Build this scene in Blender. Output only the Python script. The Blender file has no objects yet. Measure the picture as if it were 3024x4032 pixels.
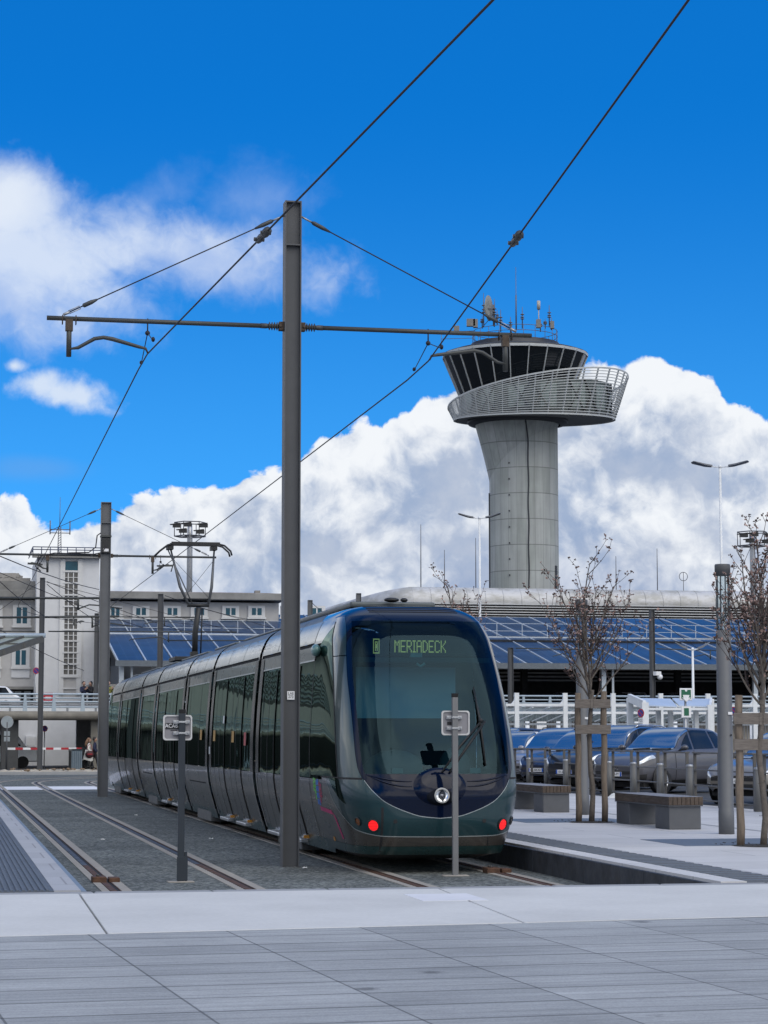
import bpy, bmesh, math, random
from math import sin, cos, tan, atan, atan2, pi, radians, degrees, sqrt
from mathutils import Vector, Matrix
random.seed(7)
scene = bpy.context.scene
COL = scene.collection
# ---------------------------------------------------------------- camera geometry (photo: 77 mm equivalent, pitched 5.9 deg up)
F = 8624.0; CX = 1512.0; CY = 2016.0; HOR = 2905.0; CAMZ = 1.72
PITCH = atan((HOR-CY)/F)
TH = atan(0.2003)                      # the tracks run this far to the left of the view
cT, sT = cos(TH), sin(TH)
def ray(px, py):
    dx = (px-CX)/F; dy = -(py-CY)/F
    return Vector((dx, cos(PITCH)-dy*sin(PITCH), sin(PITCH)+dy*cos(PITCH)))
def at(px, py, Y):
    d = ray(px, py); s = Y/d.y
    return Vector((d.x*s, Y, CAMZ+d.z*s))
def atz(px, py, z):
    d = ray(px, py); s = (z-CAMZ)/d.z
    return Vector((d.x*s, d.y*s, z))
def W(u, v, z=0.0):                    # track frame -> world
    return Vector((u*cT-v*sT, u*sT+v*cT, z))
def T(p):                              # world -> track frame
    return Vector((p.x*cT+p.y*sT, -p.x*sT+p.y*cT, p.z))
def tpx(px, py, v):                    # pixel on the plane v = const -> (u, z)
    d = ray(px, py); k = -d.x*sT+d.y*cT; s = v/k
    return (d.x*cT+d.y*sT)*s, CAMZ+d.z*s
# ---------------------------------------------------------------- materials
MATS = {}
def mat(name, col, rough=0.6, metal=0.0, var=0.12, scale=6.0, bump=0.0, bscale=60.0, coat=0.0, spec=0.5,
        var2=0.08, scale2=0.9, emit=None, estr=0.0, stretch=None, wavy=0.0, wscale=2.0):
    if name in MATS: return MATS[name]
    m = bpy.data.materials.new(name); m.use_nodes = True
    nt = m.node_tree; b = nt.nodes['Principled BSDF']
    b.inputs['Roughness'].default_value = rough; b.inputs['Metallic'].default_value = metal
    b.inputs['Specular IOR Level'].default_value = spec
    if coat:
        b.inputs['Coat Weight'].default_value = coat; b.inputs['Coat Roughness'].default_value = 0.03
    tc = nt.nodes.new('ShaderNodeTexCoord'); src = tc.outputs['Object']
    if stretch:
        mp = nt.nodes.new('ShaderNodeMapping'); mp.inputs['Scale'].default_value = stretch
        nt.links.new(src, mp.inputs['Vector']); src = mp.outputs['Vector']
    def noise(s, det=4.0, rg=0.6):
        n = nt.nodes.new('ShaderNodeTexNoise'); n.inputs['Scale'].default_value = s
        n.inputs['Detail'].default_value = det; n.inputs['Roughness'].default_value = rg
        nt.links.new(src, n.inputs['Vector']); return n.outputs['Fac']
    def mr(sock, lo, hi):
        r = nt.nodes.new('ShaderNodeMapRange'); r.inputs['From Min'].default_value = 0.25; r.inputs['From Max'].default_value = 0.75
        r.inputs['To Min'].default_value = lo; r.inputs['To Max'].default_value = hi
        nt.links.new(sock, r.inputs['Value']); return r.outputs['Result']
    if var or var2:
        a = mr(noise(scale), 1-var, 1+var); c = mr(noise(scale2, 3.0), 1-var2, 1+var2)
        mu = nt.nodes.new('ShaderNodeMath'); mu.operation = 'MULTIPLY'
        nt.links.new(a, mu.inputs[0]); nt.links.new(c, mu.inputs[1])
        vm = nt.nodes.new('ShaderNodeVectorMath'); vm.operation = 'SCALE'
        vm.inputs[0].default_value = col[:3]; nt.links.new(mu.outputs[0], vm.inputs['Scale'])
        nt.links.new(vm.outputs[0], b.inputs['Base Color'])
        rr = mr(noise(scale*0.7, 3.0), max(0.0, rough*(1-var)), min(1.0, rough*(1+var)))
        nt.links.new(rr, b.inputs['Roughness'])
    else:
        b.inputs['Base Color'].default_value = (*col[:3], 1)
    hgt = None
    if bump:
        bp = nt.nodes.new('ShaderNodeBump'); bp.inputs['Strength'].default_value = bump; bp.inputs['Distance'].default_value = 0.02
        nt.links.new(noise(bscale, 5.0), bp.inputs['Height']); nt.links.new(bp.outputs[0], b.inputs['Normal']); hgt = bp
    if wavy:
        bp = nt.nodes.new('ShaderNodeBump'); bp.inputs['Strength'].default_value = 1.0; bp.inputs['Distance'].default_value = wavy
        nt.links.new(noise(wscale, 1.0, 0.4), bp.inputs['Height'])
        nt.links.new(bp.outputs[0], b.inputs['Normal'])
        if coat: nt.links.new(bp.outputs[0], b.inputs['Coat Normal'])
    if emit:
        b.inputs['Emission Color'].default_value = (*emit, 1); b.inputs['Emission Strength'].default_value = estr
    MATS[name] = m
    return m
def glass(name, tint=(.5, .6, .62), rough=0.02, ior=1.5, boost=0.0, refl=(.9, .95, .95)):
    """thin pane: tinted transparent seen through, sharp reflection by Fresnel"""
    if name in MATS: return MATS[name]
    m = bpy.data.materials.new(name); m.use_nodes = True; nt = m.node_tree
    nt.nodes.remove(nt.nodes['Principled BSDF']); out = nt.nodes['Material Output']
    t = nt.nodes.new('ShaderNodeBsdfTransparent'); t.inputs['Color'].default_value = (*tint, 1)
    g = nt.nodes.new('ShaderNodeBsdfGlossy'); g.inputs['Roughness'].default_value = rough
    g.inputs['Color'].default_value = (*refl, 1)
    fr = nt.nodes.new('ShaderNodeFresnel'); fr.inputs['IOR'].default_value = ior
    ad = nt.nodes.new('ShaderNodeMath'); ad.operation = 'ADD'; ad.inputs[1].default_value = boost; ad.use_clamp = True
    nt.links.new(fr.outputs[0], ad.inputs[0])
    mx = nt.nodes.new('ShaderNodeMixShader')
    nt.links.new(ad.outputs[0], mx.inputs[0]); nt.links.new(t.outputs[0], mx.inputs[1]); nt.links.new(g.outputs[0], mx.inputs[2])
    nt.links.new(mx.outputs[0], out.inputs['Surface'])
    MATS[name] = m; return m
def dark_glass(name, base=(.004, .007, .007), refl=(.42, .50, .48), wavy=0.0, wscale=1.3, rough=.02, f0=.05):
    """tinted pane one cannot see into: dark body, tinted reflection that grows with the angle"""
    if name in MATS: return MATS[name]
    m = bpy.data.materials.new(name); m.use_nodes = True; nt = m.node_tree
    nt.nodes.remove(nt.nodes['Principled BSDF']); out = nt.nodes['Material Output']
    d = nt.nodes.new('ShaderNodeBsdfDiffuse'); d.inputs['Color'].default_value = (*base, 1)
    g = nt.nodes.new('ShaderNodeBsdfGlossy'); g.inputs['Roughness'].default_value = rough; g.inputs['Color'].default_value = (*refl, 1)
    lw = nt.nodes.new('ShaderNodeLayerWeight'); lw.inputs['Blend'].default_value = .5
    pw = nt.nodes.new('ShaderNodeMath'); pw.operation = 'POWER'; pw.inputs[1].default_value = 4.0; nt.links.new(lw.outputs['Facing'], pw.inputs[0])
    ma = nt.nodes.new('ShaderNodeMath'); ma.operation = 'MULTIPLY_ADD'; ma.inputs[1].default_value = .97-f0; ma.inputs[2].default_value = f0; nt.links.new(pw.outputs[0], ma.inputs[0])
    tc = nt.nodes.new('ShaderNodeTexCoord')
    if wavy:
        n = nt.nodes.new('ShaderNodeTexNoise'); n.inputs['Scale'].default_value = wscale; n.inputs['Detail'].default_value = 1.0; nt.links.new(tc.outputs['Object'], n.inputs['Vector'])
        bp = nt.nodes.new('ShaderNodeBump'); bp.inputs['Distance'].default_value = wavy; nt.links.new(n.outputs['Fac'], bp.inputs['Height'])
        nt.links.new(bp.outputs[0], g.inputs['Normal'])
    mx = nt.nodes.new('ShaderNodeMixShader'); nt.links.new(ma.outputs[0], mx.inputs[0]); nt.links.new(d.outputs[0], mx.inputs[1]); nt.links.new(g.outputs[0], mx.inputs[2])
    nt.links.new(mx.outputs[0], out.inputs['Surface']); MATS[name] = m; return m
# ---------------------------------------------------------------- objects
OFF = {}                                # object name -> offset already taken into account by its parent chain
def tag(o, label=None, cat=None, group=None, kind=None):
    if label: o['label'] = label
    if cat: o['category'] = cat
    if group: o['group'] = group
    if kind: o['kind'] = kind
    return o
def thing(name, label, cat, uvz=(0, 0, 0), rot=0.0, group=None, world=None):
    """Empty at the thing's base; uvz in the track frame (rot is then relative to the tracks) or world=(x,y,z)"""
    o = bpy.data.objects.new(name, None); COL.objects.link(o); o.empty_display_size = 0.3
    if world is not None:
        o.location = world; o.rotation_euler = (0, 0, rot)
        OFF[o.name] = Vector((0, 0, 0))
    else:
        o.location = W(*uvz); o.rotation_euler = (0, 0, TH+rot)
        OFF[o.name] = Vector(uvz)
    return tag(o, label, cat, group)
def dup(root, label=None, loc=None, rotz=None):
    def rec(o, par):
        c = o.copy(); COL.objects.link(c)
        if par is not None:
            c.parent = par; c.matrix_parent_inverse = o.matrix_parent_inverse.copy()
        for ch in [x for x in bpy.data.objects if x.parent == o]: rec(ch, c)
        return c
    r = rec(root, None)
    if label: r['label'] = label
    if loc is not None: r.location = loc
    if rotz is not None: r.rotation_euler = (0, 0, rotz)
    return r
class MB:
    def __init__(s): s.v = []; s.f = []; s.m = []; s.cm = 0; s.sm = []; s.cs = False
    def add(s, vs, fs):
        o = len(s.v); s.v += [Vector(p) for p in vs]
        for f in fs: s.f.append([i+o for i in f]); s.m.append(s.cm); s.sm.append(s.cs)
        return s
    def box(s, x0, x1, y0, y1, z0, z1, rz=0.0, piv=None):
        vs = [Vector(p) for p in ((x0,y0,z0),(x1,y0,z0),(x1,y1,z0),(x0,y1,z0),(x0,y0,z1),(x1,y0,z1),(x1,y1,z1),(x0,y1,z1))]
        if rz:
            c = Vector(piv) if piv else Vector(((x0+x1)/2, (y0+y1)/2, 0))
            R = Matrix.Rotation(rz, 3, 'Z'); vs = [R@(p-c)+c for p in vs]
        return s.add(vs, [(3,2,1,0),(4,5,6,7),(0,1,5,4),(1,2,6,5),(2,3,7,6),(3,0,4,7)])
    def bar(s, p0, p1, w, h, up=(0,0,1)):
        p0 = Vector(p0); p1 = Vector(p1); d = (p1-p0).normalized(); up = Vector(up)
        if abs(d.dot(up)) > 0.98: up = Vector((0,1,0))
        x = d.cross(up).normalized(); y = x.cross(d)
        vs = []
        for p in (p0, p1):
            for a, b in ((-1,-1),(1,-1),(1,1),(-1,1)): vs.append(p+x*(a*w/2)+y*(b*h/2))
        return s.add(vs, [(0,1,2,3),(7,6,5,4),(0,4,5,1),(1,5,6,2),(2,6,7,3),(3,7,4,0)])
    def tube(s, pts, r, n=8, cap=True):
        pts = [Vector(p) for p in pts]; rs = r if isinstance(r, (list, tuple)) else [r]*len(pts)
        vs = []; x = None
        for i, p in enumerate(pts):
            d = (pts[min(i+1, len(pts)-1)]-pts[max(i-1, 0)])
            d = d.normalized() if d.length > 1e-9 else Vector((0,0,1))
            if x is None:
                a = Vector((0,0,1)) if abs(d.z) < 0.9 else Vector((1,0,0))
                x = d.cross(a).normalized()
            else:
                x = (x-d*x.dot(d)); x = x.normalized() if x.length > 1e-6 else d.orthogonal().normalized()
            y = d.cross(x)
            for k in range(n):
                t = 2*pi*k/n; vs.append(p+(x*cos(t)+y*sin(t))*rs[i])
        fs = []
        for i in range(len(pts)-1):
            for k in range(n):
                a = i*n+k; b = i*n+(k+1) % n; fs.append((a, b, b+n, a+n))
        old = s.cs; s.cs = True; base = len(s.f); s.add(vs, fs)
        if cap:
            s.cs = False; o = len(s.v)-len(vs)
            s.f.append([o+k for k in range(n)][::-1]); s.m.append(s.cm); s.sm.append(False)
            s.f.append([o+(len(pts)-1)*n+k for k in range(n)]); s.m.append(s.cm); s.sm.append(False)
        s.cs = old; return s
    def cyl(s, p0, p1, r0, r1=None, n=16, cap=True): return s.tube([p0, p1], [r0, r0 if r1 is None else r1], n, cap)
    def lathe(s, prof, n=24, c=(0,0,0), smooth=True, axis='Z'):
        vs = []; fs = []; c = Vector(c)
        for r, z in prof:
            for k in range(n):
                t = 2*pi*k/n; p = (r*cos(t), r*sin(t), z)
                if axis == 'Y': p = (p[0], p[2], p[1])
                if axis == 'X': p = (p[2], p[0], p[1])
                vs.append(c+Vector(p))
        for i in range(len(prof)-1):
            for k in range(n):
                a = i*n+k; b = i*n+(k+1) % n; fs.append((a, b, b+n, a+n))
        old = s.cs; s.cs = smooth; s.add(vs, fs); s.cs = old; return s
    def prism(s, poly, axis, a, b):
        """polygon in the plane across AXIS, extruded from a to b"""
        def P(p, t): return {'X': (t, p[0], p[1]), 'Y': (p[0], t, p[1]), 'Z': (p[0], p[1], t)}[axis]
        n = len(poly); vs = [P(p, a) for p in poly]+[P(p, b) for p in poly]
        return s.add(vs, [list(range(n))[::-1], [n+i for i in range(n)]]+[(i, (i+1) % n, n+(i+1) % n, n+i) for i in range(n)])
    def quad(s, a, b, c, d): return s.add([a, b, c, d], [(0,1,2,3)])
    def grid(s, fn, na, nb, smooth=True):
        vs = [fn(i/na, j/nb) for j in range(nb+1) for i in range(na+1)]
        fs = [(j*(na+1)+i, j*(na+1)+i+1, (j+1)*(na+1)+i+1, (j+1)*(na+1)+i) for j in range(nb) for i in range(na)]
        old = s.cs; s.cs = smooth; s.add(vs, fs); s.cs = old; return s
    def ball(s, c, r, n=10, m=7, sq=(1,1,1)):
        c = Vector(c)
        def fn(a, b):
            t = 2*pi*a; q = pi*(b-0.5)
            return c+Vector((r*sq[0]*cos(q)*cos(t), r*sq[1]*cos(q)*sin(t), r*sq[2]*sin(q)))
        return s.grid(fn, n, m)
    def build(s, name, mats, parent=None, bevel=0.0, off=None, seg=2, fixn=True, world=None, rot=0.0, solid=0.0):
        me = bpy.data.meshes.new(name)
        o = bpy.data.objects.new(name, me); COL.objects.link(o)
        if parent is not None:
            of = OFF.get(parent.name, Vector((0,0,0))) if off is None else Vector(off)
            o.parent = parent; OFF[o.name] = of
        elif world is not None:
            of = Vector(off) if off is not None else Vector((0,0,0)); o.location = world; o.rotation_euler = (0,0,rot)
        else:
            of = Vector(off) if off is not None else Vector((0,0,0))
            o.location = W(*of); o.rotation_euler = (0,0,TH)
            OFF[o.name] = of
        me.from_pydata([tuple(p-of) for p in s.v], [], s.f)
        if not isinstance(mats, (list, tuple)): mats = [mats]
        for m in mats: me.materials.append(m)
        for p, mi, sm in zip(me.polygons, s.m, s.sm):
            p.material_index = min(mi, len(mats)-1); p.use_smooth = sm
        if fixn:
            bm = bmesh.new(); bm.from_mesh(me)
            bmesh.ops.remove_doubles(bm, verts=bm.verts, dist=0.00005)
            bmesh.ops.recalc_face_normals(bm, faces=bm.faces)
            bm.to_mesh(me); bm.free()
        me.update()
        if solid:
            md = o.modifiers.new('thick', 'SOLIDIFY'); md.thickness = solid; md.offset = -1.0
        if bevel:
            md = o.modifiers.new('bevel', 'BEVEL'); md.width = bevel; md.segments = seg; md.limit_method = 'ANGLE'
            md.angle_limit = radians(40)
        return o
def text_obj(name, s, size, mt, parent, loc, rot, extrude=0.002, align='CENTER', shear=0.0, squash=1.0):
    cu = bpy.data.curves.new(name, 'FONT'); cu.body = s; cu.size = size; cu.extrude = extrude
    cu.align_x = align; cu.align_y = 'CENTER'; cu.shear = shear; cu.space_line = 0.85
    tmp = bpy.data.objects.new(name+'_tmp', cu); COL.objects.link(tmp)
    dg = bpy.context.evaluated_depsgraph_get()
    me = bpy.data.meshes.new_from_object(tmp.evaluated_get(dg))
    bpy.data.objects.remove(tmp); bpy.data.curves.remove(cu)
    o = bpy.data.objects.new(name, me); COL.objects.link(o)
    me.materials.clear(); me.materials.append(mt)
    o.location = loc; o.rotation_euler = rot; o.scale = (squash, 1, 1)
    if parent is not None: o.parent = parent
    return o
def lerp(a, b, t): return a+(b-a)*t
def interp(xs, ys):
    """smooth monotone-ish cubic through the points"""
    n = len(xs); m = []
    for i in range(n):
        if i == 0: m.append((ys[1]-ys[0])/(xs[1]-xs[0]))
        elif i == n-1: m.append((ys[-1]-ys[-2])/(xs[-1]-xs[-2]))
        else:
            a = (ys[i]-ys[i-1])/(xs[i]-xs[i-1]); b = (ys[i+1]-ys[i])/(xs[i+1]-xs[i])
            m.append(0.0 if a*b <= 0 else 2*a*b/(a+b))
    def f(x):
        if x <= xs[0]: return ys[0]
        if x >= xs[-1]: return ys[-1]
        i = max(k for k in range(n) if xs[k] <= x); i = min(i, n-2)
        h = xs[i+1]-xs[i]; t = (x-xs[i])/h
        return ((2*t**3-3*t**2+1)*ys[i]+(t**3-2*t**2+t)*h*m[i]+(-2*t**3+3*t**2)*ys[i+1]+(t**3-t**2)*h*m[i+1])
    return f
# ================================================================ camera
cam = bpy.data.cameras.new('camera'); camo = bpy.data.objects.new('camera', cam); COL.objects.link(camo)
cam.sensor_fit = 'VERTICAL'; cam.sensor_height = 36.0; cam.lens = 36.0*F/4032.0
cam.clip_start = 0.1; cam.clip_end = 5000
camo.location = (0, 0, CAMZ); camo.rotation_euler = (pi/2+PITCH, 0, 0)
scene.camera = camo
scene.view_settings.view_transform = 'Standard'; scene.view_settings.look = 'None'
scene.view_settings.exposure = 0.0; scene.view_settings.gamma = 1.0
scene.render.film_transparent = False
# ================================================================ sun and sky
SUN_EL, SUN_AZ = radians(50), radians(142)      # azimuth from the view direction, clockwise: high behind, veiled by cloud
sl = bpy.data.lights.new('sun', 'SUN'); slo = bpy.data.objects.new('sun', sl); COL.objects.link(slo)
sl.energy = 1.5; sl.angle = radians(60); sl.color = (1.0, 0.93, 0.83)
sd = Vector((sin(SUN_AZ)*cos(SUN_EL), cos(SUN_AZ)*cos(SUN_EL), sin(SUN_EL)))
slo.rotation_euler = (-sd).to_track_quat('-Z', 'Y').to_euler()
wd = bpy.data.worlds.new('World'); scene.world = wd; wd.use_nodes = True
nt = wd.node_tree; nt.nodes.clear()
class S:                                         # tiny expression helper over shader math nodes
    def __init__(s, k): s.k = k
    def _op(s, op, o=None, o2=None):
        n = nt.nodes.new('ShaderNodeMath'); n.operation = op
        for i, x in enumerate((s, o, o2)):
            if x is None: continue
            if isinstance(x, S): nt.links.new(x.k, n.inputs[i])
            else: n.inputs[i].default_value = x
        return S(n.outputs[0])
    def __add__(s, o): return s._op('ADD', o)
    def __sub__(s, o): return s._op('SUBTRACT', o)
    def __mul__(s, o): return s._op('MULTIPLY', o)
    def __truediv__(s, o): return s._op('DIVIDE', o)
    def neg(s): return s*-1.0
    def mx(s, o): return s._op('MAXIMUM', o)
    def mn(s, o): return s._op('MINIMUM', o)
    def pw(s, o): return s._op('POWER', o)
    def sstep(s, a, b):
        n = nt.nodes.new('ShaderNodeMapRange'); n.interpolation_type = 'SMOOTHSTEP'
        n.inputs['From Min'].default_value = a; n.inputs['From Max'].default_value = b
        nt.links.new(s.k, n.inputs['Value']); return S(n.outputs['Result'])
tcw = nt.nodes.new('ShaderNodeTexCoord')
DIR = tcw.outputs['Generated']
sep = nt.nodes.new('ShaderNodeSeparateXYZ'); nt.links.new(DIR, sep.inputs[0])
dx_, dy_, dz_ = (S(sep.outputs[i]) for i in range(3))
az = dx_._op('ARCTAN2', dy_)*57.29578
el = dz_._op('ARCSINE')*57.29578
def vscale(sock, k):
    n = nt.nodes.new('ShaderNodeVectorMath'); n.operation = 'SCALE'; n.inputs['Scale'].default_value = k
    nt.links.new(sock, n.inputs[0]); return n.outputs[0]
def vadd(sock, v):
    n = nt.nodes.new('ShaderNodeVectorMath'); n.operation = 'ADD'
    nt.links.new(sock, n.inputs[0])
    if isinstance(v, tuple): n.inputs[1].default_value = v
    else: nt.links.new(v, n.inputs[1])
    return n.outputs[0]
def nz(sock, scale, det=6.0, rg=0.6, dist=0.0, color=False):
    n = nt.nodes.new('ShaderNodeTexNoise'); n.inputs['Scale'].default_value = scale; n.inputs['Detail'].default_value = det
    n.inputs['Roughness'].default_value = rg; n.inputs['Distortion'].default_value = dist
    nt.links.new(sock, n.inputs['Vector']); return n.outputs['Color'] if color else S(n.outputs['Fac'])
def vor(sock, scale, sm=0.6):
    n = nt.nodes.new('ShaderNodeTexVoronoi'); n.feature = 'F1'; n.inputs['Scale'].default_value = scale
    nt.links.new(sock, n.inputs['Vector']); return S(n.outputs['Distance'])
P = vscale(DIR, 57.29578)                        # one unit = one degree
warp = vscale(vadd(nz(P, 0.35, 4.0, 0.6, 0, True), (-.5, -.5, -.5)), 1.6)
PW = vadd(P, warp)
def puffs(vec):
    return (vor(vec, 0.40, 0.35)*-1.0 + 0.5)*1.3 + (vor(vec, 0.95, 0.3)*-1.0+0.5)*0.62 + (vor(vec, 2.2, 0.3)*-1.0+0.5)*0.36 + (nz(vec, 3.2, 7.0, 0.66)-0.5)*0.62
h0 = puffs(PW)
Lv = Vector((0.45, -0.1, 0.9)).normalized()*0.55
h1 = puffs(vadd(PW, tuple(Lv)))
emb = (h0-h1)                                    # + where the lump turns to the light
big = nz(P, 0.14, 5.0, 0.55)                     # broad patches
mid_ = nz(PW, 0.45, 7.0, 0.58)
def curve(sock, lo, hi, pts, vlo, vhi):
    n = nt.nodes.new('ShaderNodeFloatCurve'); c = n.mapping.curves[0]
    q = [((a-lo)/(hi-lo), (b-vlo)/(vhi-vlo)) for a, b in pts]
    c.points[0].location = q[0]; c.points[1].location = q[-1]
    for p in q[1:-1]: c.points.new(*p)
    for p in c.points: p.handle_type = 'VECTOR'
    n.mapping.update()
    t = (sock-lo)/(hi-lo)
    nt.links.new(t.k, n.inputs['Value']); return S(n.outputs[0])*(vhi-vlo)+vlo
def ae(xd, yd):                                  # photo position (width 1659) -> direction in degrees, used to place the clouds in the sky
    d = ray(xd*1.8228, yd*1.8228); return degrees(atan2(d.x, d.y)), degrees(math.asin(d.normalized().z))
prof = [(-90,1015),(0,1045),(45,1040),(75,1085),(110,1095),(165,1085),(235,1080),(300,1050),(390,1035),(480,1022),(560,1008),(620,1000),(655,955),(705,920),(780,872),(850,865),(885,868),(905,838),(960,818),(1050,790),(1200,770),(1290,748),(1345,765),(1400,745),(1455,755),(1505,775),(1545,790),(1570,840),(1615,850),(1659,900),(1760,905)]
pa = [ae(*p) for p in prof]
bound = curve(az, -14, 14, [(-14, pa[0][1])]+pa+[(14, pa[-1][1])], 0, 15)
dd = bound + h0*0.62 + (mid_-0.5)*0.55 - 0.28 - el
bank = dd.sstep(0.0, 0.16)
def blob(xd, yd, rx, ry, tilt=0.0):              # radii in degrees
    a0, e0 = ae(xd, yd); u_ = (az-a0); v_ = (el-e0)
    c, s_ = cos(tilt), sin(tilt)
    p = (u_*c+v_*s_)/rx; q = (v_*c-u_*s_)/ry
    return (p*p+q*q)._op('SQRT')
soft = nz(PW, 0.30, 7.0, 0.55); soft2 = nz(P, 0.12, 4.0, 0.5)
b1 = blob(-60, 600, 6.2, 2.35, -0.10).mn(blob(420, 560, 4.4, 1.35, -0.10)).mn(blob(20, 440, 1.6, 1.3))
cl1 = (b1*-1.0 + 1.0 + (soft-0.5)*1.5 + (soft2-0.5)*0.8 + (nz(PW, 1.1, 7.0, 0.6)-0.5)*0.8).sstep(-0.05, 0.85)*0.80
cl1b = (blob(10, 430, 1.4, 1.25)*-1.0 + 1.0 + h0*0.25 + (mid_-0.5)*0.9).sstep(0.0, 0.9)*0.42
b2 = blob(145, 852, 1.75, 0.55, -0.12).mn(blob(90, 838, 1.0, 0.5)).mn(blob(30, 790, 0.6, 0.3)+0.25)
cl2 = (b2*-1.0 + 0.95 + h0*0.30 + (mid_-0.5)*2.0 + (nz(P, 1.6, 6.0, 0.6)-0.5)*0.8).sstep(0.05, 0.95)*0.9
b3 = blob(560, 440, 2.6, 1.6, 0.1).mn(blob(330, 430, 2.4, 0.9, 0.5))
cl3 = (b3*-1.0 + 0.75 + (nz(PW, 0.5, 8.0, 0.6)-0.5)*1.8).sstep(0.0, 1.2)*0.30
b4 = blob(75, 1010, 2.2, 0.5)                     # thin grey veil above the bank
cl4 = (b4*-1.0 + 0.9 + (soft-0.5)*1.2).sstep(0.0, 0.9)*0.30
# clouds over the rest of the sky (reflections, light)
back = dy_.sstep(0.15, -0.25)                    # open blue ahead above the picture, broken cloud behind the camera
outw = ((az._op('ABSOLUTE')).sstep(12.0, 17.0)*el.sstep(24.0, 12.0)).mx(back)
gn = nz(DIR, 2.1, 8.0, 0.58, 0.3)
gen = gn.sstep(0.36, 0.54)*outw*el.sstep(72.0, 55.0)
veil = el.sstep(22.0, 40.0)*nz(DIR, 1.3, 6.0, 0.6, 0.4).sstep(0.35, 0.62)*0.70
low = el.sstep(14.0, 5.0)*outw
gen = gen.mx(low*nz(P, 0.1, 6.0, 0.6).sstep(0.3, 0.55))
# blue: the Nishita sky, looked up a little higher than it stands (a deep blue without the pale haze at the horizon)
sky = nt.nodes.new('ShaderNodeTexSky'); sky.sky_type = 'NISHITA'; sky.sun_disc = False
sky.sun_elevation = SUN_EL; sky.sun_rotation = SUN_AZ; sky.altitude = 0; sky.air_density = 1.0; sky.dust_density = 0.2; sky.ozone_density = 3.0
nrm = nt.nodes.new('ShaderNodeVectorMath'); nrm.operation = 'NORMALIZE'
nt.links.new(vadd(DIR, (0, 0, 0.28)), nrm.inputs[0]); nt.links.new(nrm.outputs[0], sky.inputs['Vector'])
SKYS = 0.1
spc = nt.nodes.new('ShaderNodeSeparateColor'); nt.links.new(sky.outputs[0], spc.inputs[0])
r_, g_, b_ = (S(spc.outputs[i]) for i in range(3))
SKY_K = (0.50, 1.62, 2.50)
# contrast of the phone picture: keep the hue of the sky, deepen its red
deep = el.sstep(3.0, 17.0)
r_ = r_*((deep*-0.80)+0.88)*SKY_K[0]; g_ = g_*((deep*-0.42)+1.10)*SKY_K[1]; b_ = b_*((deep*-0.16)+1.0)*SKY_K[2]
def comb(r, g, b):
    n = nt.nodes.new('ShaderNodeCombineColor')
    for i, x in enumerate((r, g, b)):
        if isinstance(x, S): nt.links.new(x.k, n.inputs[i])
        else: n.inputs[i].default_value = x
    return n.outputs[0]
def mixc(f, a, b):
    n = nt.nodes.new('ShaderNodeMix'); n.data_type = 'RGBA'
    nt.links.new(f.k, n.inputs[0])
    for i, x in ((6, a), (7, b)):
        if isinstance(x, tuple): n.inputs[i].default_value = (*x, 1)
        else: nt.links.new(x, n.inputs[i])
    return n.outputs[2]
K = 1/SKYS
def kc(r, g, b): return (r*K, g*K, b*K)
WHITE = kc(.90, .93, .97); GREY = kc(.33, .43, .62); GREY2 = kc(.52, .58, .70); DARK = kc(.22, .31, .53)
# bank shading: bright lumps near the top edge, lavender grey below, blue grey shadows low down
top = dd.sstep(2.6, 0.0)
fine = nz(PW, 1.3, 7.0, 0.62)
light = (top*0.55 + emb*1.05 + (big-0.5)*2.3 + (mid_-0.5)*1.0 + (fine-0.5)*0.9 + 0.25)
light = light._op('MULTIPLY', 1.0)
fl = light.sstep(-0.25, 1.0)
lowd = el.sstep(6.2, 2.0)*((az).sstep(-2.0, 4.0)*0.7+0.3)*(nz(P, 0.24, 6.0, 0.58).sstep(0.36, 0.60))
gmix = ((nz(P, 0.33, 6.0, 0.6)-0.5)*2.2 + (fine-0.5)*0.8 + 0.5).sstep(0.0, 1.0)
bodyc = mixc(fl, mixc(gmix, GREY, GREY2), WHITE)
bodyc = mixc(lowd*0.85, bodyc, DARK)
hor = el.sstep(1.6, 0.0)
bodyc = mixc(hor*0.55, bodyc, kc(.60, .68, .86))
col = comb(r_, g_, b_)
col = mixc(veil, col, kc(.62, .70, .80))
col = mixc(gen*0.97, col, mixc(nz(DIR, 3.0, 6.0, 0.6).sstep(0.35, 0.65), kc(.62, .66, .72), kc(1.75, 1.72, 1.66)))
col = mixc(cl4, col, kc(.20, .38, .70))
col = mixc(cl3, col, kc(.55, .68, .92))
col = mixc(cl1, col, mixc(soft.sstep(0.38, 0.62), kc(.50, .62, .88), kc(.80, .87, .97)))
col = mixc(cl1b, col, kc(.90, .94, .98))
col = mixc(cl2, col, kc(.72, .81, .94))
col = mixc(bank, col, bodyc)
gnd = el.sstep(-0.3, -1.5)
col = mixc(gnd, col, kc(.22, .24, .27))
bg = nt.nodes.new('ShaderNodeBackground'); bg.inputs['Strength'].default_value = SKYS
nt.links.new(col, bg.inputs['Color'])
wo = nt.nodes.new('ShaderNodeOutputWorld'); nt.links.new(bg.outputs[0], wo.inputs['Surface'])
wd.cycles.sampling_method = 'MANUAL'; wd.cycles.sample_map_resolution = 512
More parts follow.
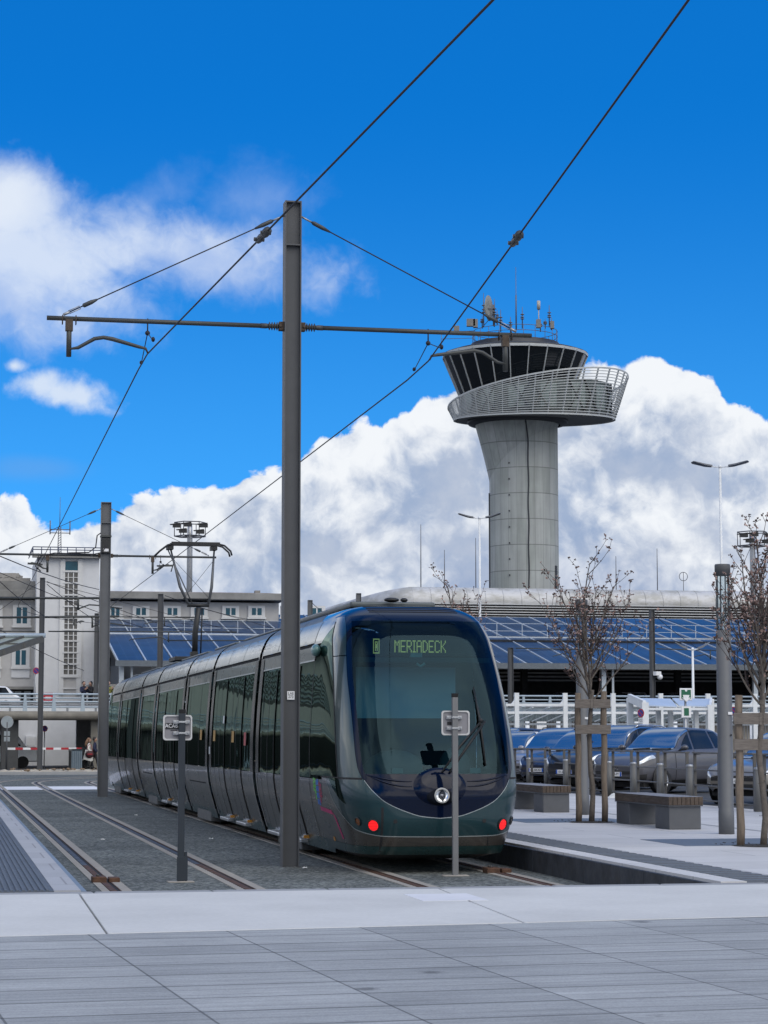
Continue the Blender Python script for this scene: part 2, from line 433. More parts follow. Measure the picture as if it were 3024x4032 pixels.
# ================================================================ ground, plaza, platforms, tracks
def nodes_of(m): return m.node_tree, m.node_tree.nodes['Principled BSDF']
m_asph = mat('dark_asphalt', (.050, .052, .055), .85, var=.25, scale=40, bump=.3, bscale=150)
m_conc = mat('white_concrete', (.57, .565, .54), .8, var=.06, scale=22, var2=.10, scale2=.7, bump=.12, bscale=120)
m_conc2 = mat('kerb_concrete', (.30, .305, .31), .85, var=.08, scale=25, bump=.15, bscale=90)
m_slate = mat('slate_plate', (.13, .155, .185), .6, var=.12, scale=12, bump=.1)
m_edge = mat('blue_grey_edge', (.17, .22, .28), .7, var=.1)
# gravel coloured track bed with pale grains
m_bed = mat('track_bed_grit', (.075, .085, .085), .9, var=.0, var2=.0)
nt_, b_s = nodes_of(m_bed)
tc = nt_.nodes.new('ShaderNodeTexCoord')
def tex_noise(nt_, sc, det=3, rg=.6, src=None):
    n = nt_.nodes.new('ShaderNodeTexNoise'); n.inputs['Scale'].default_value = sc; n.inputs['Detail'].default_value = det; n.inputs['Roughness'].default_value = rg
    nt_.links.new(src, n.inputs['Vector']); return n.outputs['Fac']
vo = nt_.nodes.new('ShaderNodeTexVoronoi'); vo.inputs['Scale'].default_value = 26.0; nt_.links.new(tc.outputs['Object'], vo.inputs['Vector'])
ra = nt_.nodes.new('ShaderNodeValToRGB'); ra.color_ramp.elements[0].position = 0.0; ra.color_ramp.elements[1].position = 1.0
ra.color_ramp.elements[0].color = (.040, .045, .043, 1); ra.color_ramp.elements[1].color = (.24, .255, .235, 1)
e_ = ra.color_ramp.elements.new(.45); e_.color = (.085, .095, .088, 1)
hs = nt_.nodes.new('ShaderNodeSeparateColor'); nt_.links.new(vo.outputs['Color'], hs.inputs[0]); nt_.links.new(hs.outputs[0], ra.inputs[0])
lo = tex_noise(nt_, .35, 5, .6, tc.outputs['Object'])
mrr = nt_.nodes.new('ShaderNodeMapRange'); mrr.inputs['From Min'].default_value = .3; mrr.inputs['From Max'].default_value = .7; mrr.inputs['To Min'].default_value = .60; mrr.inputs['To Max'].default_value = 1.30
nt_.links.new(lo, mrr.inputs['Value'])
vs_ = nt_.nodes.new('ShaderNodeVectorMath'); vs_.operation = 'SCALE'; nt_.links.new(ra.outputs[0], vs_.inputs[0]); nt_.links.new(mrr.outputs[0], vs_.inputs['Scale'])
nt_.links.new(vs_.outputs[0], b_s.inputs['Base Color'])
bp = nt_.nodes.new('ShaderNodeBump'); bp.inputs['Strength'].default_value = .6; bp.inputs['Distance'].default_value = .02
nt_.links.new(vo.outputs['Distance'], bp.inputs['Height']); nt_.links.new(bp.outputs[0], b_s.inputs['Normal'])
# grooved grey pavers
m_pav = mat('grey_grooved_pavers', (.2, .2, .2), .8, var=.0, var2=.0)
nt_, b_s = nodes_of(m_pav)
tc = nt_.nodes.new('ShaderNodeTexCoord')
mp = nt_.nodes.new('ShaderNodeMapping'); mp.inputs['Rotation'].default_value = (0, 0, radians(-3.5)); nt_.links.new(tc.outputs['Object'], mp.inputs['Vector'])
def brick(bw, rh, ms, smooth=.25):
    br = nt_.nodes.new('ShaderNodeTexBrick'); br.offset = 0.0; br.inputs['Scale'].default_value = 1.0
    br.inputs['Brick Width'].default_value = bw; br.inputs['Row Height'].default_value = rh; br.inputs['Mortar Size'].default_value = ms
    br.inputs['Mortar Smooth'].default_value = smooth
    nt_.links.new(mp.outputs[0], br.inputs['Vector']); return br
br = brick(1.02, .60, .0005); br.inputs['Color1'].default_value = (.285, .295, .295, 1); br.inputs['Color2'].default_value = (.375, .385, .382, 1); br.inputs['Mortar'].default_value = (.2, .2, .21, 1)
rows = brick(400.0, .60, .021); cols = brick(1.02, 400.0, .008)
mp2 = nt_.nodes.new('ShaderNodeMapping'); mp2.inputs['Scale'].default_value = (.55, 26, 1); nt_.links.new(mp.outputs[0], mp2.inputs['Vector'])
gr = tex_noise(nt_, 1.0, 3, .7, mp2.outputs[0])
sp = tex_noise(nt_, 70.0, 2, .7, tc.outputs['Object']); lo = tex_noise(nt_, 1.1, 5, .65, tc.outputs['Object'])
def mrange(nt_, s, a, b, c, d):
    r = nt_.nodes.new('ShaderNodeMapRange'); r.inputs['From Min'].default_value = a; r.inputs['From Max'].default_value = b; r.inputs['To Min'].default_value = c; r.inputs['To Max'].default_value = d
    nt_.links.new(s, r.inputs['Value']); return r.outputs[0]
def mmul(nt_, a, b):
    n = nt_.nodes.new('ShaderNodeMath'); n.operation = 'MULTIPLY'; nt_.links.new(a, n.inputs[0]); nt_.links.new(b, n.inputs[1]); return n.outputs[0]
jr = mrange(nt_, rows.outputs['Fac'], 0, 1, 1.0, .50); jc = mrange(nt_, cols.outputs['Fac'], 0, 1, 1.0, .48)
stv = nt_.nodes.new('ShaderNodeTexVoronoi'); stv.inputs['Scale'].default_value = .75; nt_.links.new(tc.outputs['Object'], stv.inputs['Vector'])
stn = nt_.nodes.new('ShaderNodeMath'); stn.operation = 'MULTIPLY_ADD'; stn.inputs[1].default_value = .10; nt_.links.new(tex_noise(nt_, 16, 4, .7, tc.outputs['Object']), stn.inputs[0]); nt_.links.new(stv.outputs['Distance'], stn.inputs[2])
spot = mrange(nt_, stn.outputs[0], .085, .125, .45, 1.0)
kk = mmul(nt_, mmul(nt_, mmul(nt_, jr, jc), spot), mrange(nt_, gr, .3, .7, 1.0, 1.0))
kk = mmul(nt_, kk, mmul(nt_, mmul(nt_, mrange(nt_, gr, .3, .7, .74, 1.16), mrange(nt_, sp, .3, .7, .84, 1.16)), mrange(nt_, lo, .3, .7, .86, 1.12)))
vs_ = nt_.nodes.new('ShaderNodeVectorMath'); vs_.operation = 'SCALE'; nt_.links.new(br.outputs['Color'], vs_.inputs[0]); nt_.links.new(kk, vs_.inputs['Scale'])
nt_.links.new(vs_.outputs[0], b_s.inputs['Base Color'])
ad = nt_.nodes.new('ShaderNodeMath'); ad.operation = 'MULTIPLY_ADD'; ad.inputs[1].default_value = -2.2; nt_.links.new(cols.outputs['Fac'], ad.inputs[0]); nt_.links.new(gr, ad.inputs[2])
bp = nt_.nodes.new('ShaderNodeBump'); bp.inputs['Strength'].default_value = .55; bp.inputs['Distance'].default_value = .012
nt_.links.new(ad.outputs[0], bp.inputs['Height']); nt_.links.new(bp.outputs[0], b_s.inputs['Normal'])
# platform flags: pale with fine joints
def flags(name, c1, c2, bw, rh, mort, offset=.5):
    m = mat(name, c1, .8, var=0, var2=0); n_, b = nodes_of(m)
    tc = n_.nodes.new('ShaderNodeTexCoord'); br = n_.nodes.new('ShaderNodeTexBrick'); br.offset = offset
    br.inputs['Scale'].default_value = 1; br.inputs['Brick Width'].default_value = bw; br.inputs['Row Height'].default_value = rh
    br.inputs['Mortar Size'].default_value = .011; br.inputs['Color1'].default_value = (*c1, 1); br.inputs['Color2'].default_value = (*c2, 1); br.inputs['Mortar'].default_value = (*mort, 1)
    n_.links.new(tc.outputs['Object'], br.inputs['Vector'])
    a = mrange(n_, tex_noise(n_, .7, 5, .65, tc.outputs['Object']), .3, .7, .90, 1.08); c = mrange(n_, tex_noise(n_, 45, 3, .7, tc.outputs['Object']), .3, .7, .93, 1.06)
    v = n_.nodes.new('ShaderNodeVectorMath'); v.operation = 'SCALE'; n_.links.new(br.outputs['Color'], v.inputs[0]); n_.links.new(mmul(n_, a, c), v.inputs['Scale'])
    n_.links.new(v.outputs[0], b.inputs['Base Color']); return m
m_flag = flags('pale_platform_flags', (.535, .525, .515), (.58, .57, .56), 2.4, 1.2, (.30, .30, .30))
m_rust = mat('rusty_rail_steel', (.10, .052, .032), .75, metal=.3, var=.35, scale=14, bump=.3)
m_railtop = mat('worn_rail_steel', (.075, .070, .066), .55, metal=.5, var=.3, scale=10)
m_strip = mat('rail_edge_concrete', (.31, .285, .245), .85, var=.15, scale=9, bump=.2)
m_black = mat('black_void', (.012, .012, .013), .9, var=0, var2=0)
# the terrain sheet, far out to the horizon, lies below everything
g = MB(); g.quad((-1500, -300, -.06), (1500, -300, -.06), (1500, 3500, -.06), (-1500, 3500, -.06))
tag(g.build('ground', m_asph), kind='structure')
PLZ = .31
# track bed
g = MB(); g.quad((-12, 20.4, 0), (9, 20.4, 0), (9, 104, 0), (-12, 104, 0)); g.quad((9, 78, 0), (60, 78, 0), (60, 118, 0), (9, 118, 0)); g.quad((-12, 104, 0), (9, 104, 0), (9, 116.5, 0), (-12, 116.5, 0))
tag(g.build('track_bed', m_bed), kind='structure')
# plaza: grey pavers in front, white concrete band with a grey kerb lip
def skew(u): return 16.1+(u-.39)*.098
g = MB(); g.prism([(-14, -25), (26, -25), (26, skew(26)-.012), (-14, skew(-14)-.012)], 'Z', -.05, PLZ-.002)
o = g.build('plaza_paving', m_pav); tag(o, kind='structure')
us = [-14, 1.245, 4.6, 26]
g = MB()
for i in range(3):
    a, b = us[i]+(.008 if i else 0), us[i+1]-(.008 if i < 2 else 0)
    sk = -.035 if i == 2 else 0
    g.prism([(a-(.05 if i == 1 else 0)-(.2 if i == 2 else 0), skew(a)), (b-(.05 if i == 0 else 0)-(.2 if i == 1 else 0), skew(b)), (b, 20.33), (a, 20.33)], 'Z', -.05, PLZ)
o = g.build('concrete_band', m_conc, bevel=.008); tag(o, kind='structure')
g = MB()
for k in range(36): g.box(-14+k*1.1+.004, -14+(k+1)*1.1-.004, 20.34, 20.76, -.05, PLZ-.012)
tag(g.build('plaza_kerb', m_conc2, bevel=.02), kind='structure')
# faint inspection cover in the band and two damp stains on the pavers
a = atz(1588, 3522, PLZ); b = atz(1925, 3545, PLZ); a = T(a); b = T(b)
m_cov = mat('cover_concrete', (.66, .66, .68), .8, var=.04)
g = MB(); g.box(a.x, b.x, b.y-.0, a.y, PLZ, PLZ+.003); tag(g.build('inspection_cover', m_cov), 'faint square inspection cover let into the white concrete band', 'cover')
# left platform
m_tact = mat('dark_tactile_paving', (.10, .115, .135), .7, var=.15, scale=20)
g = MB(); g.box(-14, .50, 20.78, 74, -.05, PLZ); g.box(1.04, 1.285, 20.78, 74, -.05, PLZ)
tag(g.build('platform', flags('grey_platform_flags', (.36, .365, .38), (.40, .405, .42), 2.4, 1.2, (.25, .25, .26))), kind='structure')
g = MB(); g.box(.50, 1.04, 20.78, 74, -.05, PLZ-.006)
for k in range(9): g.box(.53+k*.055, .555+k*.055, 20.8, 74, PLZ-.006, PLZ+.006)
tag(g.build('tactile_pavement', m_tact), kind='structure')
g = MB(); g.box(1.287, 1.34, 20.78, 74, -.05, PLZ-.01); tag(g.build('platform_kerb', m_edge), kind='structure')
# right platform: strip, tactile ribs, pale flags up to the parking edge
g = MB(); g.box(7.55, 7.82, 20.78, 76, -.05, PLZ); g.box(8.36, 15.75, 20.78, 76, -.05, PLZ)
tag(g.build('platform', m_flag), kind='structure')
g = MB(); g.box(7.82, 8.36, 20.78, 76, -.05, PLZ-.006)
for k in range(110):
    v = 20.85+k*.3
    g.box(7.83, 8.35, v, v+.16, PLZ-.006, PLZ+.004)
for k in range(8): g.box(7.84+k*.066, 7.865+k*.066, 54, 76, PLZ-.006, PLZ+.003)
tag(g.build('tactile_pavement', mat('tactile_ribs', (.125, .14, .16), .75, var=.15, scale=20)), kind='structure')
m_dark_kerb = mat('dark_kerb_face', (.030, .034, .042), .6, var=.4, scale=5, var2=.4, scale2=2.0)
g = MB()
for k in range(24): g.box(7.50, 7.548, 20.78+k*2.3, 20.78+k*2.3+2.29, -.05, PLZ-.03)
tag(g.build('platform_kerb', m_dark_kerb, bevel=.006), kind='structure')
g = MB()
for u0, v0, v1 in ((9.55, 27.6, 29.5), (9.55, 35.6, 37.4), (9.55, 43.6, 45.4)):
    g.box(u0, 11.5, v0, v1, PLZ-.02, PLZ+.004)
tag(g.build('tree_pit_pavement', m_slate), kind='structure')
g = MB()
g.box(12.15, 12.27, 20.8, 76, PLZ-.02, PLZ+.003)
tag(g.build('drain_pavement', m_conc2), kind='structure')
# car park asphalt, a little lower than the platform
g = MB(); g.box(15.754, 60, 20.8, 76, -.05, .302); tag(g.build('parking_pavement', m_asph), kind='structure')
# pale crossing path over the tracks
g = MB(); g.quad((-14, 74.1, .006), (5.42, 74.1, .006), (5.42, 79.0, .006), (-14, 79.0, .006)); g.quad((7.0, 76.2, .006), (60, 76.2, .006), (60, 79, .006), (7, 79, .006))
tag(g.build('crossing_path', mat('bright_concrete', (.72, .72, .74), .8, var=.05)), kind='structure')
# rails: straight, then a tight curve to the right
TR1, TR2 = 6.227, 2.704
def track_path(off, R0=22.0, v1=84.0, v0=20.4):
    """off = lateral position u; all rails share the centre of the curve"""
    cu = TR1+R0; R = cu-off; pts = [(off, v0)]
    n = 26
    for k in range(n+1):
        a = (pi/2)*k/n; pts.append((cu-R*cos(a), v1+R*sin(a)))
    pts.append((cu+22, v1+R)); return pts
def ribbon(mb, pts, o0, o1, z0, z1):
    L = []; 
    for i, p in enumerate(pts):
        a = Vector(pts[max(i-1, 0)]); b = Vector(pts[min(i+1, len(pts)-1)]); d = (b-a).normalized(); n = Vector((d.y, -d.x))
        L.append((Vector(p)+n*o0, Vector(p)+n*o1))
    for i in range(len(L)-1):
        a0, a1 = L[i]; b0, b1 = L[i+1]
        vs = [(a0.x, a0.y, z0), (a1.x, a1.y, z0), (b1.x, b1.y, z0), (b0.x, b0.y, z0), (a0.x, a0.y, z1), (a1.x, a1.y, z1), (b1.x, b1.y, z1), (b0.x, b0.y, z1)]
        mb.add(vs, [(4, 5, 6, 7), (0, 4, 7, 3), (1, 2, 6, 5), (0, 1, 5, 4), (2, 3, 7, 6)])
lab = {TR2-.76: 'leftmost rusty tram rail beside the left platform with pale concrete edges',
       TR2+.76: 'long pale edged tram rail crossing the grey track bed left of the steel poles',
       TR1-.76: 'rusty tram rail running under the left side of the tram',
       TR1+.76: 'rusty tram rail running under the right side of the tram'}
for off in (TR2-.76, TR2+.76, TR1-.76, TR1+.76):
    t = thing('tram_rail', lab[off], 'rail', (off, 20.8, 0), group='rails of the two tram tracks')
    p = track_path(off, v0=20.8)
    mb = MB(); mb.add([], [])
    ribbon(mb, p, -.165, -.075, -.01, .010); mb.build('concrete_edge', m_strip, t, fixn=False)
    mb = MB(); ribbon(mb, p, .062, .175, -.01, .009); mb.build('concrete_edge', m_strip, t, fixn=False)
    mb = MB(); ribbon(mb, p, -.068, .002, -.01, .014); mb.build('rail_head', m_railtop, t, fixn=False)
    mb = MB(); ribbon(mb, p, .004, .046, -.02, .0045); mb.build('rail_groove', m_black, t, fixn=False)
    mb = MB(); ribbon(mb, p, .047, .060, -.01, .012); mb.build('guard_lip', m_rust, t, fixn=False)
    mb = MB(); ribbon(mb, [(off, 20.8), (off, 30)], -.069, .003, -.01, .0155); mb.build('rusty_rail_end', m_rust, t, fixn=False)
# rusty stop blocks bolted into the rails at the plaza end
for off, py, px, lb in ((TR2-.76, 3465, 400, 'rusty stop block bolted into the leftmost rail at the plaza edge'), (TR1+.76, 3428, 1990, 'small rusty stop block on the rail in front of the tram')):
    q = T(atz(px, py, 0.03)); t = thing('rail_stop', lb, 'rail stop', (off, q.y, 0))
    mb = MB(); mb.box(off-.17, off+.0, q.y-.13, q.y+.13, .0, .075); mb.build('block', m_rust, t, bevel=.012)
    mb = MB(); mb.box(off+.03, off+.16, q.y-.10, q.y+.16, .0, .06); mb.build('clamp', m_rust, t, bevel=.012)
    for dv in (-.05, .05): mb = MB(); mb.cyl((off-.1, q.y+dv, .07), (off-.1, q.y+dv, .10), .02, n=6); mb.build('bolt', m_railtop, t)
# bits of litter and leaves on the track bed
m_leaf = mat('dead_leaf', (.03, .024, .018), .9); m_paper = mat('paper_scrap', (.75, .75, .72), .9)
# ================================================================ tram (track frame; v counted from the nose)
NV = 27.44; LT = 43.6
m_teal = mat('teal_metallic_paint', (.011, .042, .050), .30, metal=.3, var=.04, coat=.55, wavy=.003, wscale=1.1)
m_tealside = mat('dark_teal_metallic_paint', (.013, .040, .040), .28, metal=.2, var=.06, coat=.30, wavy=.006, wscale=1.4)
m_navy = mat('navy_gloss_paint', (.002, .006, .022), .06, var=.05, spec=.25)
m_grey = mat('warm_grey_metallic_paint', (.058, .053, .047), .28, metal=.25, var=.05, coat=.35, wavy=.005, wscale=1.6)
m_tint = dark_glass('tinted_window_glass', (.004, .008, .007), (.32, .43, .39), .006, 1.3)
m_rubber = mat('black_rubber', (.010, .010, .011), .7, var=.2, scale=20)
m_roofm = mat('grey_roof_sheet', (.085, .10, .105), .45, metal=.3, var=.1)
m_dk = mat('black_equipment', (.014, .015, .016), .5, var=.2)
m_bright = mat('bright_aluminium', (.55, .56, .57), .3, metal=.9, var=.1)
m_trim = mat('pale_trim_line', (.42, .46, .46), .3, metal=.6, var=.1)
m_bogie = mat('grey_bogie_cover', (.10, .10, .098), .6, var=.15)
PZ = [.17, .30, .45, .85, 1.16, 1.6, 2.0, 2.5, 2.86, 3.03, 3.20, 3.36, 3.47, 3.53, 3.56]
PW_ = [.985, 1.02, 1.06, 1.165, 1.20, 1.20, 1.185, 1.15, 1.118, 1.10, 1.05, .965, .83, .66, .30]
wf = interp(PZ, PW_)
vcf = interp([.17, .30, .45, .70, .95, 1.2, 1.6, 2.0, 2.4, 2.8, 3.1, 3.3, 3.42, 3.50, 3.56], [.22, .10, .04, .0, .0, .05, .19, .38, .60, .86, 1.09, 1.30, 1.55, 1.85, 2.6])
DN, NN = 1.9, 5.0
def S3(phi, z):
    """nose surface: phi from -pi/2 (left flank) to pi/2, z height"""
    s_, c_ = sin(phi), max(cos(phi), 0); n = (abs(s_)**NN+c_**NN)**(1/NN)
    return Vector((wf(z)*s_/n, vcf(z)+DN-DN*c_/n, z))
def SV(v, z, side):
    y = (vcf(z)+DN-v)/DN
    q = 1.0 if y <= 0 else max(0.0, 1-min(y, 1)**NN)**(1/NN)
    return Vector((side*wf(z)*q, v, z))
def nrmS(phi, z):
    e = 1e-3; a = S3(phi+e, z)-S3(phi-e, z); b = S3(phi, z+e)-S3(phi, z-e)
    n = b.cross(a); 
    if n.length < 1e-9: return Vector((0, -1, 0))
    n.normalize()
    c = Vector((0, DN+vcf(z), 1.5)); p = S3(phi, z)
    return n if n.dot(p-c) > 0 else -n
def phi_u(u, z):
    q = min(abs(u)/wf(z), .99999); y = (1-q**NN)**(1/NN)
    return math.copysign(atan2(q, y), u)
def phi_v(v, z):
    y = (vcf(z)+DN-v)/DN
    if y <= 0: return pi/2
    q = max(0.0, 1-y**NN)**(1/NN); return atan2(q, y)
D2 = lambda d: radians(d)
um = interp([1.2, 1.35, 1.6, 2.4, 2.8, 3.1, 3.3, 3.36], [.97, 1.015, 1.03, 1.03, 1.005, .965, .925, .90])
zmf = interp([0, 12, 21, 31, 37, 41], [.70, .725, .785, .90, 1.05, 1.2])
zgf = interp([0, 33, 49, 57, 71, 78, 82.6, 90], [.465, .475, .545, .68, .92, 1.10, 1.19, 1.2])
zm = lambda phi: zmf(abs(degrees(phi))); zg = lambda phi: zgf(abs(degrees(phi)))
vpf = lambda z: vcf(z)+.75              # back edge of the corner pillar
vbf = interp([1.2, 2.75, 2.95, 3.12, 3.24], [2.95, 2.9, 2.72, 2.35, 1.98])
tram = thing('tram', 'long dark teal tram with a round headlamp and lit red lamps at the platform', 'tram', (TR1, NV, 0))
TO = Vector((0, 0, 0))
def tb(mb, name, mt, parent=None, **k):
    o = mb.build(name, mt, parent or tram, off=TO, **k); return o
def endmap(back):
    return (lambda p: Vector((-p.x, LT-p.y, p.z))) if back else (lambda p: p)
def skinned(mb, fn, na, nb, E, eps=0.0):
    mb.grid(lambda a, b: E(fn(a, b)), na, nb)
def nose(back):
    E = endmap(back)
    def patch(name, mt, P0, na=24, nb=16, eps=0.0, parent=None):
        """P0(a,b) -> (phi, z)"""
        mb = MB()
        def f(a, b):
            ph, z = P0(a, b); p = S3(ph, z)
            return p+nrmS(ph, z)*eps if eps else p
        skinned(mb, f, na, nb, E); return tb(mb, name, mt, parent)
    # brow and front of the roof
    patch('roof_brow', m_navy, lambda a, b: (lerp(-pi/2, pi/2, a), lerp(3.36, 3.555, b)), 48, 12)
    # mask strips round the glass
    GW = .055
    mb = MB()
    for s in (-1, 1):
        skinned(mb, lambda a, b: S3(lerp(phi_u(s*um(lerp(1.2, 3.36, b)), lerp(1.2, 3.36, b)), phi_u(s*(um(lerp(1.2, 3.36, b))-GW), lerp(1.2, 3.36, b)), a), lerp(1.2, 3.36, b)), 4, 40, E)
    skinned(mb, lambda a, b: S3(lerp(phi_u(-(um(lerp(3.28, 3.36, b))-GW), lerp(3.28, 3.36, b)), phi_u(um(lerp(3.28, 3.36, b))-GW, lerp(3.28, 3.36, b)), a), lerp(3.28, 3.36, b)), 24, 3, E)
    def lowmask(a, b):
        ph = lerp(-D2(41), D2(41), a); zt = 1.26 if abs(ph) < phi_u(um(1.26)-GW, 1.26) else 1.2+.0
        return S3(ph, lerp(zm(ph), max(zt, zm(ph)), b))
    skinned(mb, lowmask, 60, 14, E)
    mask = tb(mb, 'front_mask', m_navy)
    # windscreen
    def gl(a, b):
        z = lerp(1.26, 3.28, b); w_ = um(z)-GW
        return phi_u(lerp(-w_, w_, a)+1e-4, z), z
    mb = MB(); mb.grid(lambda a, b: E((lambda p: S3(*p)+nrmS(*p)*.002)(gl(a, b))), 36, 36)
    tb(mb, 'windscreen', glass('windscreen_glass', (.15, .29, .35), .012, 1.52, .0, (.26, .45, .55)), fixn=False)
    # corner pillars
    for s in (-1, 1):
        mb = MB()
        def pil(a, b, z0, z1):
            z = lerp(z0, z1, b); p0 = abs(phi_u(um(z), z)); p1 = phi_v(vpf(z), z)
            return S3(s*lerp(p0+.004, p1, a), z)
        skinned(mb, lambda a, b: pil(a, b, 1.213, 2.80), 14, 26, E); tb(mb, 'corner_pillar', m_teal)
        mb = MB(); skinned(mb, lambda a, b: pil(a, b, 2.812, 3.36), 14, 12, E)
        # roof shoulder behind the quarter window
        def shoulder(a, b):
            z = lerp(3.03, 3.36, b); v0 = max(vbf(z), vpf(z)) if z < 3.24 else vpf(z)
            return SV(lerp(v0, 3.2, a), z, s)
        skinned(mb, shoulder, 10, 12, E); tb(mb, 'roof_shoulder', m_teal)
        # quarter window with its pointed tail, black rubber surround
        mb = MB()
        skinned(mb, lambda a, b: SV(lerp(vpf(lerp(1.21, 3.235, b))+.035, max(vbf(lerp(1.21, 3.235, b)), vpf(lerp(1.21, 3.235, b))+.036), a), lerp(1.21, 3.235, b), s), 12, 36, E)
        def tail(a, b):
            z = lerp(.87, 1.198, b); t = (z-.87)/.33
            return SV(lerp(lerp(.55, .80, t), lerp(.551, 1.42, t**.8), a), z, s)+Vector((s*.004, -.004, 0))
        skinned(mb, tail, 8, 10, E)
        cw = tb(mb, 'cab_window', m_tint)
        mb = MB(); skinned(mb, lambda a, b: SV(lerp(vpf(lerp(1.21, 3.3, b))-.004, vpf(lerp(1.21, 3.3, b))+.04, a), lerp(1.21, 3.3, b), s)+Vector((s*.003, 0, 0)), 2, 30, E)
        tb(mb, 'window_seal', m_rubber, cw)
    # bumper, between the mask and the grey sweep
    def bump_(a, b):
        ph = lerp(-D2(82.6), D2(82.6), a); zt = zm(ph) if abs(ph) < D2(41) else 1.2
        return ph, lerp(zg(ph), zt, b)
    bm_ = patch('bumper', m_teal, bump_, 96, 12)
    mb = MB()                              # bright edges of the sweep and of the mask
    def strip(zf, lim, h, e):
        for k in range(80):
            a0, a1 = lerp(-lim, lim, k/80), lerp(-lim, lim, (k+1)/80)
            q = [E(S3(p, zf(p)+dz)+nrmS(p, zf(p))*e) for p, dz in ((a0, -h), (a1, -h), (a1, h), (a0, h))]; mb.quad(*q)
    strip(zg, D2(81), .006, .004); strip(zm, D2(40.5), .005, .004)
    tb(mb, 'bumper_trim', m_trim, bm_)
    mb = MB()                              # vertical panel gaps
    for s, x, z0, z1 in ((-1, .742, .24, .84), (1, .64, .24, .50)):
        n = 14
        for k in range(n):
            za, zb = lerp(z0, z1, k/n), lerp(z0, z1, (k+1)/n)
            w0 = .014 if s < 0 else .006
            q = []
            for z, d in ((za, -w0), (za, w0), (zb, w0), (zb, -w0)):
                ph = phi_u(s*(x+d), z); q.append(E(S3(ph, z)+nrmS(ph, z)*.003))
            mb.quad(*q)
        tb(mb, 'panel_gap', m_rubber, bm_); mb = MB()
    for s in (-1, 1):                     # horizontal gap at the belt, outside the mask
        for k in range(40):
            a0, a1 = lerp(D2(41.5), D2(89), k/40), lerp(D2(41.5), D2(89), (k+1)/40)
            mb.quad(*[E(S3(s*p, 1.2+dz)+nrmS(s*p, 1.2)*.003) for p, dz in ((a0, -.012), (a1, -.012), (a1, .012), (a0, .012))])
        tb(mb, 'panel_gap', m_rubber, bm_); mb = MB()
    patch('lower_skirt', m_grey, lambda a, b: (lerp(-pi/2, pi/2, a), lerp(.345, zg(lerp(-pi/2, pi/2, a)), b)), 90, 14)
    lip = patch('bottom_lip', m_tealside, lambda a, b: (lerp(-pi/2, pi/2, a), lerp(.24, .345, b)), 60, 4, eps=.004)
    mb = MB(); 
    def under(a, b):
        p = S3(lerp(-pi/2, pi/2, a), .24); q = Vector((p.x*.8, p.y+.5, .16)); return p.lerp(q, b)
    skinned(mb, under, 40, 3, E); tb(mb, 'underside', m_dk, lip)
    # lamps
    for s in (-1, 1):
        for nm, u, z, r, ring in (('tail_light', .845, .612, .068, 1), ('indicator_light', 1.005, .655, .047, 1)):
            ph = phi_u(s*u, z); c = S3(ph, z); n = nrmS(ph, z)
            xa = n.cross(Vector((0, 0, 1))).normalized(); ya = xa.cross(n).normalized()
            def disc(mb, r0, r1, d0, d1, N=24):
                vs = [];
                for rr, d in ((r0, d0), (r1, d1)):
                    for k in range(N):
                        t = 2*pi*k/N; vs.append(E(c+n*d+(xa*cos(t)+ya*sin(t))*rr))
                mb.cs = True; mb.add(vs, [(k, (k+1) % N, N+(k+1) % N, N+k) for k in range(N)]); mb.cs = False
                return vs
            mb = MB(); disc(mb, r*1.28, r*1.12, .006, .016); disc(mb, r*1.12, r*.98, .016, .004); 
            hou = tb(mb, nm, m_dk)
            mb = MB()
            N = 24; vs = [E(c+n*.012)]+[E(c+n*.005+(xa*cos(2*pi*k/N)+ya*sin(2*pi*k/N))*r) for k in range(N)]
            mb.add(vs, [(0, 1+k, 1+(k+1) % N) for k in range(N)])
            if nm == 'tail_light':
                lit = not back
                tb(mb, 'lens', mat('lit_red_lens', (.5, .01, .01), .3, var=0, var2=0, emit=(1, .015, .02), estr=1.1) if lit else mat('red_lens', (.2, .01, .01), .2), hou)
                mb = MB()
                for k in range(6):
                    z_ = -r*.75+k*r*.3; w_ = sqrt(max(0, r*r-z_*z_))*.96
                    q = [E(c+n*.016+xa*a_+ya*b_) for a_, b_ in ((-w_, z_-.0025), (w_, z_-.0025), (w_, z_+.0025), (-w_, z_+.0025))]; mb.quad(*q)
                tb(mb, 'lens_ribs', mat('red_lens_ribs', (.25, .004, .006), .4, var=0, var2=0), hou)
            else:
                tb(mb, 'lens', mat('amber_lens', (.16, .05, .012), .15, var=.3, scale=60, coat=.6), hou)
        ph = phi_u(s*.58, .665); c = S3(ph, .665); n = nrmS(ph, .665)
        mb = MB(); mb.cyl(E(c-n*.01), E(c+n*.006), .026, n=14); tb(mb, 'sensor', m_dk)
    if back: return
    # oval headlamp boss
    mb = MB()
    def boss(a, b, cx, cz, rx, rz, hgt, pw=2.0):
        t = 2*pi*a; u = cx+rx*b*cos(t); z = cz+rz*b*sin(t); ph = phi_u(u+1e-5, z)
        return S3(ph, z)+nrmS(ph, z)*(hgt*(1-b**pw)-.002)
    mb.grid(lambda a, b: boss(a, b, 0, 1.10, .35, .245, .05, 4.0), 40, 10)
    hb = tb(mb, 'headlamp', m_navy)
    mb = MB(); mb.grid(lambda a, b: boss(a, b, 0, .985, .215, .125, .052, 8.0), 36, 6); tb(mb, 'lamp_recess', mat('navy_black', (.003, .005, .010), .65, spec=.15), hb)
    z = .985; c = S3(phi_u(.012, z), z); n = nrmS(phi_u(.012, z), z); ax = n
    xa = n.cross(Vector((0, 0, 1))).normalized(); ya = xa.cross(n).normalized()
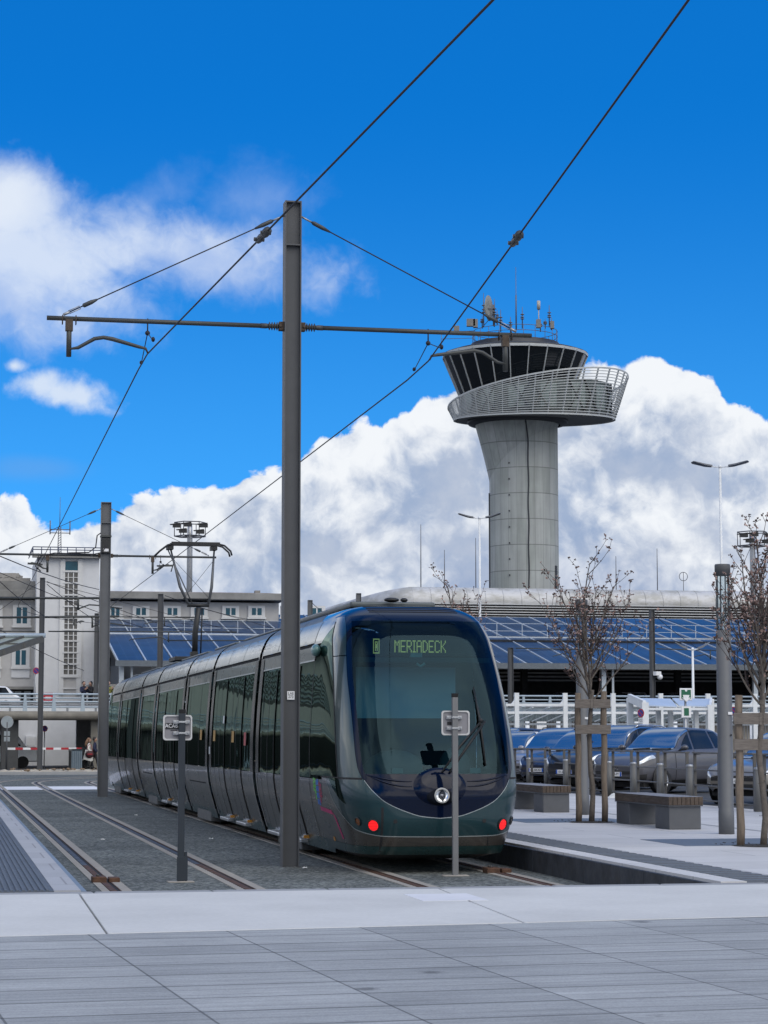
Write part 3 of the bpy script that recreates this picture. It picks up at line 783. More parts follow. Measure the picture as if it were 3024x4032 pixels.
    def ringm(mb, prof, N=32):
        vs = []
        for r, d in prof:
            for k in range(N): t = 2*pi*k/N; vs.append(c+n*d+(xa*cos(t)+ya*sin(t))*r)
        fs = [(i*N+k, i*N+(k+1) % N, (i+1)*N+(k+1) % N, (i+1)*N+k) for i in range(len(prof)-1) for k in range(N)]
        mb.cs = True; mb.add(vs, fs); mb.cs = False
    mb = MB(); ringm(mb, [(.100, .044), (.098, .058), (.088, .064), (.074, .058)]); tb(mb, 'lamp_ring', mat('pale_lamp_ring', (.42, .42, .40), .4, var=.05), hb)
    mb = MB(); ringm(mb, [(.076, .060), (.060, .054), (.040, .0535), (.022, .053), (.004, .053)]); tb(mb, 'reflector', mat('lamp_reflector', (.7, .72, .74), .12, metal=1.0, var=.25, scale=30), hb)
    mb = MB(); mb.ball(c+n*.055, .018, 10, 6); tb(mb, 'bulb', mat('lamp_bulb', (.25, .25, .27), .1, coat=1.0), hb)
    # ridges of the navy bonnet
    mb = MB()
    for k, (z0, bend) in enumerate(((1.165, .10), (1.12, .17))):
        for s in (-1, 1):
            pts = []
            for i in range(13):
                u = lerp(.36, .94, i/12); z = z0+bend*((u-.36)/.6)**2-.02*k; ph = phi_u(s*u, min(z, 1.25)); pts.append(S3(ph, min(z, 1.25))+nrmS(ph, z)*.001)
            mb.tube(pts, [.004+.010*sin(pi*i/12) for i in range(13)], 6)
    tb(mb, 'bonnet_ridge', m_navy, mask)
    # wiper: two arms and a blade
    def on(u, z, e): ph = phi_u(u, z); return S3(ph, z)+nrmS(ph, z)*e
    m_wip = mat('black_wiper', (.012, .013, .014), .55)
    wp_ = [(.03, 1.27), (.30, 1.60), (.60, 1.90)]
    mb = MB(); mb.tube([on(u, z, .05) for u, z in wp_], .013, 6); mb.tube([on(u+.10, z+.0, .05) for u, z in wp_[:2]]+[on(.66, 1.91, .05)], .016, 6)
    wi = tb(mb, 'wiper', m_wip)
    mb = MB(); mb.tube([on(.575, 2.36, .03), on(.60, 1.95, .035), on(.615, 1.36, .03)], [.009, .017, .011], 6); mb.ball(on(.605, 1.92, .05), .035, 8, 6); tb(mb, 'wiper_blade', m_wip, wi)
    # vents on the brow
    mb = MB()
    for k in range(4):
        z0 = 3.405+k*.030
        for j in range(30):
            u0, u1 = lerp(-.62, .60, j/30), lerp(-.62, .60, (j+1)/30)
            q = []
            for u, z in ((u0, z0), (u1, z0), (u1, z0+.013), (u0, z0+.013)):
                ph = phi_u(u, z); q.append(S3(ph, z)+nrmS(ph, z)*.003)
            mb.quad(*q)
    tb(mb, 'roof_vent', m_black)
    # stickers on the left flank
    st = [(.10, 1.175, .985, (.10, .50, .05)), (.155, 1.165, .87, (.08, .42, .06)), (.21, 1.15, .80, (.02, .16, .60)), (.265, 1.16, .79, (.03, .20, .62)), (.32, 1.12, .83, (.50, .02, .10)), (.375, 1.10, .90, (.48, .02, .12))]
    base = MB(); first = None
    for i, (dv, z1, z0, c_) in enumerate(st):
        v = 2.75-dv*2.0
        mb = MB()
        rr = random.Random(i)
        for seg in range(4):
            a_, b_ = lerp(z1, z0, seg/4), lerp(z1, z0, (seg+.82)/4)
            mb.quad(*[SV(vv, zz, -1)+Vector((-.004, 0, 0)) for vv, zz in ((v, b_), (v+.085, b_), (v+.085, a_), (v, a_))])
        o = tb(mb, 'coloured_sticker', mat('sticker_%s' % ('green', 'green', 'blue', 'blue', 'crimson', 'crimson')[i], c_, .4, var=.15, scale=20))
    mb = MB()
    path = [(2.30, .765), (1.45, .735), (1.32, .70), (1.12, .40)]
    for i in range(3):
        (a_, za), (b_, zb) = path[i], path[i+1]
        for k in range(6):
            v0, v1 = lerp(a_, b_, k/6), lerp(a_, b_, (k+1)/6); z0, z1 = lerp(za, zb, k/6), lerp(za, zb, (k+1)/6)
            dz, dv = (.028, 0) if i == 0 else ((.02, .03) if i == 1 else (0, .045))
            mb.quad(*[SV(vv, zz, -1)+Vector((-.004, 0, 0)) for vv, zz in ((v0-dv, z0-dz), (v1-dv, z1-dz), (v1+dv, z1+dz), (v0+dv, z0+dz))])
    tb(mb, 'magenta_line', mat('magenta_sticker', (.45, .015, .13), .4))
    mb = MB(); mb.quad(*[SV(vv, zz, -1)+Vector((-.006, 0, 0)) for vv, zz in ((1.75, .345), (1.88, .345), (1.88, .40), (1.75, .40))]); tb(mb, 'orange_marker', mat('orange_marker', (.55, .24, .03), .4))
    # driver's rear view pod
    mb = MB()
    for s in (-1, 1):
        p = SV(2.62, 2.93, s)+Vector((s*.06, 0, 0))
        mb2 = MB(); mb2.ball(p, .085, 14, 9, (.8, 1.5, 1.0)); mb2.tube([SV(2.82, 2.99, s), p+Vector((0, .05, .03))], .025, 6); tb(mb2, 'camera_pod', mat('mint_pod', (.12, .24, .23), .3, coat=.6))
    # cab interior behind the glass
    I = MB(); I.box(-1.0, 1.0, .75, 3.4, 1.14, 1.17); it = tb(I, 'cab_interior', mat('cab_floor', (.02, .025, .027), .8))
    I = MB(); I.box(-.98, .92, 2.02, 2.06, 1.17, 3.1); tb(I, 'partition', mat('cab_partition', (.030, .055, .070), .7, var=.15, scale=2.0), it)
    I = MB(); I.box(-.84, .52, 1.35, 1.37, 1.98, 2.66); tb(I, 'sun_blind', mat('sun_blind', (.62, .80, .84), .85, var=.06, scale=3), it)
    I = MB(); I.box(-.9, .9, .42, .95, 1.16, 1.25); I.ball((.45, 1.1, 1.35), .22, 12, 8, (1, .6, 1.1)); I.ball((-.35, 1.2, 1.25), .45, 12, 8, (1, .5, .7)); tb(I, 'dashboard', mat('dashboard', (.10, .14, .145), .6, var=.2), it)
    I = MB(); I.box(-.10, .02, .60, .62, 1.30, 1.36); tb(I, 'red_plate', mat('red_plate', (.45, .04, .04), .5), it)
    for u in (-.47, .56):
        I = MB(); I.box(u-.07, u+.07, .40, .42, 1.265, 1.33); tb(I, 'number_card', mat('pale_card', (.45, .52, .45), .6), it)
    # destination display
    I = MB(); I.box(-.77, .77, 1.125, 1.30, 2.815, 3.04); dd_ = tb(I, 'destination_display', mat('display_box', (.008, .022, .026), .5))
    I = MB(); I.box(-.80, .80, 1.44, 1.47, 2.74, 3.12); tb(I, 'added_dark_backing', mat('dark_backing_navy', (.003, .006, .016), .8), it)  # dark sheet added behind the glass so the windscreen's top reads deep navy
    I = MB(); I.box(-.95, .92, 1.05, 1.25, 2.72, 2.78); tb(I, 'display_beam', mat('display_beam', (.03, .075, .075), .5), dd_)
    I = MB(); I.box(-.16, .0, 1.06, 1.14, 2.785, 2.84); I.tube([(-.08, 1.05, 2.70), (-.03, 1.03, 2.66), (.03, 1.05, 2.70)], .02, 6); tb(I, 'interior_mirror', mat('mint_mirror', (.35, .60, .52), .3), dd_)
    m_led = mat('amber_green_led', (.35, .36, .10), .5, var=0, var2=0, emit=(.86, .76, .22), estr=.85)
    fnt = {'M': ['10001', '11011', '10101', '10101', '10001', '10001', '10001', '10001', '10001'], 'E': ['11111', '10000', '10000', '10000', '11110', '10000', '10000', '10000', '11111'],
           'R': ['11110', '10001', '10001', '10001', '11110', '10100', '10010', '10001', '10001'], 'I': ['111', '010', '010', '010', '010', '010', '010', '010', '111'],
           'A': ['01110', '10001', '10001', '10001', '11111', '10001', '10001', '10001', '10001'], 'D': ['11100', '10010', '10001', '10001', '10001', '10001', '10001', '10010', '11100'],
           'C': ['01110', '10001', '10000', '10000', '10000', '10000', '10000', '10001', '01110'], 'K': ['10001', '10001', '10010', '10100', '11000', '10100', '10010', '10001', '10001']}
    I = MB(); px_ = .0182; x = -.365; zt = 3.012
    for ch in 'MERIADECK':
        g_ = fnt[ch]; 
        for r_i, row in enumerate(g_):
            for c_i, b_ in enumerate(row):
                if b_ == '1':
                    for q in range(2):
                        xx = x+c_i*px_*.78+q*px_*.26; zz = zt-r_i*px_
                        I.quad((xx-px_*.06, 1.112, zz-px_*.94), (xx+px_*.44, 1.112, zz-px_*.94), (xx+px_*.44, 1.112, zz-.001), (xx-px_*.06, 1.112, zz-.001))
        x += (len(g_[0])*.78+.62)*px_
    # the line letter in its frame
    x = -.655
    for r_i in range(11):
        for c_i in range(7):
            edge = r_i in (0, 10) or c_i in (0, 6)
            inner = (2 <= c_i <= 4 and 2 <= r_i <= 8) and not (c_i == 3 and r_i in (3, 7, 8))
            if edge or inner:
                xx = x+c_i*.0125; zz = 3.03-r_i*.0182
                I.quad((xx, 1.112, zz-.0165), (xx+.0105, 1.112, zz-.0165), (xx+.0105, 1.112, zz), (xx, 1.112, zz))
    tb(I, 'lettering', m_led, dd_, fixn=False)
nose(False); nose(True)
# ---- modules
joints = [0, 8.5, 14.9, 19.6, 26.2, 30.6, 37.3, LT]
GAP = .16
Z_LOW, Z_BELT, Z_WIN, Z_GUT = .26, 1.16, 2.80, 3.03
def strip_side(mb, v0f, v1f, z0, z1, nz_, s, e=0.0, nv=2):
    def f(a, b):
        z = lerp(z0, z1, b); v0 = v0f(z) if callable(v0f) else v0f; v1 = v1f(z) if callable(v1f) else v1f
        return Vector((s*(wf(z)+e), lerp(v0, v1, a), z))
    mb.grid(f, nv, nz_)
def sided(fn, name, mt, parent, **k):
    out = []
    for s in (-1, 1):
        mb = MB(); fn(mb, s); out.append(tb(mb, name, mt, parent, **k))
    return out
m_orange = mat('orange_marker', (.40, .17, .02), .4)
for i in range(7):
    a, b = joints[i]+(GAP if i else 0), joints[i+1]-(GAP if i < 6 else 0)
    first, last = i == 0, i == 6
    va = (lambda z: vcf(z)+DN) if first else a
    vb = (lambda z: LT-vcf(z)-DN) if last else b
    ra_, rb_ = 3.0 if first else a, LT-3.0 if last else b
    mb = MB(); mb.box(-.93, .93, max(a, 2.4), min(b, LT-2.4), .16, .32); mb.box(-.70, .70, max(a, 2.4), min(b, LT-2.4), .30, .45); body = tb(mb, 'body_section', m_dk)
    sided(lambda mb, s: strip_side(mb, va, vb, Z_LOW+.09, Z_BELT, 14, s), 'lower_panel', m_grey, body)
    sided(lambda mb, s: strip_side(mb, va, vb, .17, Z_LOW+.09, 4, s, -.012), 'sill', m_tealside, body)
    v0 = (lambda z: max(vbf(z), vcf(z)+DN)) if first else a
    v1 = (lambda z: LT-max(vbf(z), vcf(z)+DN)) if last else b
    sided(lambda mb, s: strip_side(mb, v0, v1, Z_BELT+.012, Z_WIN, 22, s, -.006), 'window_band', m_tint, body)
    sided(lambda mb, s: strip_side(mb, ra_, rb_, Z_WIN+.014, Z_GUT-.03, 5, s), 'upper_panel', m_tealside, body)
    sided(lambda mb, s: strip_side(mb, ra_, rb_, Z_WIN-.006, Z_WIN+.014, 1, s, .004), 'window_trim', m_trim, body)
    sided(lambda mb, s: strip_side(mb, ra_, rb_, Z_GUT-.03, Z_GUT+.022, 2, s, -.02), 'gutter', m_black, body)
    sided(lambda mb, s: strip_side(mb, 3.15 if first else a, LT-3.15 if last else b, Z_GUT+.022, 3.36, 12, s, .004, 6), 'roof_fairing', m_tealside, body)
    mb = MB()
    for s in (-1, 1): strip_side(mb, (lambda z: vcf(z)+DN) if first else a, (lambda z: LT-vcf(z)-DN) if last else b, 3.36, 3.56, 8, s, .002, 6)
    mb.box(-.31, .31, 4.6 if first else a, LT-4.6 if last else b, 3.50, 3.562)
    tb(mb, 'roof_deck', m_roofm, body)
    for k in range(1, 3):
        v = lerp(3.2 if first else a, LT-3.2 if last else b, k/3)
        sided(lambda mb, s: strip_side(mb, v, v+.022, Z_GUT+.03, 3.44, 10, s, .007), 'fairing_seam', m_rubber, body)
    L = b-a; short = i in (2, 4)
    if short or last:
        for v in ([lerp(a, b, .36), lerp(a, b, .80)] if short else [a+1.3, a+2.7]):
            sided(lambda mb, s: (strip_side(mb, v, v+.03, Z_BELT+.0, Z_WIN-.01, 14, s, -.001), strip_side(mb, v+.006, v+.018, Z_LOW+.12, Z_BELT, 8, s, .002)), 'glazing_seam', m_rubber, body)
        if short: sided(lambda mb, s: strip_side(mb, a+.5, b-1.0, .83, .855, 1, s, .004), 'vent_slot', m_black, body)
    else:
        dcs = [lerp(a, b, .36), lerp(a, b, .74)] if not first else [4.6, 7.0]
        for di, dc in enumerate(dcs):
            half = .66 if not first or di else .42
            for s in (-1, 1):
                mb = MB(); strip_side(mb, dc-half, dc+half, Z_LOW+.04, Z_BELT+.012, 12, s, .010); tb(mb, 'door', m_grey, body)
                mb = MB(); strip_side(mb, dc-half, dc+half, Z_BELT+.012, Z_WIN-.03, 18, s, .006); tb(mb, 'door_window', m_tint, body)
                for v in (dc-half-.02, dc-.012, dc+half-.006):
                    mb = MB(); strip_side(mb, v, v+.026, Z_LOW+.04, Z_WIN-.02, 22, s, .013); tb(mb, 'door_seam', m_rubber, body)
                mb = MB(); x0 = s*(wf(.24)-.02); x1 = s*(wf(.24)+.11)
                mb.box(min(x0, x1), max(x0, x1), dc-half+.08, dc+half-.08, .205, .262)
                tb(mb, 'door_step', m_bright, body, bevel=.012)
                mb = MB(); mb.box(min(s*1.0, s*1.08), max(s*1.0, s*1.08), dc-half-.05, dc-half+.0, .275, .32); tb(mb, 'orange_marker', m_orange, body)
    if first:
        mb = MB(); strip_side(mb, 2.93, 2.96, Z_LOW+.05, Z_GUT, 24, -1, .006); tb(mb, 'glazing_seam', m_rubber, body)
    if short or first or last:
        c_ = (a+b)/2 if short else (6.0 if first else LT-3.8)
        sided(lambda mb, s: mb.box(min(s*.70, s*1.0), max(s*.70, s*1.0), c_-1.15, c_+1.15, .07, .30), 'bogie_cover', m_bogie, body, bevel=.015)
        for dv in (-.9, .9):
            sided(lambda mb, s: mb.lathe([(0, -.06), (.29, -.06), (.30, -.05), (.30, .05), (.29, .06), (0, .06)], 24, (s*.72, c_+dv, .30), axis='X'), 'wheel', m_dk, body)
    mb = MB(); mb.box(-.62, .62, (3.0 if first else a+.5), (b-.6 if not last else LT-4.2), 3.552, 3.64 if first else 3.60); tb(mb, 'roof_equipment', m_roofm, body, bevel=.03)
m_jp = mat('black_joint_pillar', (.006, .007, .009), .25, var=.1)
m_hoop = mat('dark_hoop', (.018, .034, .036), .3, coat=.7); m_pale = mat('pale_grey_edge', (.20, .19, .175), .3, metal=.5, coat=.5)
for i in range(1, 7):
    v = joints[i]; mb = MB()
    mb.box(-.8, .8, v-GAP, v+GAP, 3.40, 3.49); be = tb(mb, 'bellows', m_rubber)
    def bel(mb, s):
        for k in range(4):
            v0 = v-GAP+k*GAP/2; strip_side(mb, v0, v0+GAP/2, .30, 3.47, 26, s, -.05-.03*(k % 2))
    sided(bel, 'bellows_fold', m_rubber, be)
    for d in (-.50, GAP+.02): sided(lambda mb, s: strip_side(mb, v+d, v+d+.32, Z_BELT, Z_GUT-.04, 22, s, .008), 'joint_pillar', m_jp, be)
    for d in (-GAP-.055, GAP-.005): sided(lambda mb, s: strip_side(mb, v+d, v+d+.06, Z_BELT, 3.47, 24, s, .006), 'joint_hoop', m_hoop, be)
    for d in (-GAP-.14, GAP+.02): sided(lambda mb, s: strip_side(mb, v+d, v+d+.12, Z_LOW+.02, Z_BELT, 12, s, .005), 'pale_edge_panel', m_pale, be)
for i_, (v, z, c_) in enumerate(((11.2, 1.74, 0), (13.9, 1.76, 0), (16.1, 1.78, 0), (12.6, 2.05, 1), (9.6, 1.70, 2), (14.6, 1.48, 1))):
    mb = MB(); a_, b_ = ((.075, .10), (.05, .07), (.06, .11))[c_]
    mb.quad(*[Vector((-(wf(zz)+.016), vv, zz)) for vv, zz in ((v-a_*2.2, z-b_), (v+a_*2.2, z-b_), (v+a_*2.2, z+b_), (v-a_*2.2, z+b_))])
    tb(mb, 'window_decal', (mat('amber_validator', (.38, .20, .02), .5), mat('pale_sticker', (.5, .52, .5), .5), mat('red_sticker', (.33, .03, .03), .5))[c_])  # amber quads on the glass stand for the ticket validators inside
# two roof domes above the cab and a dark box
mb = MB(); mb.ball((-.04, 2.9, 3.66), .07, 12, 6, (1.6, 1, .5)); mb.ball((.14, 2.9, 3.66), .04, 10, 6, (1.4, 1, .8)); tb(mb, 'roof_aerial', m_dk)
# pantograph
VP_ = 28.3
pg = MB(); pg.box(-.55, .55, VP_-.6, VP_+.9, 3.66, 3.76); pg.box(-.09, .09, VP_-.15, VP_+.15, 3.76, 3.9); pan = tb(pg, 'pantograph', m_dk, bevel=.01)
mb = MB(); mb.tube([(.02, VP_, 3.8), (.02, VP_-.05, 4.4), (.10, VP_-.12, 5.02)], .075, 10); mb.tube([(.18, VP_+.1, 3.8), (.20, VP_, 5.0)], .02, 6); tb(mb, 'lower_arm', m_dk, pan)
kn = (.10, VP_-.12, 5.05)
mb = MB(); mb.tube([(-.20, VP_-.12, 5.08), (.36, VP_-.12, 5.08)], .05, 8); mb.tube([(-.30, VP_-.1, 5.24), (.40, VP_-.1, 5.24)], .02, 6); tb(mb, 'knuckle', m_dk, pan)
mb = MB()
for s, x0, x1 in ((-1, -.16, -.62), (1, .34, .50)):
    mb.tube([(x0, VP_-.12, 5.08), (lerp(x0, x1, .35)-(.06 if s < 0 else -.03), VP_-.1, 5.55), (x1, VP_+.02, 6.52)], [.032, .04, .022], 8)
mb.tube([(-.05, VP_-.12, 5.08), (-.66, VP_+.3, 6.52)], .016, 6); mb.tube([(-.50, VP_, 6.2), (.35, VP_, 5.3)], .006, 5); mb.tube([(.45, VP_, 6.2), (-.25, VP_, 5.3)], .006, 5)
tb(mb, 'upper_arm', mat('grey_steel_arm', (.10, .105, .11), .4, metal=.5), pan)
mb = MB()
for dv in (-.18, .22):
    pts = [(-1.02, VP_+dv, 6.34), (-.90, VP_+dv, 6.46), (-.72, VP_+dv, 6.60), (-.55, VP_+dv, 6.645), (.0, VP_+dv, 6.66), (.6, VP_+dv, 6.645), (.74, VP_+dv, 6.61), (.90, VP_+dv, 6.47), (.93, VP_+dv, 6.36)]
    mb.tube(pts, .025, 7)
mb.box(-.62, .62, VP_-.22, VP_-.14, 6.62, 6.69); mb.box(-.62, .62, VP_+.18, VP_+.26, 6.62, 6.69)
for u in (-.62, .50): mb.box(u-.10, u+.06, VP_-.16, VP_+.2, 6.50, 6.60)
tb(mb, 'collector_head', m_dk, pan)
# ================================================================ catenary poles, wires, sign posts
m_pole = mat('grey_pole_paint', (.078, .081, .086), .55, metal=.1, var=.06, var2=.08)
m_poleb = mat('light_grey_pole_paint', (.122, .127, .134), .55, metal=.1, var=.06)
m_arm = mat('grey_green_tube', (.060, .064, .062), .5, metal=.3, var=.1)
m_wire = mat('dark_copper_wire', (.012, .011, .016), .6, var=0, var2=0)
m_ins = mat('insulator', (.045, .050, .052), .45, var=.1)
m_brown = mat('brown_bracket', (.075, .055, .040), .7, metal=.3, var=.3, scale=20)
m_galv = mat('galvanised_steel', (.40, .41, .42), .4, metal=.7, var=.15, scale=15)
m_white = mat('white_paint', (.78, .78, .78), .5, var=.04)
m_ink = mat('black_ink', (.015, .015, .018), .6, var=0, var2=0)
def hbeam(mb, w, d, tf, tw, z0, z1):
    mb.box(-w/2, -w/2+tf, -d/2, d/2, z0, z1); mb.box(w/2-tf, w/2, -d/2, d/2, z0, z1)
    mb.box(-w/2+tf, w/2-tf, -tw/2-.02, tw/2-.02, z0, z1-.004)
def pole(uv, H, label, rot=0.0, w=.228, arms=(), detail=True, arm_z=None, tops=.36, wires=True, plate=None, lite=False, group='steel poles carrying the overhead tram wires'):
    """H-section mast; arms = list of (side, length)"""
    t = thing('catenary_pole', label, 'pole', (uv[0], uv[1], 0), rot, group)
    mb = MB(); hbeam(mb, w, .22, .016, .012, -.05, H)
    mb.box(-w/2+.016, w/2-.016, -.102, .10, H-.02, H); 
    if detail: mb.box(-w/2+.016, w/2-.016, -.10, .09, H-.625, H-.605)
    mast = mb.build('mast', m_poleb if lite else m_pole, t, off=(0, 0, 0))
    az_ = arm_z
    for (s, L, reg) in arms:
        mb = MB(); mb.tube([(s*(w/2+.20), 0, az_), (s*L, 0, az_)], .032, 10)
        arm = mb.build('cantilever_arm', m_arm, t, off=(0, 0, 0))
        if detail:
            mb = MB(); prof = [(.0, .0), (.03, .0)]
            for k in range(4): z_ = .02+k*.035; prof += [(.028, z_), (.058, z_+.010), (.058, z_+.016), (.028, z_+.026)]
            prof += [(.036, .18), (.036, .26), (.0, .26)]
            mb.lathe([(r, s*(w/2+.06+z)) for r, z in prof], 14, (0, 0, az_), axis='X'); mb.build('insulator', m_ins, arm, off=(0, 0, 0))
            mb = MB(); mb.box(min(s*w/2, s*(w/2+.07)), max(s*w/2, s*(w/2+.07)), -.05, .05, az_-.06, az_+.06); mb.tube([(s*(w/2+.05), -.07, az_), (s*(w/2+.05), .07, az_)], .022, 8); mb.build('hinge_bracket', m_brown, arm, off=(0, 0, 0), bevel=.006)
        # stay rod from the mast head to the arm's end
        a = Vector((s*(w/2), 0, H-.19)); e = Vector((s*(L-.22), 0, az_+.05)); d = (e-a)
        mb = MB(); mb.tube([a, e], .009 if detail else .012, 6); st = mb.build('stay_rod', m_wire, t, off=(0, 0, 0))
        if detail:
            mb = MB(); mb.tube([a+d*.05, a+d*.06, a+d*.10, a+d*.135], [.012, .03, .03, .014], 8); mb.build('end_sleeve', m_ins, st, off=(0, 0, 0)); mb = MB(); mb.tube([a+d*.85, a+d*.875, a+d*.91, a+d*.915], [.014, .03, .03, .012], 8)
            mb.build('end_sleeve', m_ins, st, off=(0, 0, 0))
            mb = MB()
            n_ = Vector((0, 0, 1)).cross(d).normalized()*0+d.cross(Vector((0, 1, 0))).normalized()*.02
            mb.tube([a+d*.925+n_, a+d*.975+n_], .007, 5); mb.tube([a+d*.925-n_, a+d*.975-n_], .007, 5); mb.tube([a+d*.972, e+Vector((0, 0, -.0))], .02, 6)
            mb.build('turnbuckle', m_galv, st, off=(0, 0, 0)); mb = MB(); mb.tube([a, a+d*.05], .014, 6); mb.build('end_link', m_galv, st, off=(0, 0, 0))
        # registration: dropper post and bent steady arm to the contact wire
        dz, xw, zw = reg                                  # dropper offset from arm's end, wire position
        xd = s*(L-dz)
        mb = MB(); mb.tube([(xd, 0, az_-.03), (xd, 0, az_-.52)], .036, 10); dp = mb.build('dropper_post', m_arm, arm, off=(0, 0, 0))
        if detail:
            mb = MB(); mb.box(xd-.05, xd+.05, -.04, .04, az_-.17, az_-.01)
            for q in (-.09, .09): mb.tube([(xd+q, -.03, az_-.08), (xd+q, -.042, az_), (xd+q, 0, az_+.045), (xd+q, .042, az_), (xd+q, .03, az_-.08)], .008, 5)
            mb.build('clamp', m_brown, dp, off=(0, 0, 0))
        sg = -s if xd*s > xw*s else s
        x1 = xd+sg*.06; L2 = abs(xw-xd)
        mb = MB(); mb.tube([(xd, -.02, az_-.42), (x1+sg*.06, -.03, az_-.40), (x1+sg*.28, -.04, az_-.27), (x1+sg*.40, -.05, az_-.25), (x1+sg*.52, -.06, az_-.27), (xw-sg*.12, -.08, zw+.08), (xw-sg*.03, -.08, zw+.06), (xw, -.08, zw)], [.012, .024, .027, .027, .030, .024, .018, .012], 8)
        mb.build('steady_arm', m_arm, arm, off=(0, 0, 0))
        if detail:
            xs = xw+s*.03*0
            mb = MB(); top = Vector((xs, 0, az_-.04)); node = Vector((xs, 0, az_-.16))
            mb.tube([top+Vector((0, 0, .08)), node], .010, 6); mb.ball(node, .035, 8, 6)
            mb.tube([node, (xs, .95, zw+.02)], .007, 5); mb.tube([node, (xs, -.85, zw+.03)], .007, 5)
            mb.ball((xs, .93, zw+.04), .032, 8, 6, (.8, 1.6, .9)); mb.ball((xs, -.84, zw+.05), .032, 8, 6, (.8, 1.4, 1.1))
            mb.build('delta_suspension', m_wire, arm, off=(0, 0, 0))
    return t
VPOLE = 28.48
p0 = T(at(1140, 3412, 29.3)); UP = 4.49
# arms measured on the photograph: tube at 7.2 m, contact wire at about 6.7 to 6.9 m
pb = T(atz(1140, 3412, 0.0)); UP, VPOLE = pb.x, pb.y
def z_at(u, v, py):                                   # height of a pixel row over the point (u, v)
    Y = W(u, v).y; return at(1512, py, Y).z
HP = z_at(UP, VPOLE, 797); AZ = z_at(UP, VPOLE, 1287)
qa, qb = tpx(580, 1394, VPOLE), tpx(1686, 1422, VPOLE)
WA = (qa[0]-UP, qa[1]); WB = (qb[0]-UP, qb[1])
main_pole = pole((UP, VPOLE), HP, 'tall grey steel pole in the centre with a small LAE 273 plate', arms=[(-1, 3.34, (.30, WA[0], WA[1]+.0)), (1, 3.41, (.38, WB[0], WB[1]))], arm_z=AZ)
pz = z_at(UP, VPOLE-.12, 2738)
mb = MB(); mb.box(-.052, .052, -.052, -.047, pz-.058, pz+.058); pl = mb.build('number_plate', m_white, main_pole, off=(0, 0, 0), bevel=.004)
text_obj('lettering', 'LAE\n273', .052, m_ink, pl, (0, -.0535, pz+.003), (pi/2, 0, 0), extrude=.0006, squash=.92)
# small cable loop, drain holes
pb2 = T(atz(403, 3137, 0.0)); U2, V2 = pb2.x, pb2.y
AZ2 = z_at(U2, V2, 2180+8); H2 = z_at(U2, V2, 1978)
pole2 = pole((U2, V2), H2, 'second grey steel pole with a black switch box beside the rear of the tram', w=.30, arms=[(-1, 3.3, (1.60, TR2-.05-U2, z_at(TR2, V2, 2235))), (1, 3.3, (1.9, TR1+.03-U2, z_at(TR1, V2, 2240)))], arm_z=AZ2, lite=True)
zb = z_at(U2, V2, 2150)
mb = MB(); mb.box(-.13, .13, -.135, -.08, zb-.22, zb+.22); bx = mb.build('switch_box', m_dk, pole2, off=(0, 0, 0), bevel=.01)
mb = MB(); mb.box(-.08, .08, -.14, -.136, zb-.17, zb-.09); mb.build('box_label', m_white, bx, off=(0, 0, 0))
mb = MB(); mb.box(-.165, .165, -.125, .125, zb+.26, zb+.31); mb.build('band_clamp', m_arm, pole2, off=(0, 0, 0))
mb = MB(); mb.tube([(-.15, -.1, zb+.38), (-.26, -.1, zb+.30), (-.30, -.1, zb-.05), (-.5, -.08, AZ2+.08), (-1.1, -.06, AZ2+.06)], .02, 6); mb.tube([(0, -.15, zb), (-.1, -.15, zb-.2), (-.35, -.1, AZ2+.03), (-1.5, -.05, AZ2+.05)], .018, 6); mb.tube([(-1.5, -.05, AZ2+.05), (-1.9, -.05, AZ2-.05), (-2.05, -.08, AZ2-.35), (-1.9, -.1, AZ2-.5)], .02, 6); mb.tube([(1.9, 0, AZ2+.02), (2.05, 0, AZ2-.1), (1.95, 0, AZ2-.45)], .018, 6); mb.build('feeder_cable', m_wire, pole2, off=(0, 0, 0))
# far poles round the curve
def far_pole(px, ptop, D, label, arms, w=.24, rot=0.0, lite=False, armpy=None, base=0.0):
    q = T(at(px, ptop, D)); H = q.z
    a = z_at(q.x, q.y, armpy) if armpy else H-1.6
    return pole((q.x, q.y), H, label, rot, w, arms=[(s, L, (L*.35, s*L*.45, a-.45)) for s, L in arms], detail=False, arm_z=a, lite=lite)
far_pole(168, 2275, 106, 'brown grey steel pole standing in the stone bed under the raised road', [(-1, 3.6), (1, 9.4)], rot=radians(-8), armpy=2486)
far_pole(633, 2339, 110, 'grey steel pole in front of the left part of the solar roof', [(1, 8.0)], w=.27, rot=radians(-10), armpy=2522)
far_pole(381, 2415, 126, 'thin grey steel pole at the corner of the white stair tower', [(-1, 2.0), (1, 6.0)], armpy=2428)
far_pole(1221, 2363, 115, 'grey steel pole top rising just above the tram roof', [], lite=True)
far_pole(1412, 2336, 112, 'pale grey pole stub between tram roof and metal barrel roof', [], lite=True)
fp = far_pole(2566, 2402, 122, 'dark grey steel pole with a white camera in front of the dark car deck', [(1, 6.4)], rot=radians(20), armpy=2554)
mb = MB(); zc = z_at(T(at(2566, 2402, 122)).x, T(at(2566, 2402, 122)).y, 2660)
mb.box(-.05, .30, -.4, -.1, zc, zc+.22); mb.ball((.28, -.3, zc-.08), .16, 10, 7); mb.build('surveillance_camera', m_white, fp, off=(0, 0, 0))
fp2 = far_pole(2010, 2550, 118, 'grey cantilever pole behind the right side of the tram', [(1, 5.6)], rot=radians(12), armpy=2552)
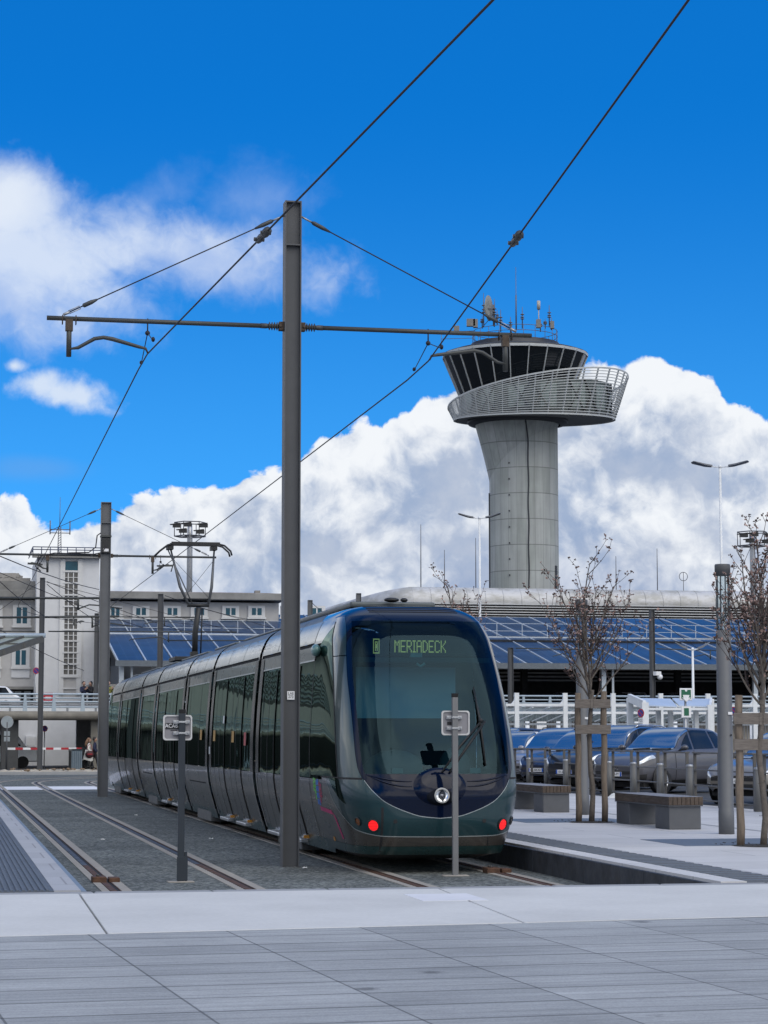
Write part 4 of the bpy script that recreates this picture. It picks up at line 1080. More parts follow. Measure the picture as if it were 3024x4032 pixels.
# ---- contact wires
mb = MB()
def wire(name, pts, label, r=.0105, sag=0.0):
    P_ = []
    for i in range(len(pts)-1):
        a, b = Vector(pts[i]), Vector(pts[i+1]); n = 6 if sag else 1
        for k in range(n):
            t = k/n; P_.append(a.lerp(b, t)-Vector((0, 0, sag*4*t*(1-t))))
    P_.append(Vector(pts[-1]))
    t = thing('overhead_wire', label, 'overhead wire', (pts[0][0], pts[0][1], pts[0][2]), group='overhead wires of the tram line')
    mb = MB(); mb.tube(P_, r, 6); mb.build('wire', m_wire, t); return t
arcA, arcB = [], []
for off, lst in ((TR2, arcA), (TR1, arcB)):
    for p in track_path(off)[1:]:
        if p[1] > V2+2: lst.append((p[0], p[1], 6.75))
def Tp(px, py, Y): q = T(at(px, py, Y)); return (q.x, q.y, q.z)
wA0 = (UP+WA[0], VPOLE, WA[1]); wB0 = (UP+WB[0], VPOLE, WB[1])
wA1 = Tp(1941, 0, 15.0); wB1 = Tp(2711, 0, 15.0)
def ext(a, b, k): return tuple(a[i]+(b[i]-a[i])*k for i in range(3))
def onv(px, py, v): q = tpx(px, py, v); return (q[0], v, q[1])
lowA = onv(545, 1455, VPOLE+1.1); lowB = onv(1603, 1497, VPOLE+1.1)
ta = wire('contact_wire', [ext(wA0, wA1, 3.0), wA0, lowA, (U2+TR2-.05-U2, V2, z_at(TR2, V2, 2235))]+arcA, 'left overhead wire running past the front of the tall steel pole')
tb_ = wire('contact_wire', [ext(wB0, wB1, 3.0), wB0, lowB, (TR1+.03, V2, z_at(TR1, V2, 2240))]+arcB, 'right overhead wire crossing in front of the control tower')
for t, a, b, px, py in ((ta, wA0, wA1, 1040, 930), (tb_, wB0, wB1, 2040, 945)):
    best = min((abs((lambda q: q)(k/200)-0) if False else abs(0), k) for k in range(1))
    # section insulator sleeve on the wire
    va_, vb_ = Vector(a), Vector(b); kk_ = None; bd = 1e9
    for k in range(400):
        q = va_.lerp(vb_, k/400); w_ = W(q.x, q.y, q.z); d = w_-Vector((0, 0, CAMZ)); dd2 = (ray(px, py).normalized()-d.normalized()).length
        if dd2 < bd: bd = dd2; kk_ = k/400
    d = (vb_-va_).normalized(); c = va_.lerp(vb_, kk_)
    mb = MB(); mb.tube([c-d*.28, c-d*.25, c-d*.08, c, c+d*.06, c+d*.22, c+d*.25], [.012, .035, .040, .022, .045, .045, .014], 8); e_s = d.cross(Vector((0, 0, 1))).normalized()
    for q_ in (-.2, .12): mb.tube([c+d*q_-e_s*.055, c+d*q_+e_s*.055], [.022, .022], 6)
    mb.build('section_insulator', m_ins, t)
# further wires over the curve (span wires, second line)
ex = [((0, 2190, 64), (390, 2321, 100), 'sagging span wire from the left edge to the second pole'), ((0, 2255, 100), (560, 2470, 112), 'thin span wire crossing the stair tower windows'), ((0, 2290, 90), (175, 2425, 106), 'short span wire running down to the pole in the stone bed'),
      ((185, 2290, 106), (780, 2505, 122), 'long span wire over the stair tower and solar roof'), ((185, 2300, 106), (395, 2455, 116), 'steep span wire beside the stair tower window column'), ((650, 2345, 110), (980, 2440, 122), 'span wire in front of the solar roof'), ((1230, 2375, 115), (1300, 2420, 119), 'pair of short stay wires on the pole above the tram roof'),
      ((2575, 2420, 122), (2760, 2560, 124), 'stay wire of the pole with the white camera'), ((0, 2480, 95), (330, 2640, 120), 'span wire in front of the left building windows'), ((390, 2390, 100), (430, 2355, 100), 'short wire stub beside the second pole')]
for a, b, l in ex: wire('span_wire', [Tp(*a), Tp(*b)], l, r=.016, sag=.10)
for (px0, py0, px1, py1, D, l) in ((0, 2355, 400, 2355, 100, 'horizontal grey tube arm in front of the left building'), (0, 2432, 470, 2427, 108, 'lower horizontal grey tube arm crossing the stair tower')):
    a, b = Tp(px0-60, py0, D), Tp(px1, py1, D); t = thing('cantilever_tube', l, 'tube arm', a, group='tube arms over the far curve'); mb = MB(); mb.tube([a, b], .055, 8); mb.build('tube', m_arm, t)
    m_ = Vector(a).lerp(Vector(b), .8); mb = MB(); mb.tube([m_, m_-Vector((0, 0, .55))], .05, 8); mb.tube([m_-Vector((0, 0, .5)), m_+Vector((.5, 0, -.3)), m_+Vector((.9, 0, -.32)), m_+Vector((2.0, 0, -.45))], .035, 6); mb.build('steady_arm', m_arm, t)
# ---- two sign posts seen from behind
m_dkpost = mat('dark_blue_grey_post', (.022, .030, .040), .5, metal=.2, var=.1)
m_gpost = mat('mid_grey_post', (.17, .172, .175), .5, metal=.1, var=.08)
m_plate = mat('sign_back_grey', (.24, .235, .25), .6, var=.05)
def signpost(px_base, py_base, py_top, w, mt, label, plate_px, cap=True, lean=0.0, extra=None):
    b = T(atz(px_base, py_base, 0.0)); zt = z_at(b.x, b.y, py_top)
    t = thing('sign_post', label, 'sign post', (b.x, b.y, 0), group='slim sign posts in front of the tram')
    mb = MB(); mb.box(-w/2, w/2, -.03, .03, 0, zt-.05); mb.build('post', mt, t, off=(0, 0, 0), bevel=.006)
    mb = MB(); mb.box(-w/2-.002, w/2+.002, -.032, .032, zt-.05, zt); mb.build('cap', m_black, t, off=(0, 0, 0), bevel=.004)
    mb = MB(); mb.box(-.16, .16, -.10, .10, -.005, .012); mb.build('footing', m_strip, t, off=(0, 0, 0), bevel=.01)
    x0, x1, y0, y1 = plate_px; Yd = W(b.x, b.y).y; pw0 = (x0-px_base)/F*Yd; pw1 = (x1-px_base)/F*Yd; z0 = z_at(b.x, b.y, y1); z1 = z_at(b.x, b.y, y0)
    r = .035; poly = []
    for cx_, cz_, a0 in ((pw1-r, z1-r, 0), (pw0+r, z1-r, 90), (pw0+r, z0+r, 180), (pw1-r, z0+r, 270)):
        for k in range(6): a = radians(a0+k*18); poly.append((cx_+r*cos(a), cz_+r*sin(a)))
    mb = MB(); mb.prism(poly, 'Y', .045, .052); sgn = mb.build('sign_plate', m_plate, t, off=(0, 0, 0))
    mb = MB(); n = len(poly); cxm, czm = (pw0+pw1)/2, (z0+z1)/2
    inn = [(cxm+(p[0]-cxm)*(1-.018/(pw1-cxm)), czm+(p[1]-czm)*(1-.018/(z1-czm))) for p in poly]
    for i in range(n):
        j = (i+1) % n; a, b_, c, d = poly[i], poly[j], inn[j], inn[i]
        mb.add([(a[0], .030, a[1]), (b_[0], .030, b_[1]), (c[0], .030, c[1]), (d[0], .030, d[1]), (a[0], .046, a[1]), (b_[0], .046, b_[1]), (c[0], .046, c[1]), (d[0], .046, d[1])], [(0, 1, 2, 3), (0, 4, 5, 1), (3, 2, 6, 7)])
    mb.build('rim', mat('pale_sign_rim', (.55, .55, .54), .5, metal=.3), sgn, off=(0, 0, 0))
    for zz in (lerp(z0, z1, .28), lerp(z0, z1, .72)):
        mb = MB(); mb.box(-.105, .095, .012, .044, zz-.022, zz+.022); mb.box(-w/2-.008, w/2+.008, -.040, .035, zz-.012, zz+.012)
        for q in (-.085, .08): mb.cyl((q, .0, zz), (q, .012, zz), .013, n=8)
        mb.build('bracket', m_galv, sgn, off=(0, 0, 0), bevel=.003)
    return t, sgn, (pw0, pw1, z0, z1)
s1, sg1, pr1 = signpost(711, 3473, 2793, .078, m_dkpost, 'dark blue grey post with stickered sign back left of the main pole', (638, 752, 2815, 2915))
xa, xb, z0, z1 = pr1
mb = MB(); mb.box(xa+.03, xa+.03+.155, .038, .044, lerp(z0, z1, .44), lerp(z0, z1, .68)); stk = mb.build('sticker', m_ink, sg1, off=(0, 0, 0))
text_obj('lettering', 'ACAB', .066, m_white, stk, (xa+.03+.072, .0372, lerp(z0, z1, .565)), (pi/2, 0, 0), extrude=.0005, squash=.9)
mb = MB(); mb.box(xa+.09, xa+.17, .040, .044, lerp(z0, z1, .38), lerp(z0, z1, .41)); mb.build('sticker', m_ink, sg1, off=(0, 0, 0))
mb = MB(); mb.box(.045, .075, -.02, .03, 0, .36); mb.box(-.05, .08, -.035, -.03, .02, .30); mb.build('splice_plate', m_dkpost, s1, off=(0, 0, 0), bevel=.004)
s2, sg2, pr2 = signpost(1793, 3449, 2730, .072, m_gpost, 'mid grey post with plain sign back in front of the tram windscreen', (1742, 1855, 2798, 2895))
xa, xb, z0, z1 = pr2
mb = MB(); mb.box(xa+.075, xa+.145, .039, .044, lerp(z0, z1, .42), lerp(z0, z1, .55)); mb.build('sticker', m_ink, sg2, off=(0, 0, 0))
# ================================================================ platform furniture
m_benchm = mat('bench_grey_steel', (.115, .120, .128), .55, metal=.1, var=.08, var2=.12)
m_wood = mat('dark_weathered_wood', (.085, .062, .046), .75, var=.35, scale=5, var2=.25, stretch=(6, 1, 6))
m_woodtop = mat('bench_top_wood', (.22, .22, .23), .7, var=.2, scale=6, stretch=(8, 1, 1))
m_stake = mat('grey_brown_stake_wood', (.165, .130, .098), .85, var=.35, scale=7, stretch=(6, 6, .7), bump=.25, bscale=30)
m_plank = mat('grey_weathered_plank', (.145, .125, .108), .85, var=.35, scale=7, stretch=(1, 6, 6), bump=.25, bscale=30)
m_bark = mat('grey_brown_bark', (.115, .098, .082), .9, var=.35, scale=16, bump=.5, bscale=40)
m_twig = mat('dark_twig_bark', (.050, .034, .030), .9, var=.25, scale=20)
m_bloss = mat('pale_pink_blossom', (.40, .27, .23), .8, var=.45, scale=9, var2=.3)
m_bud = mat('dark_red_bud', (.085, .050, .040), .8, var=.4, scale=9, var2=.3)
PL = .31
def bench(px, py, L, label):
    """near right corner of the near leg at the pixel"""
    q = T(atz(px, py, PL)); t = thing('bench', label, 'bench', (q.x-.26, q.y, PL), group='timber benches on the platform')
    w = .52
    for v0 in (.0, L-.72):
        mb = MB(); mb.box(-w/2, w/2, v0+.02, v0+.70, 0, .355); mb.build('leg', m_benchm, t, off=(0, 0, 0), bevel=.012)
    mb = MB(); mb.box(-w/2-.02, w/2+.02, v0*0-.02, L+.0, .355, .372); mb.build('seat_frame', m_benchm, t, off=(0, 0, 0))
    n = 8
    seat = None
    mb = MB()
    for k in range(n):
        x0 = -w/2-.02+k*(w+.04)/n; mb.box(x0+.003, x0+(w+.04)/n-.003, -.03, L, .374, .50)
    seat = mb.build('seat', m_wood, t, off=(0, 0, 0), bevel=.004)
    mb = MB(); mb.box(-w/2-.018, w/2+.018, -.026, L-.004, .4995, .503); mb.build('seat_top', m_woodtop, seat, off=(0, 0, 0))
    return t
bench(2763, 3266, 2.75, 'grey and timber bench nearest the plaza, between the two lamp columns')
bench(2244, 3199, 2.75, 'timber bench just behind the right edge of the tram')
def lamp_column(px, py, pytop, label):
    q = T(atz(px, py, PL)); H = z_at(q.x, q.y, pytop)-PL
    t = thing('lamp_column', label, 'lamp column', (q.x, q.y, PL), group='grey lamp columns with clear cylinder tops')
    mb = MB(); mb.lathe([(.0, 0), (.116, 0), (.116, .34), (.112, .345), (.112, H-1.0), (.10, H-.98), (.0, H-.98)], 28, (0, 0, 0)); col = mb.build('column', m_poleb, t, off=(0, 0, 0))
    mb = MB(); mb.box(.01, .075, -.1235, -.11, 1.75, 1.79); mb.build('pale_plate', m_white, col, off=(0, 0, 0))
    mb = MB(); mb.cyl((.055, -.105, 1.45), (.055, -.118, 1.45), .014, n=10); mb.build('lock', m_dk, col, off=(0, 0, 0))
    mb = MB(); mb.lathe([(.105, H-.98), (.105, H-.16)], 28); mb.build('clear_cylinder', glass('lamp_clear', (.80, .85, .86), .03), t, off=(0, 0, 0), fixn=False)
    mb = MB(); mb.lathe([(.05, H-.98), (.05, H-.80), (.03, H-.78), (.0, H-.78)], 16); mb.build('lamp_core', m_bright, t, off=(0, 0, 0))
    for a in (.8, 2.4, 4.0, 5.5):
        mb = MB(); mb.tube([(.092*cos(a), .092*sin(a), H-.98), (.092*cos(a), .092*sin(a), H-.16)], .010, 6); mb.build('glass_stay', m_poleb, t, off=(0, 0, 0))
    mb = MB(); mb.lathe([(.0, H-.17), (.116, H-.17), (.118, H-.02), (.11, H), (.0, H)], 28); mb.build('cap', m_pole, t, off=(0, 0, 0))
    return t
lamp_column(2861, 3284, 2222, 'right grey lamp column with clear cylinder top beside the nearest bench')
lamp_column(2297, 3208, 2361, 'grey lamp column directly behind the staked middle tree')
# ---- young trees
def young_tree(px, py, pytop, label, seed, vx=None, spread=1.0, n_main=15, fork=None):
    rnd = random.Random(seed)
    if vx is None: q = T(atz(px, py, PL))
    else: q = Vector((vx[0], vx[1], PL))
    H = z_at(q.x, q.y, pytop)-PL
    t = thing('blossom_tree', label, 'tree', (q.x, q.y, PL), group='young staked blossom trees along the platform')
    hf = fork or H*.42
    def wob(p, a): return Vector((p[0]+rnd.uniform(-a, a), p[1]+rnd.uniform(-a, a), p[2]))
    mb = MB(); pts = [Vector((0, 0, -.02))]
    for k in range(1, 12): z = hf*1.08*k/11; pts.append(wob((.0+.03*sin(k*.7), 0, z), .010))
    mb.tube(pts, [.048-.016*k/11+rnd.uniform(-.003, .003) for k in range(12)], 10)
    for k in range(26):
        z = rnd.uniform(.2, hf); a = rnd.uniform(0, 6.28); mb.ball((.038*cos(a), .038*sin(a), z), rnd.uniform(.008, .016), 6, 4, (1, 1, .6))
    mb.build('trunk', m_bark, t, off=(0, 0, 0))
    br = MB(); bl = MB(); bd = MB(); thick = MB()
    def cluster(p, s=1.0):
        tgt = bl if rnd.random() < .5 else bd
        for _ in range(rnd.randint(2, 5)):
            c = p+Vector((rnd.uniform(-1, 1), rnd.uniform(-1, 1), rnd.uniform(-1, 1)))*.018*s
            r = rnd.uniform(.011, .022)*s; ax = Vector((rnd.uniform(-1, 1), rnd.uniform(-1, 1), rnd.uniform(-1, 1))).normalized(); b = ax.orthogonal().normalized(); d = ax.cross(b)
            tgt.add([c+b*r, c+d*r, c-b*r, c-d*r, c+ax*r*.8], [(0, 1, 4), (1, 2, 4), (2, 3, 4), (3, 0, 4), (3, 2, 1, 0)])
    def grow(p, d, L, r, depth):
        n = max(4, int(L/.11)); pts = [p]; cur = p.copy(); dd_ = d.copy()
        for k in range(n):
            up = Vector((0, 0, 1)); dd_ = (dd_+up*(.06 if depth == 0 else .10)+Vector((rnd.uniform(-1, 1), rnd.uniform(-1, 1), rnd.uniform(-.6, .6)))*.09).normalized()
            cur = cur+dd_*(L/n); pts.append(cur.copy())
        (thick if depth == 0 else br).tube(pts, [max(.0035, r*(1-.80*k/n)) for k in range(n+1)], 6 if depth == 0 else 5, cap=False)
        for k in range(1, n+1):
            f = k/n
            if rnd.random() < (.20 if depth == 0 else .42) and (depth > 0 or f > .35):
                o = Vector((rnd.uniform(-1, 1), rnd.uniform(-1, 1), rnd.uniform(-.2, .9))).normalized()*rnd.uniform(.03, .09)
                br.tube([pts[k], pts[k]+o], [.004, .003], 4, cap=False); cluster(pts[k]+o, rnd.uniform(.6, 1.1))
            if depth < 2 and f > .12 and rnd.random() < (.58 if depth == 0 else .26):
                side = (dd_.orthogonal().normalized()); side = Matrix.Rotation(rnd.uniform(0, 6.28), 3, dd_)@side
                nd = (dd_*.75+side*.75+Vector((0, 0, .25))).normalized()
                grow(pts[k], nd, L*rnd.uniform(.26, .50)*(1-.45*f), r*.52*(1-.5*f), depth+1)
        cluster(pts[-1], 1.0)
    top = Vector((.0, 0, hf))
    grow(top, Vector((rnd.uniform(-.05, .05), 0, 1)), H-hf-.05, .034, 0)
    for i in range(n_main):
        a = i*2.399+rnd.uniform(-.3, .3); z = hf*lerp(.96, 1.0, rnd.random())+(H-hf)*.42*(i/n_main)
        out = rnd.uniform(.26, .58)*spread*(1.1-.3*i/n_main); d = Vector((cos(a)*out, sin(a)*out, .72)).normalized()
        grow(Vector((0, 0, z)), d, (H-z)*rnd.uniform(.55, .90), .020, 0)
    zmx = max(v.z for m_ in (thick, br, bl, bd) for v in m_.v); kz = (H-hf)/(zmx-hf)
    for m_ in (thick, br, bl, bd):
        for i_, v in enumerate(m_.v):
            if v.z > hf: m_.v[i_] = Vector((v.x*(.55+.45*kz), v.y*(.55+.45*kz), hf+(v.z-hf)*kz))
    cr = thick.build('crown', m_bark, t, off=(0, 0, 0), fixn=False)
    br.build('twigs', m_twig, cr, off=(0, 0, 0), fixn=False)
    tag(bl.build('blossoms', m_bloss, cr, off=(0, 0, 0), fixn=False), kind='stuff'); tag(bd.build('buds', m_bud, cr, off=(0, 0, 0), fixn=False), kind='stuff')
    return t, q
def stakes(q, label, xs, tops, board_z, vv=0.0):
    t = thing('tree_stake_frame', label, 'tree support', (q.x, q.y, PL), group='wooden frames of stakes holding the young trees')
    for (x, y), h in zip(xs, tops):
        mb = MB(); n = 8; mb.tube([(x+.006*sin(k*1.7), y+.006*cos(k*2.1), -.01+h*k/n) for k in range(n+1)], [.052+.003*sin(k*2.3) for k in range(n+1)], 10); mb.build('stake', m_stake, t, off=(0, 0, 0))
    a, b = xs
    for z in board_z:
        mb = MB(); e = .10; yb = min(a[1], b[1])-.075
        mb.box(a[0]-e, b[0]+e, yb, yb+.028, z-.075, z+.075); o = mb.build('cross_board', m_plank, t, off=(0, 0, 0), bevel=.004)
    for dx in (-.02, .035):
        mb = MB(); mb.box(dx-.016, dx+.016, yb-.006, yb+.034, board_z[0]-.08, board_z[0]+.08); mb.build('tie_band', m_plank, o, off=(0, 0, 0))
    return t
t1, q1 = young_tree(2329, 3238, 2112, 'staked blossom tree in the middle, beside the nearest bench', 3, fork=2.05)
k1 = W(q1.x, q1.y).y/F
stakes(q1, 'two post wooden stake frame round the middle blossom tree', [(-.205, .05), (.215, -.06)], [2.17, 2.20], [1.98, 1.55])
t2, q2 = young_tree(3006, 3331, 2015, 'nearest staked blossom tree cut by the right edge of the picture', 11, fork=1.85, spread=1.1, n_main=18)
stakes(q2, 'wooden stake frame at the right edge, round the nearest tree', [(-.29, .06), (.36, .05)], [1.98, 2.0], [1.66, 1.32])
young_tree(0, 0, 2215, 'slender blossom tree whose upper twigs show above the right side of the tram', 23, vx=(10.52, 44.4), fork=2.3, spread=.8, n_main=11)
# soil and leaves in the tree pits
m_soil = mat('tree_pit_soil', (.035, .030, .022), .95, var=.4, scale=30)
for q in (q1, q2):
    mb = MB(); rnd = random.Random(5)
    mb.lathe([(.0, PL+.02), (.36, PL+.012), (.40, PL+.002)], 18, (q.x, q.y, 0)); 
    o = mb.build('pit_soil', m_soil, off=(q.x, q.y, PL)); tag(o, kind='stuff')
    mb = MB()
    for _ in range(45):
        a = rnd.uniform(0, 6.28); r = rnd.uniform(.1, .75); c = Vector((q.x+r*cos(a), q.y+r*sin(a)*.8, PL+.022)); s = rnd.uniform(.015, .035); b = rnd.uniform(0, 6.28)
        mb.add([c+Vector((s*cos(b), s*sin(b), 0)), c+Vector((-s*sin(b)*.5, s*cos(b)*.5, .012)), c-Vector((s*cos(b), s*sin(b), -.008)), c+Vector((s*sin(b)*.5, -s*cos(b)*.5, .004))], [(0, 1, 2, 3)])
    tag(mb.build('fallen_leaves', m_leaf, off=(q.x, q.y, PL), fixn=False), kind='stuff')
# ---- fence: round bollards with square railing frames between them
m_rail = mat('brown_grey_railing_paint', (.098, .094, .088), .55, metal=.1, var=.08)
m_boll = mat('grey_bollard_paint', (.135, .136, .132), .55, metal=.1, var=.06)
fa, fb = T(atz(2424, 3137, PL)), T(atz(2955, 3193, PL))
def fence_pt(v): k = (v-fa.y)/(fb.y-fa.y); return fa.x+(fb.x-fa.x)*k
pro_b = pro_p = None
vs_f = [33.2+i*2.30 for i in range(17)]
pl_words = ['nearest the right edge', 'by the right lamp column', 'between bench and lamp column', 'behind the nearest bench', 'behind the stake frame', 'left of the lamp column', 'behind the far bench', 'beside the tram']
def fence_unit(proto):
    t = thing('bollard', 'x', 'bollard', (0, 0, 0), group='round grey bollards along the car park')
    mb = MB(); mb.lathe([(.0, -.05), (.075, -.05), (.075, .80), (.0, .80)], 18); mb.build('post', m_boll, t, off=(0, 0, 0))
    mb = MB(); mb.lathe([(.077, .80), (.077, .825), (.070, .842), (.03, .85), (.0, .85)], 18); mb.build('cap', m_galv, t, off=(0, 0, 0))
    p = thing('railing_frame', 'x', 'railing', (0, 0, 0), group='grey steel railing frames along the car park')
    L = 1.72
    for y in (.0, L):
        mb = MB(); mb.box(-.03, .03, y-.006, y+.05, -.05, 1.08); mb.build('post', m_rail, p, off=(0, 0, 0), bevel=.004)
    mb = MB(); mb.box(-.055, .055, -.01, L+.055, 1.08, 1.115); mb.build('top_rail', m_rail, p, off=(0, 0, 0), bevel=.006)
    for z in (.74, .42, .12):
        mb = MB(); mb.box(-.035, .035, .05, L, z-.014, z+.014); mb.build('mid_rail', m_rail, p, off=(0, 0, 0), bevel=.004)
    return t, p
pro_b, pro_p = fence_unit(True)
ang = -atan((fb.x-fa.x)/(fb.y-fa.y))
ordn = ['nearest', 'second', 'third', 'fourth', 'fifth', 'sixth', 'seventh', 'eighth', 'ninth', 'tenth', 'eleventh', 'twelfth', 'thirteenth', 'fourteenth', 'fifteenth', 'sixteenth', 'farthest']
for i, v in enumerate(vs_f):
    lb = '%s round grey bollard along the car park, counted from the right edge' % ordn[i]
    lp = '%s grey railing frame along the car park, counted from the right edge' % ordn[i]
    u = fence_pt(v)
    if i == 0:
        b, p = pro_b, pro_p; b['label'] = lb; p['label'] = lp
        b.location = W(u, v, PL); p.location = W(fence_pt(v+.16), v+.16, PL)
    else:
        b = dup(pro_b, lb, W(u, v, PL)); p = dup(pro_p, lp, W(fence_pt(v+.16), v+.16, PL))
    b.rotation_euler = (0, 0, TH); p.rotation_euler = (0, 0, TH+ang)
# white paper bag under the railing
q = T(atz(2418, 3143, PL)); mb = MB(); rnd = random.Random(3)
mb.grid(lambda a, b: (q.x+(a-.5)*.34, q.y+(b-.5)*.25, PL+.004+.09*sin(pi*a)*sin(pi*b)+.035*sin(a*9+b*7)*sin(pi*a)*sin(pi*b)), 8, 8, smooth=False)
tag(mb.build('litter_bag', m_paper, off=(q.x, q.y, PL), fixn=False), 'crumpled white bag lying on the platform behind the bench', 'litter')
# ================================================================ parked cars
m_tyre = mat('tyre_rubber', (.015, .015, .016), .85, var=.15, scale=20)
m_rim = mat('silver_rim', (.52, .53, .55), .3, metal=.85, var=.08)
m_cglass = dark_glass('car_side_glass', (.012, .014, .015), (.7, .75, .78))
m_wsh = dark_glass('car_windscreen_glass', (.030, .038, .042), (1.0, 1.0, 1.0), f0=.52)
m_plast = mat('black_car_plastic', (.018, .018, .019), .6, var=.1)
m_hl = mat('headlamp_glass', (.62, .66, .70), .12, metal=.3, var=.2, scale=12, coat=1.0)
m_chrome = mat('chrome_trim', (.70, .71, .73), .12, metal=1.0, var=.05)
m_plateb = mat('plate_blue', (.02, .10, .45), .5)
def paint(n, c, metal=.25, rough=.32): return mat(n, c, rough, metal=metal, var=.03, coat=.75)
def car(world, rotz, label, pm, L=4.35, Wd=1.82, H=1.58, hood=.98, belt=1.0, cowl=.62, suv=True, plate=None, rails=False, chevron=False, chrome_line=False, rim=True):
    t = thing('parked_car', label, 'car', rot=rotz, world=world, group='cars parked in the car park behind the railing')
    h = L/2; w = Wd/2
    xs_ = [-h, -h+.06, -h+.25, -h+.65, -h*.35, h*.05, h*.22, cowl+.12, cowl+.55, h-.35, h-.12, h]
    # the cowl (foot of the windscreen) is at x = cowl
    roof_front = cowl-.80
    zr = interp([-h, -h+.06, -h+.22, -h+.55, -h+1.0, -.35, roof_front, roof_front+.35, cowl, cowl+.30, h-.45, h-.15, h], [.78, .92, H-.42, H-.12, H-.03, H, H-.03, H-.20, hood+.06, hood+.02, hood-.10, hood-.24, hood-.34])
    wy = interp([-h, -h+.10, -h+.5, -h*.4, h*.4, h-.6, h-.22, h], [w*.78, w*.90, w*.98, w, w, w*.97, w*.86, w*.60])
    gyf = interp([-h, -h+.5, -.3, cowl-.3, cowl, h], [w*.62, w*.68, w*.70, w*.72, w*.80, w*.7])
    zb = interp([-h, -h+.3, -h+.8, h-.8, h-.25, h], [.42, .30, .26, .24, .26, .34])
    zbelt = lambda x: min(belt+.04*(-x/h), zr(x)-.02)
    def sec(x, s):
        """half section, s 0..1 from the sill to the crown"""
        W_, B, T_, G = wy(x), zb(x), zr(x), gyf(x); S_ = zbelt(x); gl_h = max(0.0, T_-S_)
        k = min(1.0, gl_h/.35)
        yt = lerp(W_*.80, G, k)
        P = [(W_*.80, B), (W_*.955, B+.10), (W_*1.0, B+.38*(S_-B)), (W_*.99, B+.75*(S_-B)), (lerp(W_*.95, W_*.93, k), S_), (lerp(W_*.90, lerp(W_*.93, yt, .62), k), lerp(S_, T_, .58)), (yt, lerp(S_, T_, .90)), (yt*.80, T_-.012), (0.0, T_)]
        q = s*8; i = min(int(q), 7); f = q-i
        p0, p1, p2, p3 = P[max(i-1, 0)], P[i], P[i+1], P[min(i+2, 8)]
        def cr(a, b, c, d): return .5*((2*b)+(-a+c)*f+(2*a-5*b+4*c-d)*f*f+(-a+3*b-3*c+d)*f**3)
        return Vector((x, max(0, cr(p0[0], p1[0], p2[0], p3[0])), cr(p0[1], p1[1], p2[1], p3[1])))
    def off(x, s, e, side):
        d = 1e-3; a = sec(x+d, s)-sec(x-d, s); b = sec(x, min(1, s+d))-sec(x, max(0, s-d)); n = a.cross(b)
        n = n.normalized() if n.length > 1e-12 else Vector((0, 0, 1))
        p = sec(x, s)
        if n.dot(Vector((0, p.y+.15, p.z-.6))) < 0: n = -n
        p = p+n*e; return Vector((p.x, p.y*side, p.z))
    mb = MB(); NX, NS = 54, 32
    ex = [ -h+L*(i/NX) for i in range(NX+1)]
    mb.grid(lambda a, b: (lambda x, s: sec(x, s) if b <= .5 else (lambda p: Vector((p.x, -p.y, p.z)))(sec(x, s)))(ex[int(round(a*NX))], b*2 if b <= .5 else 2-2*b), NX, NS*2)
    for x in (-h, h):                                   # end caps
        loop = [sec(x, k/16) for k in range(17)]; loop2 = [Vector((p.x, -p.y, p.z)) for p in reversed(loop)]
        allp = loop+loop2[1:-0 or None]; mb.add(allp, [list(range(len(allp)))])
    body = mb.build('body', pm, t, off=(0, 0, 0))
    mb = MB(); mb.box(-h+.3, h-.3, -w*.78, w*.78, .18, .30); mb.build('underbody', m_plast, body, off=(0, 0, 0))
    def patch(nm, mt, x0, x1, s0, s1, e=.006, side=1, na=14, nb=8, par=None):
        mb = MB()
        def f(a, b):
            s = lerp(s0, s1, b); xa = x0(b) if callable(x0) else x0; xb = x1(b) if callable(x1) else x1
            return off(lerp(xa, xb, a), s, e, side)
        mb.grid(f, na, nb); return mb.build(nm, mt, par or t, off=(0, 0, 0))
    # windscreen: both halves in one pane
    mb = MB()
    def wf_(a, b):
        side = 1 if a >= .5 else -1; k = abs(a-.5)*2; x = lerp(cowl+.03, roof_front-.0, b)
        return off(x, lerp(1.0, .755-.02*b, k), .007, side)
    mb.grid(wf_, 20, 14); ws_ = mb.build('windscreen', m_wsh, t, off=(0, 0, 0))
    mb = MB()
    def ws2(a, b):
        side = 1 if a >= .5 else -1; k = abs(a-.5)*2; x = lerp(cowl+.10, roof_front-.05, b)
        return off(x, lerp(1.0, .738-.02*b, k), .004, side)
    mb.grid(ws2, 20, 14); mb.build('window_seal', m_plast, ws_, off=(0, 0, 0))
    mb = MB()
    def rf_(a, b):
        side = 1 if a >= .5 else -1; k = abs(a-.5)*2; x = lerp(-h+.10, -h+.42, b); return off(x, lerp(1.0, .74, k), .007, side)
    mb.grid(rf_, 12, 6); mb.build('rear_window', m_cglass, t, off=(0, 0, 0))
    for side in (1, -1):
        A = lambda b: lerp(cowl-.06, roof_front+.02, b**.9)
        patch('side_window', m_cglass, lambda b: -.12, A, .515, .735, .006, side)
        patch('side_window', m_cglass, lambda b: lerp(-1.10, -.98, b), lambda b: -.20, .515, .735, .006, side)
        patch('side_window', m_cglass, lambda b: lerp(-h+.42, -h+.80, b), lambda b: lerp(-1.18, -1.06, b), .52, .725, .006, side, 8)
        if chrome_line: patch('window_trim', m_chrome, lambda b: -h+.75, lambda b: roof_front+.18, .735, .750, .010, side, 20, 1)
        patch('sill_trim', m_plast, -h+.95, h-.95, .0, .13, .010, side, 10, 3)
        mb = MB()
        for x in (-.16, .78*cowl+.24): 
            pts = [off(x, lerp(.10, .50, k/10), .003, side) for k in range(11)]; mb.tube(pts, .006, 4)
        mb.build('door_gap', m_black, body, off=(0, 0, 0))
